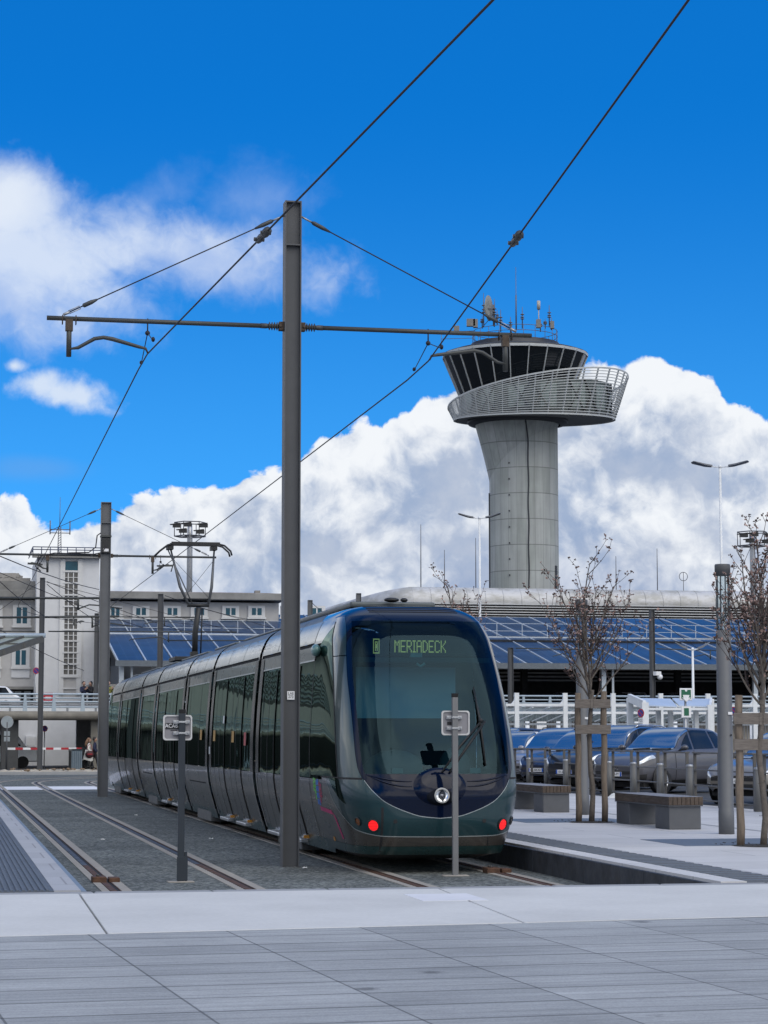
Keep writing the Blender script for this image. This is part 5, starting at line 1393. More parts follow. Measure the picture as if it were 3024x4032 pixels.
        c = off(-.32, .45, .015, side); mb = MB(); mb.box(c.x-.09, c.x+.09, c.y-.012, c.y+.012, c.z-.016, c.z+.016); mb.build('door_handle', pm, t, off=(0, 0, 0), bevel=.006)
        c = off(cowl-.18, .52, .0, side); mb = MB(); mb.ball(c+Vector((.0, side*.13, .07)), .105, 12, 8, (.75, 1.0, .72)); mr_ = mb.build('mirror', pm, t, off=(0, 0, 0)); mb = MB(); mb.box(c.x-.04, c.x+.04, min(c.y, c.y+side*.1), max(c.y, c.y+side*.1), c.z-.01, c.z+.03); mb.build('mirror_foot', m_plast, mr_, off=(0, 0, 0))
        # headlamp: swept back along the corner
        patch('headlight', m_hl, lambda b: h-.62+.10*b, lambda b: h-.02, .44, .56, .008, side, 12, 5)
        patch('tail_light', mat('red_tail_lamp', (.25, .012, .014), .2, coat=1.0), -h+.0, lambda b: -h+.34, .40, .52, .008, side, 6, 4)
        patch('front_bumper_intake', m_plast, lambda b: h-.30, lambda b: h-.02, .10, .26, .006, side, 6, 4)
        for x in (h-.86, -h+.80):
            y = wy(x)
            mb = MB(); mb.lathe([(.0, side*(y*1.0-.02)), (.395, side*(y*1.0-.02)), (.395, side*(y*1.0+.004)), (.33, side*(y*1.0+.008)), (.0, side*(y*1.0+.002))], 28, (x, 0, .36), axis='Y'); mb.build('wheel_arch', m_plast, t, off=(0, 0, 0))
            mb = MB(); mb.lathe([(.22, side*(y-.20)), (.31, side*(y-.20)), (.332, side*(y-.16)), (.332, side*(y-.02)), (.315, side*(y+.016)), (.225, side*(y+.018)), (.22, side*(y+.0))], 28, (x, 0, .335), axis='Y'); wh = mb.build('wheel', m_tyre, t, off=(0, 0, 0))
            mb = MB(); mb.lathe([(.225, side*(y+.016)), (.205, side*(y+.020)), (.195, side*(y-.02)), (.0, side*(y-.02))], 28, (x, 0, .335), axis='Y'); mb.build('rim', m_plast if not rim else mat('dark_rim_well', (.05, .05, .052), .5), wh, off=(0, 0, 0))
            mb = MB()
            for k in range(5):
                a = 2*pi*k/5+.3
                for da in (-.16, .16):
                    mb.bar((x+.03*cos(a), side*(y+.012), .335+.03*sin(a)), (x+.20*cos(a+da), side*(y+.016), .335+.20*sin(a+da)), .035, .02, (0, 1, 0))
            mb.lathe([(.0, side*(y+.024)), (.05, side*(y+.022)), (.055, side*(y+.0))], 14, (x, 0, .335), axis='Y'); mb.lathe([(.222, side*(y+.019)), (.20, side*(y+.022)), (.195, side*(y+.005))], 28, (x, 0, .335), axis='Y')
            mb.build('spokes', m_rim, wh, off=(0, 0, 0))
    # face: grille, badge bar, plate, lower intake
    xg = h+.004; wg = wy(h)
    mb = MB(); mb.box(h-.06, xg+.004, -wg*.98, wg*.98, .50, .58); mb.box(h-.05, xg+.006, -wg*.92, wg*.92, .36, .44); mb.build('grille', m_plast, t, off=(0, 0, 0), bevel=.01)
    mb = MB(); mb.bar((h-.02, -wg*.95, .60), (h-.02, wg*.95, .60), .03, .022); mb.build('chrome_bar', m_chrome, t, off=(0, 0, 0))
    if chevron:
        mb = MB()
        for z0 in (.60, .675):
            mb.bar((xg+.012, -.15, z0), (xg+.02, 0, z0+.075), .02, .032, (1, 0, 0)); mb.bar((xg+.012, .15, z0), (xg+.02, 0, z0+.075), .02, .032, (1, 0, 0))
        mb.build('badge', m_chrome, t, off=(0, 0, 0))
    mb = MB(); mb.box(h, xg+.022, -.26, .26, .445, .555); pl_ = mb.build('number_plate', m_white, t, off=(0, 0, 0), bevel=.004)
    mb = MB(); mb.box(xg+.0, xg+.0235, -.26, -.215, .447, .553); mb.build('plate_band', m_plateb, pl_, off=(0, 0, 0))
    mb = MB(); mb.box(xg+.0, xg+.0235, .215, .26, .447, .553); mb.build('plate_band', m_plateb, pl_, off=(0, 0, 0))
    if plate: text_obj('lettering', plate, .085, m_ink, pl_, (xg+.0245, 0, .50), (pi/2, 0, pi/2), extrude=.0005, squash=.92)
    if rails:
        for side in (1, -1):
            mb = MB(); pts = [off(x, .80, .045, side) for x in [lerp(-h+.7, roof_front-.05, k/8) for k in range(9)]]; pts = [off(-h+.62, .79, .0, side)]+pts+[off(roof_front+.02, .79, .0, side)]; mb.tube(pts, .018, 6); mb.build('roof_rail', m_chrome if chrome_line else m_plast, t, off=(0, 0, 0))
    # wiper
    mb = MB(); mb.tube([off(cowl+.02, .97, .016, 1), off(cowl-.05, .84, .016, 1)], .010, 5); mb.tube([off(cowl+.02, .90, .016, -1), off(cowl-.05, 1.0, .016, 1)], .010, 5); mb.build('wiper', m_plast, t, off=(0, 0, 0))
    return t
PK = .31
HEAD = radians(228)
def R2(x, y, a): return Vector((x*cos(a)-y*sin(a), x*sin(a)+y*cos(a), 0))
def car_at(px, py, L, Wd, rot=HEAD):                       # pixel of the left front wheel's foot
    q = atz(px, py, PK); return q-R2(L/2-.86, Wd/2, rot)
cG = car_at(2613, 3127, 4.35, 1.84)
dirv = W(0, 1)-W(0, 0)
def slot(dv, du=0.0): return cG+dirv*dv+(W(1, 0)-W(0, 0))*du
car(cG, HEAD, 'charcoal grey crossover with chevron badge parked behind the nearest bench', paint('charcoal_car_paint', (.085, .085, .098)), H=1.68, hood=1.06, belt=1.08, plate='CN-123-PY', chevron=True)
car(slot(3.9, -.1), HEAD, 'black sport utility car with chrome window line, just left of the charcoal crossover', paint('black_car_paint', (.022, .025, .034), .3), L=4.55, H=1.76, hood=1.06, belt=1.06, rails=True, chrome_line=True, plate='EK-518-TB')
car(slot(7.3, .0), HEAD, 'dark blue car whose blue bonnet shows left of the stake frame', paint('dark_blue_car_paint', (.022, .032, .07), .3), L=4.4, H=1.64, hood=.98, belt=1.0, plate='EH-204-XD')
car(slot(10.6, .1), HEAD, 'silver grey estate car with roof rails beside the tram', paint('silver_car_paint', (.30, .30, .33), .4), L=4.6, H=1.72, hood=1.0, belt=1.02, rails=True)
car(slot(15.6, .2), HEAD, 'white car half hidden by the right side of the tram', paint('white_car_paint', (.70, .70, .70), .0), L=4.2, H=1.62, hood=.95, belt=.98)
car(slot(22.5, 1.5), HEAD, 'far dark blue car seen over the white car roof', paint('dark_blue_car_paint', (.018, .026, .055), .5), L=4.5, H=1.78, hood=1.05, belt=1.08)
car(slot(-9.0, -.2), HEAD, 'warm grey car with blue sky in its windscreen at the right edge', paint('warm_grey_car_paint', (.20, .185, .165), .3), L=4.3, H=1.56, hood=.92, belt=.95, plate='FA-731-LM')
car(slot(4.0, 8.5), HEAD, 'red car parked in the second row at the right edge', paint('red_car_paint', (.35, .015, .02), .2), L=4.2, H=1.50)
# ================================================================ control tower (world frame, 240 m away)
TD = 240.0; KS = TD/F
def tw(px, py): p = at(px, py, TD); return p.x, p.z
m_tpan = mat('tower_grey_panels', (.30, .32, .31), .6, var=.0, var2=.0)
nt_, b_s = nodes_of(m_tpan)
tc = nt_.nodes.new('ShaderNodeTexCoord'); sx = nt_.nodes.new('ShaderNodeSeparateXYZ'); nt_.links.new(tc.outputs['Object'], sx.inputs[0])
at2 = nt_.nodes.new('ShaderNodeMath'); at2.operation = 'ARCTAN2'; nt_.links.new(sx.outputs[1], at2.inputs[0]); nt_.links.new(sx.outputs[0], at2.inputs[1])
sc_ = nt_.nodes.new('ShaderNodeMath'); sc_.operation = 'MULTIPLY'; sc_.inputs[1].default_value = 24/(2*pi); nt_.links.new(at2.outputs[0], sc_.inputs[0])
cb = nt_.nodes.new('ShaderNodeCombineXYZ'); nt_.links.new(sc_.outputs[0], cb.inputs[0])
zz_ = nt_.nodes.new('ShaderNodeMath'); zz_.operation = 'MULTIPLY'; zz_.inputs[1].default_value = 1/2.82; nt_.links.new(sx.outputs[2], zz_.inputs[0]); nt_.links.new(zz_.outputs[0], cb.inputs[1])
br = nt_.nodes.new('ShaderNodeTexBrick'); br.offset = 0; br.inputs['Scale'].default_value = 1; br.inputs['Brick Width'].default_value = 1; br.inputs['Row Height'].default_value = 1; br.inputs['Mortar Size'].default_value = .022; br.inputs['Mortar Smooth'].default_value = .4
br.inputs['Color1'].default_value = (.325, .35, .33, 1); br.inputs['Color2'].default_value = (.43, .445, .44, 1); br.inputs['Mortar'].default_value = (.20, .215, .205, 1); br.inputs['Bias'].default_value = -.35
nt_.links.new(cb.outputs[0], br.inputs['Vector'])
lo = tex_noise(nt_, .5, 4, .6, tc.outputs['Object'])
mp = nt_.nodes.new('ShaderNodeMapping'); mp.inputs['Scale'].default_value = (2, 2, .12); nt_.links.new(tc.outputs['Object'], mp.inputs['Vector'])
st_ = tex_noise(nt_, 1.0, 5, .6, mp.outputs[0])
v_ = nt_.nodes.new('ShaderNodeVectorMath'); v_.operation = 'SCALE'; nt_.links.new(br.outputs['Color'], v_.inputs[0]); nt_.links.new(mmul(nt_, mrange(nt_, lo, .3, .7, .92, 1.07), mrange(nt_, st_, .3, .7, .80, 1.10)), v_.inputs['Scale'])
nt_.links.new(v_.outputs[0], b_s.inputs['Base Color'])
m_tw = mat('tower_white_metal', (.42, .44, .44), .5, metal=.2, var=.06)
m_tdark = mat('tower_dark_glass', (.006, .009, .012), .05, var=.1, spec=.5)
m_tin = mat('tower_green_grey_infill', (.085, .105, .10), .6, var=.3, scale=1.2)
m_tund = mat('tower_soffit', (.15, .155, .155), .7, var=.08)
m_tsteel = mat('tower_dark_steel', (.045, .048, .055), .5, metal=.3, var=.1)
m_mast = mat('grey_mast_steel', (.14, .145, .16), .5, metal=.3, var=.1)
cx0, _ = tw(2062.6, 2000); R0 = 3.79
tower = thing('control_tower', 'airport control tower with black glass cab and white slatted balcony', 'control tower', world=(cx0, TD, 0))
OT = Vector((cx0, TD, 0))
def wb(mb, name, mt, par=None, **k): return mb.build(name, mt, par or tower, off=OT, **k)
mb = MB(); mb.lathe([(R0, -.5), (R0, 12), (R0, 24), (R0, 33), (R0-.0, 36.3)], 72, (cx0, TD, 0)); shaft = wb(mb, 'shaft', m_tpan)
# flare leaning to the left under the balcony
zt = tw(0, 1665)[1]; zb_ = 29.3
def flare(a, b):
    t = 2*pi*a; k = b
    cxx = lerp(cx0-1.25, tw(2036, 1665)[0], k); R = lerp(2.45, 4.72, k**1.12); z = lerp(zb_, zt, k)
    return Vector((cxx+R*cos(t), TD+R*sin(t), z))
mb = MB(); mb.grid(flare, 72, 14)
fl_ = wb(mb, 'flared_neck', m_tpan)
# lightning cable, seams of the cable clips and vents
mb = MB(); pts = []
for k in range(40):
    z = lerp(9, zt-.3, k/39); dxk = .12*sin(k*.9)*.25; rr = R0 if z < 33.6 else lerp(R0, 4.6, (z-33.6)/(zt-33.6))
    a_ = radians(-86)+dxk*.3; pts.append((cx0+(rr+.04)*cos(a_)-(.0 if z < 33.6 else (z-33.6)*.14), TD+(rr+.04)*sin(a_), z))
mb.tube(pts, .085, 6); wb(mb, 'cable', m_tsteel, shaft)
mb = MB(); pts = [(cx0-R0-.02, TD-.4, z) for z in (9, 20, 28.5)]; mb.tube(pts, .10, 6); wb(mb, 'cable', m_tsteel, shaft)
for ang_ in (-118,):
    mb = MB(); a_ = radians(ang_)
    for k in range(13):
        z = 10.5+k*1.75
        if z < 33: c_ = (cx0+(R0+.05)*cos(a_), TD+(R0+.05)*sin(a_), z); mb.box(c_[0]-.06, c_[0]+.06, c_[1]-.06, c_[1]+.06, z-.08, z+.08)
    tag(wb(mb, 'panel_clips', m_tsteel, shaft), kind='stuff')
for z0, z1 in ((17.6, 20.4), (12.9, 15.6)):
    mb = MB(); a0, a1 = radians(-32), radians(-24)
    mb.quad(*[(cx0+(R0+.03)*cos(a_), TD+(R0+.03)*sin(a_), z) for a_, z in ((a0, z0), (a1, z0), (a1, z1), (a0, z1))])
    for k in range(12):
        z = lerp(z0, z1, (k+.5)/12); mb.bar((cx0+(R0+.05)*cos(a0), TD+(R0+.05)*sin(a0), z), (cx0+(R0+.05)*cos(a1), TD+(R0+.05)*sin(a1), z), .06, .10)
    wb(mb, 'vent', m_tsteel, shaft)
# balcony basket: bottom ring level, top ring tilted
xb0, zb0 = tw(2103.8, 1654); xt0, zt0 = tw(2118, 1548); RB, RT = 8.96, 10.03; TILT = 1.58
def basket(t, k):
    cxx = lerp(xb0, xt0, k); R = lerp(RB, RT, k); z = lerp(zb0, zt0+TILT*cos(t), k) - sin(t)*lerp(-.55, .70, k)
    return Vector((cxx+R*cos(t), TD+R*sin(t), z))
mb = MB(); n = 64
vs = [basket(2*pi*k/n, 0)*1.0 for k in range(n)]; inner = [Vector((xb0+(p.x-xb0)*.97, TD+(p.y-TD)*.97, p.z)) for p in vs]
mb.add(inner, [list(range(n))]); mb.add([p+Vector((0, 0, .35)) for p in inner], [list(range(n))])
mb.cs = True; mb.add(inner+[p+Vector((0, 0, .35)) for p in inner], [(k, (k+1) % n, n+(k+1) % n, n+k) for k in range(n)]); mb.cs = False
bal = wb(mb, 'balcony_deck', m_tund)
NSL = 17
for j in range(NSL):
    k = j/(NSL-1); mb = MB()
    for i in range(n):
        a, b = basket(2*pi*i/n, k), basket(2*pi*(i+1)/n, k)
        r = .042 if j not in (0, NSL-1) else .09
        mb.add([a+Vector((0, 0, -r)), b+Vector((0, 0, -r)), b+Vector((0, 0, r)), a+Vector((0, 0, r))], [(0, 1, 2, 3)])
    o = wb(mb, 'slat', m_tw, bal, fixn=False); md = o.modifiers.new('thick', 'SOLIDIFY'); md.thickness = .05
for i in range(34):
    t = 2*pi*i/34; c = Vector((-cos(t), -sin(t), 0))*.14; mb = MB()
    mb.bar(basket(t, 0)+c, basket(t, 1)+c, .11, .16); wb(mb, 'baluster', m_tw, bal)
# inner technical floor behind the slats with zigzag bracing
zi0, zi1 = zb0+.35, zb0+3.15
mb = MB()
def inner_wall(a, b):
    t = 2*pi*a; return Vector((lerp(xb0, xt0, .3)+8.3*cos(t), TD+8.3*sin(t), lerp(zi0+.5*sin(t), zi1+.55*cos(t), b)))
mb.grid(inner_wall, 60, 3); iw = wb(mb, 'inner_wall', m_tin)
for i in range(26):
    mb = MB()
    t0, t1 = 2*pi*i/26, 2*pi*(i+1)/26
    if i % 3 == 2: continue
    a, b = inner_wall(t0/(2*pi), 0), inner_wall(t1/(2*pi), 1); c, d = inner_wall(t1/(2*pi), 0), inner_wall(t0/(2*pi), 1)
    for p, q in ((a, b), (c, d)):
        o_ = Vector((p.x-xb0, p.y-TD, 0)).normalized()*.15; mb.bar(p+o_, q+o_, .16, .10)
    wb(mb, 'zigzag_brace', m_tdark, iw)
mb = MB()
for i in range(60):
    if i % 4 in (1, 2):
        a, b = inner_wall(i/60, .12), inner_wall((i+1)/60, .12); c, d = inner_wall((i+1)/60, .88), inner_wall(i/60, .88)
        o_ = Vector((a.x-xb0, a.y-TD, 0)).normalized()*.06; mb.quad(a+o_, b+o_, c+o_, d+o_)
tag(wb(mb, 'pale_panels', mat('tower_pale_mesh', (.22, .27, .25), .6, var=.35, scale=2.0), iw, fixn=False), kind='stuff')
# ring under the deck round the neck
xr_, zr_ = tw(2038, 1668)
mb = MB(); mb.lathe([(4.7, zr_-.25), (5.45, zr_-.1), (5.6, zr_+.25), (4.7, zr_+.5)], 56, (xr_, TD, 0)); wb(mb, 'neck_ring', m_tsteel, fl_)
# cab: leaning black glass with white mullions
xc, _ = tw(2028, 1400); zc0, zc1 = 37.4, 43.75; RC0, RC1 = 5.35, 8.0
NF = 24
def cabp(i, k): t = 2*pi*(i+.5)/NF; R = lerp(RC0, RC1, k); return Vector((xc+R*cos(t), TD+R*sin(t), lerp(zc0, zc1, k)))
cab = MB()
for i in range(NF): cab.quad(cabp(i, 0), cabp(i+1, 0), cabp(i+1, 1), cabp(i, 1))
cabo = wb(cab, 'cab_glazing', m_tdark)
for i in range(NF):
    mb = MB(); o_ = Vector((cos(2*pi*(i+.5)/NF), sin(2*pi*(i+.5)/NF), 0))*.05; mb.bar(cabp(i, 0)+o_, cabp(i, 1)+o_, .11, .14); wb(mb, 'mullion', m_tw, cabo)
for k, r in ((.30, .05), (1.0, .15)):
    mb = MB()
    for i in range(NF): mb.bar(cabp(i, k), cabp(i+1, k), .16, r*2)
    wb(mb, 'glazing_rail', m_tw, cabo)
mb = MB(); mb.lathe([(7.95, zc1+.12), (8.05, zc1+.2), (7.2, zc1+.48), (5.2, zc1+.62), (4.9, zc1+.64)], NF*2, (xc, TD, 0)); roof = wb(mb, 'roof', m_tsteel)
mb = MB(); mb.lathe([(4.9, zc1+.5), (4.9, zc1+1.40), (4.75, zc1+1.45), (0, zc1+1.45)], 40, (xc, TD, 0)); wb(mb, 'roof_drum', m_tsteel, roof)
zr1 = zc1+1.45
mb = MB()
for zz in (.75, 1.35): mb.tube([(xc+4.7*cos(2*pi*k/40), TD+4.7*sin(2*pi*k/40), zr1+zz) for k in range(41)], .035, 5)
for k in range(22): t = 2*pi*k/22; mb.tube([(xc+4.7*cos(t), TD+4.7*sin(t), zr1-.2), (xc+4.7*cos(t), TD+4.7*sin(t), zr1+1.35)], .03, 5)
mb.tube([(xc-8.2, TD-1.0, zr1+1.2), (xc-4.6, TD-1.0, zr1+1.3)], .03, 5); mb.tube([(xc-8.2, TD-1.0, zr1+.4), (xc-4.6, TD-1.0, zr1+.5)], .03, 5); mb.tube([(xc-8.2, TD-1.0, zr1-.8), (xc-8.2, TD-1.0, zr1+1.2)], .03, 5)
wb(mb, 'roof_railing', m_mast, roof)
def ant(px, ptop, pbot, r0=.06, r1=.03, dy=0.0):
    x0, z1 = tw(px, ptop); _, z0 = tw(px, pbot); mb = MB(); y = TD+dy
    mb.tube([(x0, y, z0), (x0, y, lerp(z0, z1, .5)), (x0, y, z1)], [r0, r0, r1], 6)
    for k in (.42, .5, .62): mb.lathe([(r0, 0), (r0*3.0, .02), (r0*3.0, .10), (r0, .12)], 8, (x0, y, lerp(z0, z1, k)))
    wb(mb, 'antenna', m_mast, roof)
for px, pt, pb, dy in ((1905, 1150, 1285, .5), (1943, 1190, 1300, -2), (1973, 1212, 1300, 1), (1952, 1240, 1300, -3), (2014, 1234, 1300, 2), (2054, 1215, 1300, -1), (2157, 1215, 1300, -2), (2171, 1250, 1300, 0), (2130, 1255, 1300, 1), (2144, 1262, 1300, -1), (1897, 1248, 1300, -1)): ant(px, pt, pb, .07, .03, dy)
x0, z1 = tw(2031, 1052); _, z0 = tw(2031, 1300); mb = MB(); mb.tube([(x0, TD, z0), (x0, TD, lerp(z0, z1, .55)), (x0, TD, lerp(z0, z1, .56)), (x0, TD, z1)], [.09, .08, .04, .03], 6); wb(mb, 'whip_antenna', m_mast, roof)
x0, z0 = tw(2116, 1232); mb = MB(); mb.cyl((x0, TD-2, z0), (x0, TD-2, z0+.95), .19, n=12); mb.cyl((x0, TD-2, z0-2), (x0, TD-2, z0), .06, n=6); wb(mb, 'panel_antenna', mat('beige_antenna', (.42, .40, .36), .6), roof)
x0, z0 = tw(1918, 1231); mb = MB(); mb.lathe([(0, -.34), (.7, -.25), (1.42, .05), (1.42, .12), (.6, .0), (0, -.1)], 28, (0, 0, 0), axis='X')
for i_ in range(len(mb.v)): p = mb.v[i_]; q = Matrix.Rotation(radians(-20), 3, 'Z')@p; mb.v[i_] = q+Vector((x0, TD-2.5, z0))
dsh = wb(mb, 'dish_antenna', mat('grey_dish', (.26, .27, .25), .6), roof)
mb = MB(); mb.tube([(x0+.6, TD-2, z0-1.9), (x0+.6, TD-2, z0+.5)], .08, 6); mb.tube([(x0+.6, TD-2, z0), (x0, TD-2.3, z0)], .06, 6); mb.tube([(x0-.6, TD-2, z0-2), (x0+.6, TD-2, z0-.6)], .04, 5); wb(mb, 'dish_mast', m_mast, roof)
for px, py, w, h in ((1848, 1293, .9, .5), (1866, 1296, .5, .6), (1793, 1322, .6, .6), (2110, 1297, .5, .6), (2163, 1302, .4, .5)):
    x0, z0 = tw(px, py); mb = MB(); mb.box(x0-w/2, x0+w/2, TD-4.4, TD-3.8, z0-h/2-.3, z0+h/2); wb(mb, 'roof_box', mat('roof_box_grey', (.20, .20, .19), .6), roof)
# ================================================================ raised road, car deck, solar roof, terminal, left buildings (track frame)
VD = 123.0
m_deckc = mat('stained_deck_concrete', (.20, .185, .155), .85, var=.25, scale=1.2, var2=.2, scale2=.3)
m_wallst = mat('beige_stone_wall', (.30, .275, .235), .85, var=.15, scale=3)
m_lrail = mat('pale_blue_grey_rail', (.40, .47, .52), .45, metal=.3, var=.06)
m_wpost = mat('white_steel', (.74, .76, .77), .45, var=.05)
m_bwall = mat('grey_white_render', (.62, .625, .63), .85, var=.06, scale=2, var2=.06, scale2=.2)
m_bwall2 = mat('grey_beige_render', (.47, .46, .445), .85, var=.08, scale=2, var2=.1, scale2=.2)
m_frame = mat('pale_window_surround', (.62, .62, .61), .7, var=.05)
m_win = mat('teal_window_glass', (.02, .085, .115), .08, var=.25, scale=1.0, spec=.6)
m_blk = mat('dim_glass_block', (.11, .105, .095), .35, var=.3, scale=2.0)
m_corn = mat('stained_cornice', (.24, .235, .22), .9, var=.3, scale=.8)
m_tile = mat('red_brown_tiles', (.16, .085, .07), .85, var=.25, scale=2)
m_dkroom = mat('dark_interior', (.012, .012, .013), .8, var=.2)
def P2(px, py, v): return tpx(px, py, v)
zdk0 = P2(240, 2836, VD)[1]; zdk1 = P2(240, 2800, VD)[1]; zr_t = P2(240, 2733, VD)[1]
uL, uR = -62.0, 75.0
road = thing('raised_road', 'raised concrete road bridge with a rounded stained edge crossing the background', 'bridge', (0, VD, 0))
mb = MB(); r_ = (zdk1-zdk0)/2; poly = [(VD+6.0, zdk0+.35), (VD+6.0, zdk1), (VD+.35, zdk1)]
for k in range(9): a = radians(90+k*22.5); poly.append((VD+r_+r_*1.1*cos(a), zdk0+r_+r_*sin(a)))
poly.append((VD+1.2, zdk0+.05))
mb.prism(poly, 'X', uL, 5.6); mb.prism(poly, 'X', 5.6+.004, uR); mb.build('deck_edge', m_deckc, road)
mb = MB(); mb.box(uL, uR, VD+6.0, VD+9.5, zdk0+.3, zdk1-.02); mb.build('deck', m_deckc, road)
mb = MB(); mb.box(uL, uR, VD+15.4, VD+24, zdk0+.3, zdk1-.03); mb.build('forecourt', m_deckc, road)
uwall = P2(380, 2900, VD)[0]
mb = MB(); mb.box(uwall+1.2, uR, VD+1.0, VD+1.6, -.05, zdk0+.2); mb.build('wall', m_wallst, road)
# underpass: back wall, side wall, columns
xa = P2(140, 2900, VD+14)[0]
mb = MB(); mb.box(P2(20, 2900, VD+15)[0], P2(300, 2900, VD+15)[0], VD+15, VD+15.4, -.05, zdk1-.02); mb.build('back_wall', m_bwall, road)
mb = MB(); mb.box(P2(297, 2900, VD+10)[0], uwall+1.2, VD+9, VD+9.6, -.05, zdk0+.28); mb.build('side_wall', m_bwall2, road)
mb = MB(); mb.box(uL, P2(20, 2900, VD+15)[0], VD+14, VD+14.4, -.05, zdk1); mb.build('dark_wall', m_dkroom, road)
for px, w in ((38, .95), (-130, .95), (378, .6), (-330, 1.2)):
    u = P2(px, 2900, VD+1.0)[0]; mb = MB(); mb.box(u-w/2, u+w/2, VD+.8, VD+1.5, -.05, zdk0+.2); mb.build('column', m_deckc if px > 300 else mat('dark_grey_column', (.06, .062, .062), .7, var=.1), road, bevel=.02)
tag(bpy.data.objects.new('x', None)) if False else None
# road surface in the underpass with worn markings
g = MB(); g.quad((uL, 110.5, .012), (uwall+1.5, 110.5, .012), (uwall+1.5, VD+15, .012), (uL, VD+15, .012)); tag(g.build('underpass_road', mat('dark_underpass_asphalt', (.035, .036, .038), .8, var=.3, scale=2)), kind='structure')
g = MB()
for px, py, w, d in ((195, 3008, 1.3, .9), (262, 3006, 1.4, .9), (232, 2985, .9, 1.2), (110, 3010, 1.0, .8), (150, 2990, 1.0, .5)):
    q = T(atz(px, py, .02)); g.box(q.x-w/2, q.x+w/2, q.y-d, q.y+d, .012, .018)
tag(g.build('road_marking', mat('worn_road_paint', (.20, .20, .20), .8, var=.35, scale=4)), kind='structure')
# stone bed at the foot of the bridge
g = MB(); rnd = random.Random(4); v0b = T(atz(165, 3040, .1)).y
g.grid(lambda a, b: Vector((lerp(-30, uwall+1.4, a), v0b-1.2+b*2.4, .02+.20*sin(pi*b)*(.6+.4*rnd.random())+.05*rnd.random())), 220, 6, smooth=False)
o = g.build('stone_bed', mat('beige_stones', (.42, .37, .28), .9, var=.35, scale=4, var2=.2), off=(0, v0b, 0), fixn=False); tag(o, kind='stuff')
g = MB()
for _ in range(160):
    u = rnd.uniform(-20, uwall+.5); v = v0b+rnd.uniform(-1, .4); s = rnd.uniform(.03, .12); g.ball((u, v, .2+rnd.uniform(0, .06)), s, 5, 4, (1, 1, .6))
tag(g.build('loose_stones', mat('brown_stones', (.20, .14, .09), .9, var=.4, scale=3), off=(0, v0b, 0), fixn=False), kind='stuff')
g = MB(); g.box(-40, 40, v0b-1.55, v0b-1.25, -.05, .13); tag(g.build('stone_bed_kerb', m_conc2), kind='structure')
# ---- railing along the raised road
rl = thing('road_railing', 'pale blue grey railing along the edge of the raised road', 'railing', (0, VD, zdk1))
zt = zr_t
for z, r in ((zt, .055), (zt-.22, .04), (zt-.42, .05), (zt-.72, .045)):
    mb = MB(); mb.tube([(uL, VD+.30, z), (uR, VD+.30, z)], r, 8); mb.build('rail', m_lrail, rl)
du = P2(848, 2733, VD)[0]; 
st0 = P2(100, 2733, VD)[0]; step = P2(214, 2733, VD)[0]-st0
k0 = int((uL-st0)/step)-0
for k in range(k0, k0+66):
    u = st0+k*step; mb = MB(); mb.prism([(u-.13, zdk1-.02), (u+.13, zdk1-.02), (u+.06, zt-.03), (u-.06, zt-.03)], 'Y', VD+.24, VD+.36); mb.build('post', m_lrail, rl)
gr_ = thing('guard_rail', 'low galvanised guard rail behind the railing of the raised road', 'guard rail', (0, VD+1.2, zdk1))
mb = MB()
for z in (zt-.50, zt-.62): mb.box(uL, uR, VD+1.2, VD+1.27, z-.05, z+.04)
mb.build('beam', m_galv, gr_)
mb = MB(); mb.box(uL, uR, VD+2.2, VD+2.5, zdk1-.02, zdk1+.28); mb.build('white_kerb', m_wpost, gr_)
for k in range(k0, k0+64, 1):
    u = st0+.8+k*step; mb = MB(); mb.box(u-.06, u+.06, VD+1.28, VD+1.38, zdk1-.02, zt-.48); mb.build('post', m_galv, gr_)
# ---- left building with stair tower
VB = 150.0
def rect(mb, px0, px1, py0, py1, v, d=.12):
    u0, z1 = P2(px0, py0, v); u1, z0 = P2(px1, py1, v); mb.box(u0, u1, v-d, v+.02, z0, z1); return u0, u1, z0, z1
bl = thing('old_terminal_block', 'long grey white office block with teal windows and a flat stained cornice', 'building', (-30, VB, 0))
u0 = P2(0, 2350, VB)[0]-46; u1 = P2(1098, 2350, VB)[0]
ztop = P2(700, 2370, VB)[1]
mb = MB(); mb.box(u0, u1, VB, VB+12, 0, ztop); mb.build('wall', m_bwall2, bl)
zc = P2(700, 2335, VB)[1]
mb = MB(); mb.box(u0-.3, u1+.4, VB-.9, VB+12.4, P2(700, 2362, VB)[1], zc); mb.build('cornice', m_corn, bl, bevel=.03)
zrr = P2(700, 2322, VB)[1]
mb = MB(); mb.prism([(VB-.5, zc), (VB+12, zc), (VB+6, zrr+.25)], 'X', P2(430, 2300, VB)[0], u1+.2); mb.build('roof', m_tile, bl)
mb = MB(); u_, z_ = P2(1047, 2310, VB); mb.box(u_-.18, u_+.18, VB+4, VB+4.6, zrr-.4, z_); mb.build('chimney', m_corn, bl)
def window(px0, px1, py0, py1, par, v=VB, panes=2, sill=True):
    mb = MB(); U0, U1, Z0, Z1 = rect(mb, px0, px1, py0, py1, v, .16)
    w = mb.build('window', m_frame, par)
    n = panes; fr = (U1-U0)*.17; pw = (U1-U0-2*fr)/n
    for k in range(n):
        mb = MB(); mb.box(U0+fr+k*pw+.05, U0+fr+(k+1)*pw-.05, v-.172, v-.150, Z0+fr*.7, Z1-fr*.8); mb.build('pane', m_win, w)
    if sill:
        mb = MB(); mb.box(U0-.06, U1+.06, v-.26, v-.0, Z0-.14, Z0-.005); mb.build('sill', m_frame, w)
S_ = .6028
for zx0, zx1 in ((705, 800), (865, 975), (1070, 1180), (1245, 1355), (1450, 1560), (1620, 1730)): window(zx0*S_, zx1*S_, 1900+805*S_, 1900+880*S_, bl)
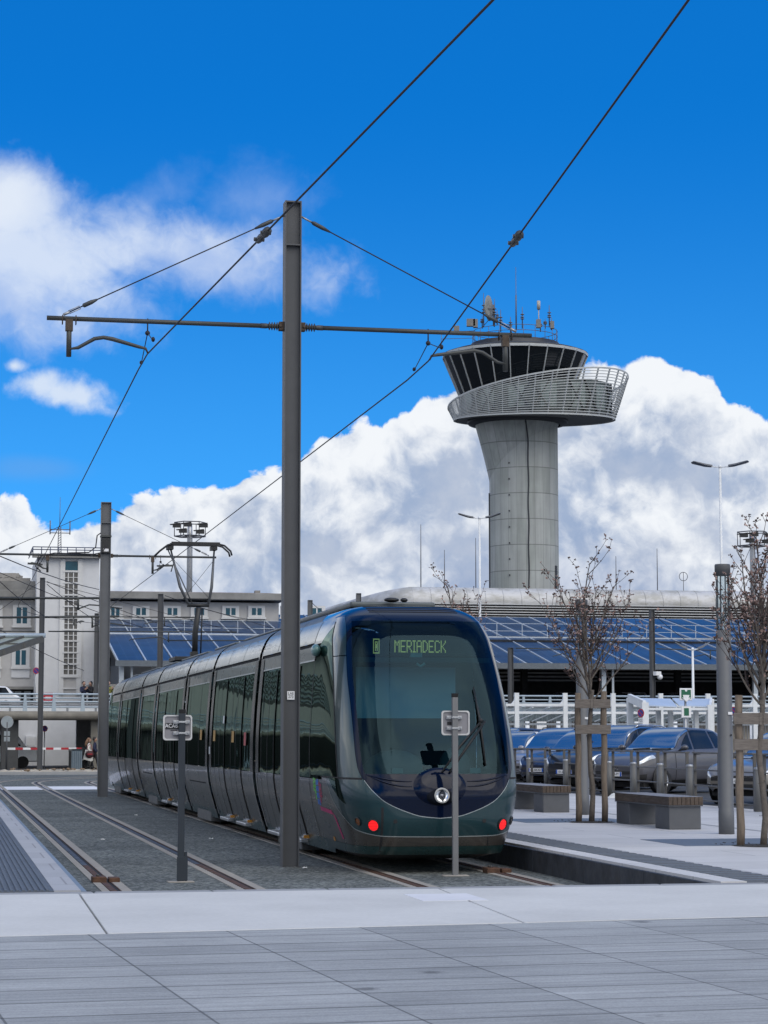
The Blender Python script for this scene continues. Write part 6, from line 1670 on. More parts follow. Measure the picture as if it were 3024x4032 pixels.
for k in range(2): window(1830*S_+k*110, 1940*S_+k*110, 1900+805*S_, 1900+880*S_, bl)
for zx0, zx1, zy0, zy1 in ((85, 200, 800, 935), (-110, 15, 800, 935), (78, 192, 1080, 1205), (-120, 5, 1080, 1205), (-330, -210, 800, 935), (-330, -210, 1080, 1205), (-550, -430, 800, 935), (-550, -430, 1080, 1205), (-770, -650, 800, 935), (-770, -650, 1080, 1205)):
    window(zx0*S_, zx1*S_, 1900+zy0*S_, 1900+zy1*S_, bl)
    if zy0 > 1000:
        mb = MB(); rect(mb, (zx0-4)*S_, (zx1+0)*S_, 1900+1207*S_, 1900+1275*S_, VB, .10); mb.build('spandrel', m_bwall, bl)
# left wing: thick parapet and scaffold-like roof ruin
mb = MB(); ua, za = P2(-10, 2335, VB); ub, zb2 = P2(140, 2368, VB); mb.box(u0, ub, VB-.5, VB-.1, zb2+.2, za+.8); mb.build('parapet', m_corn, bl)
mb = MB(); rect(mb, -900, 140, 2318, 2345, VB+1, .4); mb.build('upper_parapet', m_corn, bl)
mb = MB()
for k in range(10):
    x0 = -60+k*22; a = P2(x0, 2318, VB+2); b = P2(x0+38, 2262+(6 if k % 2 else 0)+max(0, x0-50)*.9, VB+2); mb.bar((a[0], VB+2, a[1]), (b[0], VB+2, b[1]), .25, .12)
for y in (2262, 2285, 2300):
    a = P2(-400, y, VB+2); b = P2(75 if y < 2280 else 120, y+(0 if y > 2262 else 4), VB+2); mb.bar((a[0], VB+2, a[1]), (b[0], VB+2, b[1]), .22, .3)
mb.build('roof_frame', mat('old_canvas_frame', (.33, .31, .28), .8, var=.25, scale=1), bl)
mb = MB(); a0 = [P2(x, y, VB+2.4) for x, y in ((-300, 2258), (60, 2256), (78, 2262), (96, 2282), (118, 2302), (-300, 2300))]; mb.prism(a0[:1]+a0[1:], 'Y', VB+2.4, VB+2.8); mb.build('roof_sheet', mat('old_canvas_sheet', (.36, .34, .31), .8, var=.2, scale=.7), bl)
# entrance opening behind the railing
mb = MB(); rect(mb, -80, 145, 2712, 2800, VB, .03); mb.build('opening', m_dkroom, bl)
mb = MB(); rect(mb, -80, 142, 2703, 2715, VB, .5); mb.build('entrance_canopy', m_corn, bl)
for x in (28, 58, 95): mb = MB(); rect(mb, x, x+24, 2722, 2790, VB, .05); mb.build('door_pane', mat('pale_door', (.25, .26, .26), .5), bl)
mb = MB(); u_, z_ = P2(143, 2400, VB); mb.tube([(u_, VB-.1, 2), (u_, VB-.1, ztop-.4)], .09, 8); mb.build('drainpipe', m_bwall, bl)
# ground floor behind the canopy
for zx in (720, 990, 1300, 1600): mb = MB(); rect(mb, zx*S_, (zx+70)*S_, 1900+1200*S_, 1900+1400*S_, VB-.4, .3); mb.build('pilaster', m_bwall, bl)
mb = MB(); rect(mb, 425, 434, 2590, 2640, VB-.05, .05); mb.build('dark_window', m_win, bl)
# stair tower
VS = 147.5
st = thing('stair_tower', 'tall pale stair tower with a column of glass block windows and roof railing', 'stair tower', (P2(260, 2300, VS)[0], VS, 0))
U0, Z1 = P2(146, 2196, VS); U1, _ = P2(392, 2196, VS)
mb = MB(); mb.box(U0, U1, VS, VS+8, 0, Z1); mb.build('wall', m_bwall, st)
mb = MB(); rect(mb, 127, 402, 2181, 2200, VS, .5); mb.build('roof_slab', m_corn, st)
uw0, _ = P2(242, 2300, VS); uw1, _ = P2(316, 2300, VS)
mb = MB(); 
for px in (240, 309): rect(mb, px-2, px+9, 2202, 2735, VS, .14)
mb.build('window_surround', m_frame, st)
mb = MB(); rect(mb, 249, 309, 2208, 2748, VS, .035); mb.build('recess', m_bwall2, st)
mb = MB(); rect(mb, 250, 308, 2210, 2247, VS, .06); top_w = mb.build('window', m_win, st)
mb = MB(); rect(mb, 247, 311, 2246, 2254, VS, .16); mb.build('sill', m_frame, top_w)
groups = [(2255, 2293), (2300, 2340), (2345, 2385), (2390, 2430), (2435, 2477), (2482, 2521), (2527, 2567), (2572, 2612), (2617, 2656)]
for a, b in groups:
    mb = MB(); rect(mb, 247, 309, b, b+6, VS, .17); w = mb.build('window', m_frame, st)
    for r in range(2):
        for c in range(3):
            y0 = a+r*(b-a)/2+2; y1 = a+(r+1)*(b-a)/2-1.5; x0 = 248+c*20.3+1.5; mb = MB(); rect(mb, x0, x0+16.5, y0, y1, VS, .055); mb.build('pane', m_blk, w)
    mb = MB()
    for c in range(4): rect(mb, 246.6+c*20.3, 250.0+c*20.3, a, b, VS, .13)
    rect(mb, 248, 310, (a+b)/2-1.5, (a+b)/2+1.5, VS, .12); mb.build('lattice', m_frame, w)
mb = MB(); rect(mb, 240, 312, 2661, 2668, VS, .2); mb.build('sill', m_frame, st)
mb = MB(); rect(mb, 240, 312, 2708, 2714, VS, .15); mb.build('sill', m_frame, st)
mb = MB(); za = P2(130, 2155, VS)[1]; zb2 = P2(130, 2181, VS)[1]; uu0 = P2(129, 2155, VS)[0]; uu1 = P2(400, 2155, VS)[0]
for z in (za, (za+zb2)/2+.05):
    mb.tube([(uu0, VS-.4, z), (uu1, VS-.4, z)], .035, 5); mb.tube([(uu0, VS-.4, z), (uu0, VS+7, z)], .035, 5)
for k in range(9): u = lerp(uu0, uu1, k/8); mb.tube([(u, VS-.4, zb2), (u, VS-.4, za)], .035, 5)
mb.build('roof_railing', mat('blue_grey_railing', (.08, .10, .16), .5), st)
mb = MB(); u_ = P2(241, 2100, VS)[0]; zz = [P2(241, y, VS)[1] for y in (2181, 2065, 1945)]
for d in (-.12, .12): mb.tube([(u_+d, VS+2, zz[0]), (u_+d*.6, VS+2, zz[1])], .03, 5)
for k in range(12): z = lerp(zz[0], zz[1], k/12); mb.tube([(u_-.12, VS+2, z), (u_+.12, VS+2, z+.2)], .02, 4)
mb.tube([(u_, VS+2, zz[1]), (u_, VS+2, zz[2])], [.03, .015], 5)
ya, yb = P2(241, 2074, VS)[1], P2(241, 2088, VS)[1]; xl, xr = P2(203, 2074, VS)[0], P2(282, 2074, VS)[0]
for z in (ya, yb): mb.tube([(xl, VS+2, z), (xr, VS+2, z)], .03, 5)
for x in (xl, xr): mb.tube([(x, VS+2, yb-.1), (x, VS+2, ya+.6)], .045, 6)
ma = thing('aerial_mast', 'thin lattice aerial on the roof of the stair tower', 'aerial', (u_, VS+2, zz[0])); mb.build('lattice', m_mast, ma)
# dark post behind the second pole
# ---- solar roof
VSO = T(at(2228, 2616, 135.0)).y
def so(px, py, v): return P2(px, py, v)
uS0 = T(at(476, 2611, 130)).x-.2; uS1 = 75
zS0 = P2(2228, 2614, VSO)[1]; Lh = 11.7; zS1 = P2(2034, 2509, VSO+Lh)[1]; zS2 = zS1+(zS1-zS0)*.93
sol = thing('solar_roof', 'long tilted roof of blue solar panels on a white frame over the car deck', 'solar roof', (uS0, VSO, 0))
m_sol = mat('blue_solar_cells', (.008, .045, .13), .30, var=0, var2=0, spec=.14)
nt_, b_s = nodes_of(m_sol)
tc = nt_.nodes.new('ShaderNodeTexCoord'); br = nt_.nodes.new('ShaderNodeTexBrick'); br.offset = 0; br.inputs['Scale'].default_value = 1; br.inputs['Brick Width'].default_value = .62; br.inputs['Row Height'].default_value = .62; br.inputs['Mortar Size'].default_value = .014
br.inputs['Color1'].default_value = (.010, .034, .088, 1); br.inputs['Color2'].default_value = (.015, .047, .115, 1); br.inputs['Mortar'].default_value = (.05, .10, .18, 1)
nt_.links.new(tc.outputs['Object'], br.inputs['Vector'])
lo = tex_noise(nt_, .25, 3, .6, tc.outputs['Object'])
vv_ = nt_.nodes.new('ShaderNodeVectorMath'); vv_.operation = 'SCALE'; nt_.links.new(br.outputs['Color'], vv_.inputs[0]); nt_.links.new(mrange(nt_, lo, .3, .7, .7, 1.3), vv_.inputs['Scale']); nt_.links.new(vv_.outputs[0], b_s.inputs['Base Color'])
m_solf = mat('solar_frame', (.55, .60, .64), .4, metal=.4, var=.06)
pitch = 1.66; nb = 48
vA, vB_, vC = VSO, VSO+Lh, VSO+Lh+.35
def slab(mb, u0, u1, v0, z0, v1, z1, th=.06):
    mb.add([(u0, v0, z0-th), (u1, v0, z0-th), (u1, v1, z1-th), (u0, v1, z1-th), (u0, v0, z0), (u1, v0, z0), (u1, v1, z1), (u0, v1, z1)], [(3,2,1,0),(4,5,6,7),(0,1,5,4),(1,2,6,5),(2,3,7,6),(3,0,4,7)])
for row, (va_, za_, vb2, zb3) in enumerate(((vA, zS0, vB_, zS1), (vC+.3, zS1+.06, vC+Lh, zS2))):
    for k in range(nb):
        u = uS0+k*pitch
        mb = MB(); slab(mb, u+.07, u+pitch-.07, va_+.05, za_, vb2-.05, zb3); mb.build('solar_panel', m_sol, sol)
        mb = MB(); slab(mb, u-.042, u+.042, va_, za_+.05, vb2, zb3+.05, .12); mb.build('panel_rail', m_solf, sol)
uE = uS0+nb*pitch
mb = MB(); slab(mb, uS0-.1, uE, vB_-.25, zS1+.02, vC+.30, zS1+.10, .25); mb.build('gutter_walkway', m_solf, sol)
mb = MB(); mb.box(uS0-.15, uE, vA-.12, vA+.1, zS0-.32, zS0+.03); mb.build('eaves_beam', mat('grey_eaves', (.13, .15, .17), .5, metal=.3), sol)
mb = MB()
for z in (.45, .95): mb.box(uS0, uE, vC+.4, vC+.45, zS1+z-.012, zS1+z+.012)
for k in range(int((uE-uS0)/1.75)): u = uS0+k*1.75; mb.box(u-.014, u+.014, vC+.4, vC+.45, zS1+.05, zS1+.97)
mb.build('walkway_railing', m_solf, sol)
mb = MB(); slab(mb, uS0, uE, vA+.2, zS0-.12, vC+Lh, zS2-.12, .05); mb.build('under_roof', m_tund, sol)
for k in range(0, nb+1, 6):
    u = uS0+.3+k*pitch; mb = MB(); mb.box(u-.14, u+.14, vA+1.0, vA+1.3, zdk1-.1, zS0-.05); mb.build('column', m_solf, sol)
    mb = MB(); mb.box(u+.55, u+.68, vA+1.1, vA+1.2, zdk1-.1, zS0-.05); mb.build('downpipe', m_solf, sol)
for k in (24, 30):
    u = uS0+.3+k*pitch; w = 6*pitch; mb = MB(); mb.bar((u, vA+1.2, zS0-.6), (u+w, vA+1.2, zdk1+.4), .12, .12); mb.bar((u, vA+1.25, zdk1+.4), (u+w, vA+1.25, zS0-.6), .12, .12); mb.build('cross_brace', m_solf, sol)
# car deck behind: dark with louvres, a few car shapes
cd = thing('car_deck', 'dark open car deck with horizontal louvres under the solar roof', 'parking deck', (10, vA+9, 0))
uC0 = P2(1300, 2650, vA+9)[0]
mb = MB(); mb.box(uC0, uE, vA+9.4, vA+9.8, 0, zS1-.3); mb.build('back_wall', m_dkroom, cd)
zl0, zl1 = P2(2500, 2680, vA+9)[1], P2(2500, 2622, vA+9)[1]
for k in range(5):
    z = lerp(zl0, zl1, k/4.0); mb = MB(); mb.box(uC0, uE, vA+8.9, vA+9.1, z-.07, z+.04); mb.build('louvre', mat('pale_louvre', (.33, .34, .34), .6, var=.1), cd)
mb = MB(); mb.box(uC0, uE, VD+14, vA+9.4, zdk1-.4, zdk1-.05); mb.build('floor', m_asph, cd)
for k in range(12):
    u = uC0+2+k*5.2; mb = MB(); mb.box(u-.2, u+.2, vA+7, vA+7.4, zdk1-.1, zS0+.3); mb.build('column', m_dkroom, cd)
def far_car(u, v, z, label, c, face=0.0):
    t = thing('parked_car', label, 'car', (u, v, z), face, group='cars on the dark upper car deck')
    mb = MB(); L, w_ = 4.2, 1.76
    prof_ = [(-2.1, .35), (-2.1, .85), (-1.75, 1.0), (-1.35, 1.42), (.15, 1.46), (.95, 1.0), (1.95, .85), (2.1, .65), (2.1, .35)]
    mb.prism(prof_, 'Y', -w_/2, w_/2); mb.build('body', paint(c[0], c[1]), t, off=(0, 0, 0), bevel=.12, seg=3)
    mb = MB(); mb.prism([(-1.5, 1.02), (-1.28, 1.36), (.12, 1.38), (.75, 1.02)], 'Y', -w_/2-.004, w_/2+.004); mb.prism([(.30, 1.36), (.98, 1.0), (1.0, 1.02), (.34, 1.40)], 'Y', -.7, .7); mb.build('glazing', m_cglass, t, off=(0, 0, 0))
    for x in (-1.3, 1.3):
        for s in (-1, 1): mb = MB(); mb.cyl((x, s*(w_/2-.2), .32), (x, s*(w_/2+.01), .32), .32, n=16); mb.build('wheel', m_tyre, t, off=(0, 0, 0))
    for s in (-1, 1): mb = MB(); mb.box(2.02, 2.11, s*.62-.2, s*.62+.2, .68, .80); mb.build('headlight', m_hl, t, off=(0, 0, 0))
    return t
cdc = [(2240, 'grey car far back on the dark deck left of the middle tree'), (2420, 'dark car on the deck behind the left lamp column'), (2490, 'light car on the dark deck just right of the middle tree'), (2680, 'black car on the deck behind the white street lamp'), (2900, 'dark car on the deck at the right edge')]
for i, (px, lb) in enumerate(cdc):
    far_car(P2(px, 2700, vA+4.5)[0], vA+4.5, zdk1-.05, lb, [('charcoal_car_paint', (.06, .063, .075)), ('black_car_paint', (.012, .014, .02)), ('silver_car_paint', (.26, .26, .28))][i % 3], radians(-90+(12 if i % 2 else -8)))
# ---- terminal with the metal barrel roof
VT = 195.0
tm = thing('terminal', 'airport terminal with a long shiny metal barrel roof and dark louvred front', 'terminal', (0, VT, 0))
uT0 = P2(1500, 2300, VT)[0]; uT1 = 110; zT1 = P2(1500, 2306, VT)[1]; zT0 = P2(2600, 2378, VT)[1]
m_zinc = mat('weathered_zinc', (.40, .40, .385), .5, metal=.12, var=.06, scale=1)
nt_, b_s = nodes_of(m_zinc)
tc = nt_.nodes.new('ShaderNodeTexCoord'); mp = nt_.nodes.new('ShaderNodeMapping'); mp.inputs['Scale'].default_value = (.45, .45, 1.1); nt_.links.new(tc.outputs['Object'], mp.inputs['Vector'])
n1 = tex_noise(nt_, 1.0, 7, .7, mp.outputs[0]); cr_ = nt_.nodes.new('ShaderNodeValToRGB'); cr_.color_ramp.elements[0].position = .42; cr_.color_ramp.elements[1].position = .56
cr_.color_ramp.elements[0].color = (.40, .395, .37, 1); cr_.color_ramp.elements[1].color = (.55, .55, .55, 1); nt_.links.new(n1, cr_.inputs[0]); nt_.links.new(cr_.outputs[0], b_s.inputs['Base Color'])
RV = (zT1-zT0)
def barrel(u, b):
    a = radians(lerp(-12, 100, b)); return Vector((u, VT+RV*1.05-RV*1.05*cos(a), zT0+RV*sin(a) if a > 0 else zT0+RV*1.0*sin(a)))
nseg = 40
for k in range(nseg):
    ua = lerp(uT0+3.0, uT1, k/nseg); ub = lerp(uT0+3.0, uT1, (k+1)/nseg)
    mb = MB(); mb.grid(lambda a, b: barrel(lerp(ua+.012, ub-.012, a), b), 1, 14)
    def seam(mb): 
        mb.tube([barrel(ub, b/14)+Vector((0, -.01, .0)) for b in range(15)], .035, 4)
    seam(mb); mb.build('roof_segment', m_zinc, tm)
# left end: the barrel bends back and runs away down to the left
zE = P2(1280, 2395, VT+14)[1]; uE2 = P2(1280, 2395, VT+14)[0]
def bend(a, b):
    t = a; base = barrel(uT0+3.0, b); c = Vector((lerp(uT0+3.0, uE2, t), lerp(base.y, base.y+16*t, t), lerp(base.z, zE+(base.z-zT1)*.35, t**1.5))); return c
mb = MB(); mb.grid(bend, 14, 14); mb.build('roof_end', m_zinc, tm)
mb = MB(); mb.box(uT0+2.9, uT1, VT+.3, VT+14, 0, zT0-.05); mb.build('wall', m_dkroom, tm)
zl = P2(2500, 2385, VT)[1]
for k in range(14):
    z = zl-k*.24; mb = MB(); mb.box(uT0-1.0, uT1, VT-.02, VT+.12, z-.045, z+.035); mb.build('louvre', mat('white_louvre', (.55, .56, .56), .6, var=.06), tm)
mb = MB(); mb.box(uT0+2.9, uT1, VT+RV, VT+16, zT0, zT1+.02); mb.build('roof_deck', m_zinc, tm)
# ================================================================ shelters, lamps, masts, signs, people, small things
VSH = 92.0
def pz(px, py, v): return P2(px, py, v)
# white covered walkway (posts, two rails, sloping glass bays)
cw_ = thing('covered_walkway', 'long white steel walkway with sloping glass panes behind the parked cars', 'walkway canopy', (14, VSH+4, 0))
vW = VSH+4
zA, zB = pz(2300, 2777, vW)[1], pz(2300, 2807, vW)[1]
uw0, uw1 = pz(1990, 2780, vW)[0], 48.0
for z in (zA, zB): mb = MB(); mb.box(uw0, uw1, vW-.06, vW+.06, z-.05, z+.06); mb.build('rail', m_wpost, cw_)
mb = MB(); mb.box(uw0, uw1, vW+1.5, vW+1.6, zB-.55, zB-.45); mb.build('rail', m_wpost, cw_)
stp = pz(2324, 2780, vW)[0]-pz(2134, 2780, vW)[0]
for k in range(14):
    u = pz(2225, 2780, vW)[0]+(k-2)*stp
    mb = MB(); mb.box(u-.10, u+.10, vW-.08, vW+.08, 0, zA+.55 if k % 1 == 0 else zA); mb.build('post', m_wpost, cw_)
    mb = MB(); mb.prism([(u+.1, zA+.05), (u+.1, zA+.5), (u-.25, zA+.05)], 'Y', vW-.05, vW+.05); mb.build('gusset', m_wpost, cw_)
    for j in range(3):
        ua = u+stp*j/3; mb = MB(); mb.bar((ua, vW-.02, zA-.08), (ua-.9, vW+2.4, zB-.35), .06, .08); mb.build('rafter', m_wpost, cw_)
        mb = MB(); mb.quad((ua+.06, vW, zA-.10), (ua+stp/3-.06, vW, zA-.10), (ua+stp/3-.96, vW+2.4, zB-.37), (ua-.84, vW+2.4, zB-.37)); mb.build('glass_pane', glass('pale_roof_glass', (.70, .75, .78), .05), cw_, fixn=False)
    mb = MB(); mb.box(u+.8, u+1.0, vW+2.4, vW+2.55, 0, zB-.35); mb.build('post', m_wpost, cw_)
# bus shelter with the white gable beam
vS = VSH-2
sh = thing('bus_shelter', 'white bus shelter with a sloping white beam and pale glass roof', 'shelter', (pz(2560, 2800, vS)[0], vS, 0))
a0 = pz(2478, 2748, vS); a1 = pz(2538, 2775, vS-3); b1 = pz(2795, 2775, vS-3); b0 = pz(2800, 2752, vS)
mb = MB(); mb.bar((a0[0], vS, a0[1]), (a1[0], vS-3, a1[1]), .14, .34); mb.box(a1[0]-.14, a1[0]+.14, vS-3.12, vS-2.9, 0, a1[1]+.1); mb.box(a0[0]-.1, a0[0]+.15, vS-.1, vS+.1, 0, a0[1]); mb.build('end_frame', m_wpost, sh)
mb = MB(); mb.bar((b0[0], vS, b0[1]), (b1[0], vS-3, b1[1]-.1), .10, .14); mb.box(b1[0]-.12, b1[0]+.12, vS-3.1, vS-2.9, 0, b1[1]); mb.box(b0[0]-.1, b0[0]+.1, vS-.1, vS+.1, 0, b0[1]); mb.build('end_frame', m_wpost, sh)
mb = MB(); mb.box(a1[0], b1[0], vS-3.05, vS-2.93, a1[1]-.22, a1[1]-.12); mb.build('front_beam', m_wpost, sh)
mb = MB(); mb.box(a0[0], b0[0], vS-.05, vS+.05, a0[1]-.2, a0[1]-.1); mb.build('back_beam', m_wpost, sh)
mid0, mid1 = lerp(a0[0], b0[0], .5), lerp(a1[0], b1[0], .5)
for (p0, p1, q1, q0) in ((a0[0], a1[0], mid1, mid0), (mid0+.08, mid1+.08, b1[0], b0[0])):
    mb = MB(); mb.add([(p1, vS-3, a1[1]-.02), (q1, vS-3, a1[1]-.06), (q0, vS, a0[1]-.02), (p0, vS, a0[1]), (p1, vS-3, a1[1]-.06), (q1, vS-3, a1[1]-.10), (q0, vS, a0[1]-.06), (p0, vS, a0[1]-.04)], [(0,1,2,3),(7,6,5,4),(0,4,5,1),(1,5,6,2),(2,6,7,3),(3,7,4,0)])
    mb.build('roof_pane', mat('milky_roof_glass', (.50, .57, .66), .35, var=.1, scale=.6), sh)
for x in (2592, 2640, 2700, 2740):
    u = pz(x, 2800, vS-1)[0]; mb = MB(); mb.box(u-.09, u+.09, vS-1.1, vS-.9, 0, a1[1]-.2); mb.build('post', m_wpost, sh)
# dark picket fence and stubby posts before the stone wall
pf = thing('picket_fence', 'thin grey bar fence in front of the beige wall under the raised road', 'fence', (20, 112, 0))
mb = MB(); zf = pz(2400, 2837, 112)[1]
for z in (zf, .3): mb.box(9, 60, 112, 112.05, z-.03, z+.03)
mb.build('rail', m_galv, pf)
mb = MB()
for k in range(300): u = 9+k*.17; mb.box(u-.018, u+.018, 111.99, 112.03, .1, zf+.08)
tag(mb.build('bars', mat('grey_bar_steel', (.16, .16, .17), .5), pf), kind='stuff')
for i, x in enumerate((2076, 2198, 2316, 2505, 2600, 2658, 2960)):
    u = pz(x, 2840, 106)[0]; z = pz(x, 2838, 106)[1]
    mb = MB(); mb.cyl((u, 106, 0), (u, 106, z), .11, n=12); mb.ball((u, 106, z), .11, 10, 5)
    o = mb.build('white_bollard', m_wpost, off=(u, 106, 0)); tag(o, 'white post before the beige wall, %s of the row from the tram' % ['first', 'second', 'third', 'fourth', 'fifth', 'sixth', 'seventh'][i], 'bollard', 'white posts before the beige wall')
# street lamps with flat heads
def street_lamp(px, ptop, D, label, arms, reach=1.1, h0=0.0, pr=.07):
    q = T(at(px, ptop, D)); t = thing('street_lamp', label, 'street lamp', (q.x, q.y, h0), group='white street lamps with flat arms'); H = q.z-h0
    mb = MB(); mb.tube([(0, 0, 0), (0, 0, H*.5), (0, 0, H)], [pr*1.25, pr, pr*.8], 10); mb.ball((0, 0, H), pr*1.3, 8, 6); mb.build('pole', m_wpost, t, off=(0, 0, 0))
    for a in arms:
        a -= TH; d = Vector((cos(a), sin(a), 0)); nrm_ = Vector((-sin(a), cos(a), 0)); w = .24*reach/1.1
        mb = MB(); mb.bar(Vector((0, 0, H-.05)), d*reach*.45+Vector((0, 0, H+.02)), .05, .05); ar = mb.build('arm', m_wpost, t, off=(0, 0, 0))
        mb = MB(); p0, p1, p2 = d*reach*.42, d*reach*.75, d*reach*1.35
        vs = []
        for p, ww, z0, z1 in ((p0, w*.8, 0, .10), (p1, w, .06, .16), (p2, w*1.05, .30, .34)):
            vs += [p-nrm_*ww+Vector((0, 0, H+z0)), p+nrm_*ww+Vector((0, 0, H+z0)), p+nrm_*ww+Vector((0, 0, H+z1)), p-nrm_*ww+Vector((0, 0, H+z1))]
        fs = [(0, 1, 2, 3), (11, 10, 9, 8)]
        for s in (0, 4): fs += [(s, s+4, s+5, s+1), (s+1, s+5, s+6, s+2), (s+2, s+6, s+7, s+3), (s+3, s+7, s+4, s)]
        mb.add(vs, fs); mb.build('lamp_head', mat('grey_lamp_head', (.20, .21, .23), .5, metal=.3, var=.05), ar, off=(0, 0, 0))
    return t
street_lamp(2835, 1838, 150, 'tall white street lamp with four flat heads at the right edge', [radians(k) for k in (8, 165, 188, 340)], 1.45, 0, .11)
street_lamp(1888, 2040, 165, 'white four headed street lamp in front of the control tower shaft', [radians(k) for k in (10, 150, 188, 345)], 1.20, 0, .10)
street_lamp(2727, 2556, 104, 'short white double street lamp in front of the solar roof', [radians(5), radians(178)], .60, 0, .065)
# floodlight masts
def flood(px, ptop, pplat, D, label):
    q = T(at(px, ptop, D)); zp = T(at(px, pplat, D)).z; t = thing('floodlight_mast', label, 'floodlight mast', (q.x, q.y, 0), group='grey floodlight masts')
    mb = MB(); mb.tube([(0, 0, 0), (0, 0, zp), (0, 0, q.z)], [.30, .24, .20], 12); mb.build('mast', m_galv, t, off=(0, 0, 0))
    mb = MB()
    for z in (zp, zp+1.2):
        mb.tube([(1.35*cos(k*pi/3), 1.35*sin(k*pi/3), z) for k in range(7)], .05, 5)
    for k in range(6): mb.tube([(1.35*cos(k*pi/3), 1.35*sin(k*pi/3), zp), (1.35*cos(k*pi/3), 1.35*sin(k*pi/3), zp+1.2)], .04, 5); mb.tube([(0, 0, zp), (1.35*cos(k*pi/3), 1.35*sin(k*pi/3), zp)], .04, 5)
    mb.build('platform_ring', m_mast, t, off=(0, 0, 0))
    for x, z in ((-1.3, .75), (-.75, .30), (-.35, .85), (.75, .25), (1.05, .8)):
        mb = MB(); mb.box(x-.34, x+.34, -1.55, -1.2, zp+z-.12, zp+z+.20); mb.prism([(x-.6, zp+z+.15), (x+.3, zp+z+.28), (x+.3, zp+z+.22), (x-.5, zp+z+.08)], 'Y', -1.6, -1.2); mb.build('floodlight', m_dk, t, off=(0, 0, 0))
flood(748, 2066, 2112, 190, 'grey floodlight mast behind the pantograph')
flood(2962, 2110, 2150, 190, 'floodlight mast behind the right edge tree')
# thin antennas on the terminal roof
for px, pt, lb in ((1657, 2065, 'tallest thin antenna on the metal roof left of the tower'), (1750, 2165, 'short thin antenna just left of the tower'), (1873, 2118, 'thin antenna beside the tower shaft lamp'), (2425, 2190, 'thin antenna on the metal roof right of the middle tree'), (2587, 2160, 'faint thin antenna on the metal roof further right')):
    u, z = P2(px, pt, VT+8); t = thing('thin_antenna', lb, 'antenna', (u, VT+8, zT1), group='thin antennas on the metal roof'); mb = MB(); mb.tube([(u, VT+8, zT1-1), (u, VT+8, lerp(zT1, z, .6)), (u, VT+8, z)], [.06, .045, .03], 5); mb.build('rod', m_mast, t)
u, z = P2(2691, 2270, VT+8); t = thing('ring_antenna', 'round ring antenna on a rod on the metal roof', 'antenna', (u, VT+8, zT1)); mb = MB(); mb.tube([(u+.42*cos(2*pi*k/28), VT+8, z+.42*sin(2*pi*k/28)) for k in range(29)], .035, 5); mb.build('ring', m_mast, t)
mb = MB(); mb.tube([(u, VT+8, zT1-.5), (u, VT+8, z+.42)], .035, 5); mb.build('rod', m_mast, t)
# ---- road signs
m_red = mat('sign_red', (.42, .02, .03), .5, var=.05); m_blue = mat('sign_blue', (.015, .04, .26), .5, var=.05); m_green = mat('sign_green', (.01, .12, .06), .5, var=.05)
def noparking(px, py, r_px, v, label, turn=0.0, sub=None, legs=0.0):
    u, z = P2(px, py, v); Y = W(u, v).y; r = r_px/F*Y
    t = thing('no_parking_sign', label, 'road sign', (u, v, legs), turn, group='round red and blue no parking signs')
    mb = MB(); mb.cyl((0, .06, 0), (0, .06, z+r-legs), .03, n=8); mb.build('post', m_galv, t, off=(0, 0, 0))
    z -= legs
    mb = MB(); mb.cyl((0, .0, z), (0, -.02, z), r, n=32); d = mb.build('disc', m_red, t, off=(0, 0, 0))
    mb = MB(); mb.cyl((0, -.021, z), (0, -.024, z), r*.76, n=32); mb.build('blue_field', m_blue, d, off=(0, 0, 0))
    mb = MB(); c = r*.72*.7071; mb.bar((-c, -.027, z+c), (c, -.027, z-c), .004, r*.2, (0, 1, 0)) if False else mb.add([Vector((-c, -.026, z+c))+Vector((a*r*.09, 0, a*r*.09)) for a in (-1, 1)]+[Vector((c, -.026, z-c))+Vector((a*r*.09, 0, a*r*.09)) for a in (1, -1)], [(0, 1, 2, 3)]); mb.build('slash', m_red, d, off=(0, 0, 0))
    if sub:
        mb = MB(); mb.box(-r*.75, r*.75, -.02, .0, z-r*2.3, z-r*1.12); s = mb.build('sub_plate', m_white, t, off=(0, 0, 0))
        text_obj('lettering', sub, r*.5, m_ink, s, (0, -.022, z-r*1.7), (pi/2, 0, 0), extrude=.0005)
    return t
noparking(176, 2869, 12, VD+2.5, 'no parking sign inside the underpass by the pole', 0, None)
mb = MB()
noparking(142, 2641, 13, VB-12, 'no parking sign on the left building corner behind the pole', .4, None, zdk1)
noparking(2524, 2808, 17, VSH-7, 'no parking sign beside the white shelter beam', radians(-62), 'SAUF\nTAXI')
noparking(2891, 2800, 17, VSH-7, 'no parking sign right of the lamp column', radians(-55), 'SAUF\nTAXI')
# grey plate under the underpass sign
# green meeting point sign
u, z1 = P2(2701, 2710, VSH-8); _, z0 = P2(2701, 2758, VSH-8)
t = thing('assembly_sign', 'tall green and white people sign above the white shelter', 'sign', (u, VSH-8, 0))
mb = MB(); mb.box(u-.26, u+.26, VSH-8, VSH-7.94, z0, z1); pb_ = mb.build('panel', m_white, t, bevel=.02)
mb = MB(); mb.box(u-.20, u+.20, VSH-8.012, VSH-8.002, z0+.08, z1-.06); gp = mb.build('green_field', m_green, pb_)
mb = MB(); zc_ = lerp(z0, z1, .78)
mb.cyl((u, VSH-8.014, zc_+.02), (u, VSH-8.018, zc_+.02), .05, n=14); mb.prism([(u-.14, zc_-.16), (u+.14, zc_-.16), (u+.07, zc_-.38), (u-.07, zc_-.38)], 'Y', VSH-8.018, VSH-8.014)
for s in (-1, 1): mb.bar((u+s*.16, VSH-8.016, z0+.12), (u, VSH-8.016, zc_-.42), .03, .06, (0, 1, 0))
mb.build('pictogram', m_white, gp)
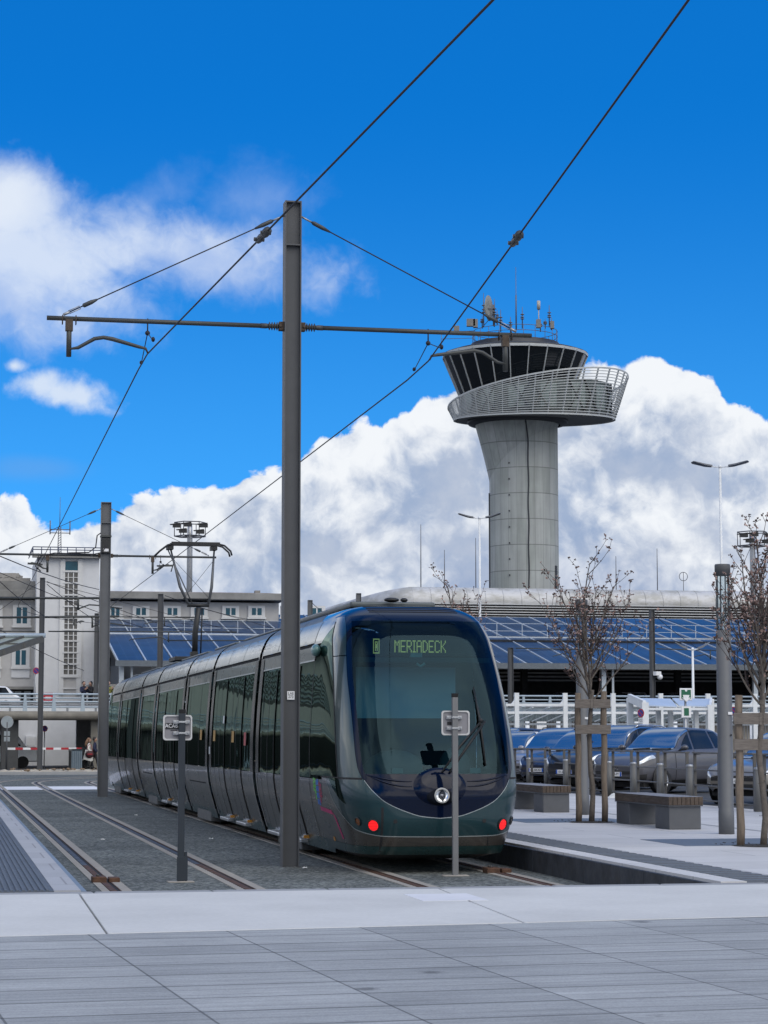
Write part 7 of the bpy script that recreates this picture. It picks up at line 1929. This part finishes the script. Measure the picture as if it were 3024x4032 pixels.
mb = MB(); mb.cyl((u, VSH-7.9, 0), (u, VSH-7.9, z0+.1), .05, n=8); mb.build('post', m_galv, t)
u2, z2 = P2(2703, 2803, VSH-8); mb = MB(); mb.box(u2-.2, u2+.2, VSH-8, VSH-7.95, z2-.22, z2+.22); sp2 = mb.build('lower_panel', m_white, t); mb = MB(); mb.box(u2-.1, u2+.1, VSH-8.01, VSH-8.002, z2-.15, z2+.15); mb.build('dark_symbol', m_green, sp2)
# parking plate
u, z = P2(2133, 2838, 110); t = thing('parking_plate', 'small blue parking sign with a white P on the beige wall', 'sign', (u, 110, 0))
mb = MB(); mb.box(u-.26, u+.26, 110, 110.03, z-.02, z+.45); a = mb.build('blue_panel', m_blue, t); mb = MB(); mb.box(u-.26, u+.26, 110, 110.03, z-.42, z-.04); mb.build('white_panel', m_white, t)
mb = MB(); mb.cyl((u, 110.06, 0), (u, 110.06, z+.3), .03, n=8); mb.build('post', m_galv, t)
text_obj('lettering', 'P', .42, m_white, a, (u, 109.99, z+.22), (pi/2, 0, 0), extrude=.001).location = (0, -.01, z+.22)
# mirror-like sign stack at the left edge (back of a disc and two plates)
q = T(atz(25, 3032, 0)); t = thing('sign_post', 'round sign back with two small plates on a post at the left edge', 'sign post', (q.x, q.y, 0))
zt_ = z_at(q.x, q.y, 2843); r = 17/F*W(q.x, q.y).y
mb = MB(); mb.cyl((0, .04, 0), (0, .04, zt_), .05, n=10); mb.build('post', m_pole, t, off=(0, 0, 0))
mb = MB(); mb.cyl((0, 0, zt_), (0, .02, zt_), r*1.35, n=30); d = mb.build('disc_back', mat('silver_sign_back', (.36, .40, .41), .35, metal=.6), t, off=(0, 0, 0))
mb = MB(); mb.lathe([(r*1.35, -.01), (r*1.42, -.015), (r*1.42, .03), (r*1.35, .03)], 30, (0, 0, zt_), axis='Y'); mb.build('rim', m_galv, d, off=(0, 0, 0))
for dz in (.62, .92): mb = MB(); mb.box(-.16, .16, 0, .02, zt_-dz-.12, zt_-dz+.12); mb.build('plate_back', mat('silver_sign_back', (.36, .40, .41), .35, metal=.6), t, off=(0, 0, 0), bevel=.01)
# barrier arm with red and white bands, bollard, utility box
a = P2(30, 2948, VD-1); b = P2(330, 2945, VD-1)
t = thing('barrier_arm', 'red and white barrier arm across the underpass road', 'barrier', (a[0], VD-1, 0))
for k in range(10):
    mb = MB(); mb.box(lerp(a[0], b[0], k/10), lerp(a[0], b[0], (k+1)/10), VD-1.05, VD-.95, a[1]-.06, a[1]+.06); mb.build('band', m_red if k % 2 else m_white, t)
mb = MB(); mb.box(b[0]-.1, b[0]+.2, VD-1.2, VD-.8, 0, a[1]+.1); mb.build('post', m_dk, t)
q = T(atz(275, 3030, .05)); mb = MB(); mb.lathe([(0, 0), (.075, 0), (.075, 1.0), (.085, 1.0), (.085, 1.14), (0, 1.14)], 14, (q.x, q.y, 0)); o = mb.build('bollard', [m_boll], off=(q.x, q.y, 0)); tag(o, 'grey bollard standing left of the woman in the white coat', 'bollard')
u, z = P2(299, 2985, VD-2); t = thing('litter_bin', 'blue grey slatted bin by the underpass wall', 'litter bin', (u, VD-2, 0)); mb = MB(); mb.box(u-.32, u+.32, VD-2.3, VD-1.7, 0, 1.05); mb.build('body', mat('blue_grey_bin', (.10, .14, .17), .6, var=.1), t, bevel=.03)
for k in range(6): mb = MB(); mb.box(u-.3+k*.11, u-.25+k*.11, VD-2.32, VD-2.3, .08, .98); mb.build('slat', mat('bin_slat', (.16, .20, .23), .6), t)
mb = MB(); mb.box(u-.34, u+.34, VD-2.34, VD-1.66, 1.05, 1.12); mb.build('lid', m_dk, t, bevel=.02)
u, z = P2(121, 2920, VD+14.8); t = thing('meter_box', 'white utility box on the underpass back wall', 'utility box', (u, VD+14.8, z-.3)); mb = MB(); mb.box(u-.32, u+.32, VD+14.7, VD+15, z-.35, z+.35); bx_ = mb.build('box', m_bwall, t, bevel=.03); mb = MB(); mb.box(u-.24, u+.24, VD+14.68, VD+14.7, z-.25, z+.25); mb.build('door', m_frame, bx_)
# white van half seen in the underpass and a white car on the raised road
u, z = P2(60, 2960, VD+5)
t = thing('white_van', 'white van half hidden behind the dark underpass column', 'van', (u-1.0, VD+5, 0)); 
mb = MB(); mb.prism([(-2.6, .35), (-2.6, 2.0), (-2.3, 2.15), (.9, 2.15), (1.55, 1.25), (2.2, 1.05), (2.3, .35)], 'Y', -.95, .95); mb.build('body', m_wpost, t, off=(0, 0, 0), bevel=.12, seg=3)
mb = MB(); mb.prism([(.75, 2.05), (1.5, 1.25), (1.53, 1.27), (.80, 2.09)], 'Y', -.8, .8); mb.prism([(-.1, 1.25), (-.1, 1.9), (.72, 1.9), (1.3, 1.25)], 'Y', -.96, .96); mb.build('glazing', m_cglass, t, off=(0, 0, 0))
for x in (-1.6, 1.4):
    for s in (-1, 1): mb = MB(); mb.cyl((x, s*.75, .34), (x, s*.97, .34), .34, n=18); mb.build('wheel', m_tyre, t, off=(0, 0, 0))
u, _ = P2(-70, 2760, VD+4); far_car(u, VD+4, zdk1, 'white car on the raised road at the left edge', ('white_car_paint', (.7, .7, .7)), pi)['group'] = 'cars on the raised road'
# red framed notice on the raised road
u, z = P2(190, 2745, VD+6); t = thing('red_notice', 'red and white notice board behind the railing of the raised road', 'notice', (u, VD+6, zdk1)); mb = MB(); mb.box(u-.27, u+.27, VD+6, VD+6.05, z-.25, z+.25); a = mb.build('board', m_red, t); mb = MB(); mb.box(u-.17, u+.17, VD+5.98, VD+6.0, z-.12, z+.02); mb.build('white_field', m_white, a)
mb = MB(); mb.tube([(u, VD+6.08, zdk1-.02), (u, VD+6.08, z)], .03, 6); mb.build('post', m_galv, t)
# glass platform canopy at the far left
pc = thing('platform_canopy', 'grey tube framed glass canopy jutting in from the left edge', 'canopy', (-10, 70, 0))
c0 = P2(-500, 2502, 78); c1 = P2(180, 2502, 78)
mb = MB(); mb.tube([(c0[0], 78, c0[1]), (c1[0], 78, c1[1])], .08, 10); mb.build('edge_tube', m_lrail, pc)
e0 = P2(-500, 2790, 74); e1 = P2(-20, 2605, 74)
mb = MB()
for k in range(10):
    t_ = k/9; a = Vector((lerp(c0[0], c1[0]-.1, t_), 78, c0[1]-.06)); b = Vector((a.x-3.6, 74.0, c0[1]-1.45)); mb.bar(a, b, .08, .22)
for k in range(1, 6):
    t_ = k/5; a = Vector((c0[0], lerp(78, 74, t_), lerp(c0[1]-.06, c0[1]-1.45, t_))); mb.bar(a, a+Vector((c1[0]-c0[0]-3.6*t_, 0, 0)), .08, .16)
mb.build('lattice', mat('canopy_steel', (.085, .085, .08), .5, metal=.2), pc)
mb = MB(); z_ = c0[1]; mb.quad((c0[0], 78, z_-.02), (c1[0]-.1, 78, z_-.02), (c1[0]-3.7, 74, z_-1.40), (c0[0]-3.6, 74, z_-1.40)); mb.build('glass_sheet', mat('milky_green_glass', (.26, .29, .26), .3, var=.2, scale=.8), pc, fixn=False)
for u in (c0[0]+2.0,): mb = MB(); mb.tube([(u, 76.5, 0), (u, 76.5, z_-.5)], .09, 10); mb.build('post', m_lrail, pc)
# ---- people
m_skin = mat('skin', (.42, .25, .18), .55, var=.05); m_hair = mat('light_brown_hair', (.20, .11, .06), .5, var=.25, scale=30); m_dkhair = mat('dark_hair', (.02, .015, .012), .5)
m_coat = mat('white_coat_cloth', (.72, .70, .64), .85, var=.08, scale=12); m_blackc = mat('black_cloth', (.018, .018, .022), .85, var=.2, scale=12); m_navyc = mat('navy_cloth', (.02, .025, .06), .85, var=.2, scale=12)
m_redc = mat('red_suitcase', (.32, .012, .02), .45, var=.1)
def body_mesh(name, mt, joints, edges, radii, par, sub=2):
    me = bpy.data.meshes.new(name); me.from_pydata(joints, edges, []); o = bpy.data.objects.new(name, me); COL.objects.link(o); o.parent = par
    me.materials.append(mt); md = o.modifiers.new('skin', 'SKIN'); md.use_smooth_shade = True
    me.skin_vertices.new() if not me.skin_vertices else None
    for i, r in enumerate(radii):
        sv = me.skin_vertices[0].data[i]; sv.radius = r if isinstance(r, tuple) else (r, r); sv.use_root = i == 0
    s = o.modifiers.new('sub', 'SUBSURF'); s.levels = sub; s.render_levels = sub
    return o
def person(world_uv, z, rot, H, label, top, legs, hair, stride=.22, arms='walk', long_hair=False, coat=None):
    t = thing('person', label, 'person', (world_uv[0], world_uv[1], z), rot)
    k = H/1.75
    J = [(0, 0, .95), (0, 0, 1.15), (0, .02, 1.38), (0, .03, 1.50), (0, .0, 1.58),                       # pelvis, waist, chest, neck
         (-.18, .0, 1.42), (-.24, .06, 1.15), (-.21, -.12, .92), (.18, .0, 1.42), (.24, -.04, 1.15), (.22, -.20, .98),
         (-.09, 0, .90), (-.10, -stride*.6, .50), (-.10, -stride, .08), (-.10, -stride-.14, .03), (.09, 0, .90), (.10, stride*.5, .50), (.10, stride, .10), (.10, stride-.13, .03)]
    if arms == 'phone': J[9] = (.25, -.10, 1.15); J[10] = (.10, -.26, 1.36); J[6] = (-.25, -.08, 1.16); J[7] = (-.08, -.25, 1.30)
    J = [(x*k, y*k, z_*k) for x, y, z_ in J]
    E_ = [(0, 1), (1, 2), (2, 3), (3, 4), (2, 5), (5, 6), (6, 7), (2, 8), (8, 9), (9, 10), (0, 11), (11, 12), (12, 13), (13, 14), (0, 15), (15, 16), (16, 17), (17, 18)]
    R = [(.155, .12), (.14, .11), (.17, .12), (.06, .06), (.055, .055), .075, .052, .038, .075, .052, .038, .10, .065, .045, .04, .10, .065, .045, .04]
    R = [tuple(q*k for q in (r if isinstance(r, tuple) else (r, r))) for r in R]
    b = body_mesh('body', legs, J, E_, R, t)
    # clothes over trunk and arms
    body_mesh('jacket', top, [J[0], J[1], J[2], J[5], J[6], tuple(lerp(J[6][i], J[7][i], .85) for i in range(3)), J[8], J[9], tuple(lerp(J[9][i], J[10][i], .85) for i in range(3))], [(0, 1), (1, 2), (2, 3), (3, 4), (4, 5), (2, 6), (6, 7), (7, 8)], [(.17*k, .135*k), (.155*k, .125*k), (.185*k, .135*k), .088*k, .064*k, .05*k, .088*k, .064*k, .05*k], t)
    mb = MB(); mb.ball((0, -.02*k, 1.655*k), .105*k, 14, 10, (.82, .98, 1.18)); mb.ball((0, -.122*k, 1.645*k), .02*k, 6, 4, (.8, 1, 1.2)); mb.cyl((0, 0, 1.50*k), (0, -.01*k, 1.60*k), .052*k, n=10)
    for s in (-1, 1): mb.ball((s*.088*k, .0, 1.65*k), .024*k, 6, 5, (.5, 1, 1.4))
    hd = mb.build('head', m_skin, t, off=(0, 0, 0))
    mb = MB()
    for s in (-1, 1): mb.ball((s*.034*k, -.112*k, 1.672*k), .010*k, 6, 4)
    mb.build('eyes', m_ink, hd, off=(0, 0, 0)); mb = MB(); mb.box(-.025*k, .025*k, -.118*k, -.110*k, 1.598*k, 1.606*k); mb.build('mouth', mat('lips', (.30, .10, .09), .5), hd, off=(0, 0, 0))
    mb = MB(); mb.ball((0, .022*k, 1.69*k), .112*k, 14, 10, (.90, .98, 1.08))
    if long_hair: mb.tube([(0, .07*k, 1.68*k), (0, .13*k, 1.55*k), (0, .17*k, 1.40*k), (0, .20*k, 1.28*k)], [.08*k, .085*k, .075*k, .03*k], 10)
    mb.build('hair', hair, hd, off=(0, 0, 0))
    for idx, nm in ((7, 6), (10, 9)):                   # hands with five curled fingers
        w_ = Vector(J[idx]); d = (w_-Vector(J[nm])).normalized(); sx_ = d.cross(Vector((0, 1, 0))).normalized(); up = sx_.cross(d)
        mb = MB(); mb.ball(w_+d*.04, .042*k, 8, 6, (.8, .8, 1.0))
        for f in range(4):
            p = w_+d*.07+sx_*(f-1.5)*.018; mb.tube([p, p+d*.035, p+d*.055+up*.02, p+d*.05+up*.045], [.010, .009, .008, .006], 6)
        p = w_+d*.03+sx_*.04; mb.tube([p, p+d*.03+sx_*.02, p+d*.055+sx_*.015+up*.02], [.012, .010, .008], 6)
        mb.build('hand', m_skin, t, off=(0, 0, 0))
    for i_ in (14, 18): mb = MB(); p = Vector(J[i_]); mb.ball((p.x, p.y+.04*k, .045*k), .05*k, 10, 6, (.9, 2.4, .9)); mb.build('shoe', m_dk, t, off=(0, 0, 0))
    if coat:
        mb = MB()
        def cf(a, b):
            an = radians(lerp(-160, 160, a))+pi/2; f = b; r_ = lerp(.19, .30, f); return Vector((r_*.95*cos(an)*k, (r_*1.0*sin(an)+.10*f*f*(1 if sin(an) > 0 else .3))*k, lerp(1.10, .48+.05*sin(an*3), f)*k))
        mb.grid(cf, 28, 8); mb.build('coat_skirt', coat, t, off=(0, 0, 0), fixn=False, solid=.012)
    return t, J, k
qw = T(atz(349, 3028, .02)); FACE = radians(90)            # walking to the right of the picture
pw_, Jw, kw = person((qw.x, qw.y), .02, FACE, 1.66, 'woman in a long white coat with long light brown hair walking with luggage', m_coat, m_blackc, m_hair, .26, 'walk', True, m_coat)
# suitcase she pulls, bag on her arm
t = thing('suitcase', 'red wheeled suitcase pulled by the woman in the white coat', 'suitcase', (qw.x-.62, qw.y, .02), radians(90)); 
mb = MB(); mb.box(-.20, .20, -.12, .14, .08, .62)
for i_ in range(len(mb.v)): mb.v[i_] = Matrix.Rotation(radians(-32), 3, 'X')@mb.v[i_]
cs = mb.build('shell', m_redc, t, off=(0, 0, 0), bevel=.05, seg=3)
mb = MB(); mb.tube([(-.10, .05, .56), (-.10, -.30, .92), (.10, -.30, .92), (.10, .05, .56)], .012, 6); mb.build('handle', m_dk, t, off=(0, 0, 0))
for s in (-1, 1): mb = MB(); mb.cyl((s*.14, .12, .05), (s*.19, .12, .05), .05, n=12); mb.build('wheel', m_dk, t, off=(0, 0, 0))
t = thing('shoulder_bag', 'dark red and black bag hanging at the side of the woman in the white coat', 'bag', (qw.x+.02, qw.y-.30, .02), radians(90)); mb = MB(); mb.ball((0, 0, .80), .24, 12, 8, (.45, 1.0, .85)); bg_ = mb.build('pouch', mat('dark_maroon_bag', (.06, .015, .018), .6, var=.4, scale=9), t, off=(0, 0, 0)); mb = MB(); mb.tube([(0, .18, .9), (.02, .10, 1.25), (.05, .0, 1.38), (.02, -.10, 1.25), (0, -.18, .9)], .012, 6); mb.build('strap', m_redc, bg_, off=(0, 0, 0)); mb = MB(); mb.box(-.13, -.10, -.14, .12, .78, .84); mb.build('red_band', m_redc, bg_, off=(0, 0, 0))
qd = T(atz(372, 3028, .02)); person((qd.x, qd.y), .02, FACE, 1.70, 'person in dark clothes walking just ahead of the woman, half hidden by the pole', m_navyc, m_blackc, m_dkhair, .2)
def on_road(px, head_py, label, top, rot, arms='phone', dv=2.0, hair=m_dkhair):
    u, z = P2(px, head_py, VD+dv+.9); H = 1.72; zf = z-H; zf = min(zf, zdk1+.25); person((u, VD+dv+.9), zdk1+.0 if abs(zf-zdk1) < .5 else zf, rot, H, label, top, m_blackc, hair, .06, arms)
on_road(330, 2714, 'man in a dark blue top with a hand to his face on the raised road', m_navyc, radians(25), dv=3.2)
on_road(357, 2715, 'man in a black suit with bowed head on the raised road', m_blackc, radians(-60), dv=3.2)
on_road(427, 2700, 'person in black with a yellow vest edge behind the far end of the tram', mat('dark_yellow_vest', (.20, .20, .03), .7, var=.6, scale=4), radians(40), dv=2.4)
# beige kiosk behind them
u0_, z1_ = P2(356, 2698, VD+7); u1_, z0_ = P2(400, 2800, VD+7); t = thing('kiosk', 'small beige kiosk with a flat roof on the raised road behind the two men', 'kiosk', (u0_, VD+7, zdk1)); mb = MB(); mb.box(u0_+.1, u1_+1.2, VD+7, VD+9, zdk1, z1_-.2); mb.build('wall', m_wallst, t); mb = MB(); mb.box(u0_-.1, u1_+1.4, VD+6.7, VD+9.2, z1_-.2, z1_+.05); mb.build('roof', m_corn, t, bevel=.02)
# white paper scraps and dark scuffs on the track bed
rnd = random.Random(12); sc_n = ['nearest the plaza', 'beside the left sign post', 'between rail and tram', 'by the main pole foot']
for i, (px, py) in enumerate(((1200, 3417), (536, 3209), (405, 3305), (830, 3302))):
    q = T(atz(px, py, .01)); mb = MB(); mb.grid(lambda a, b: (q.x+(a-.5)*.07, q.y+(b-.5)*.09, .01+.02*sin(a*5+i)*sin(b*4)), 3, 3, smooth=False)
    tag(mb.build('paper_scrap', m_paper, off=(q.x, q.y, 0), fixn=False), 'small white paper scrap on the track bed %s' % sc_n[i], 'litter', 'paper scraps on the track bed')
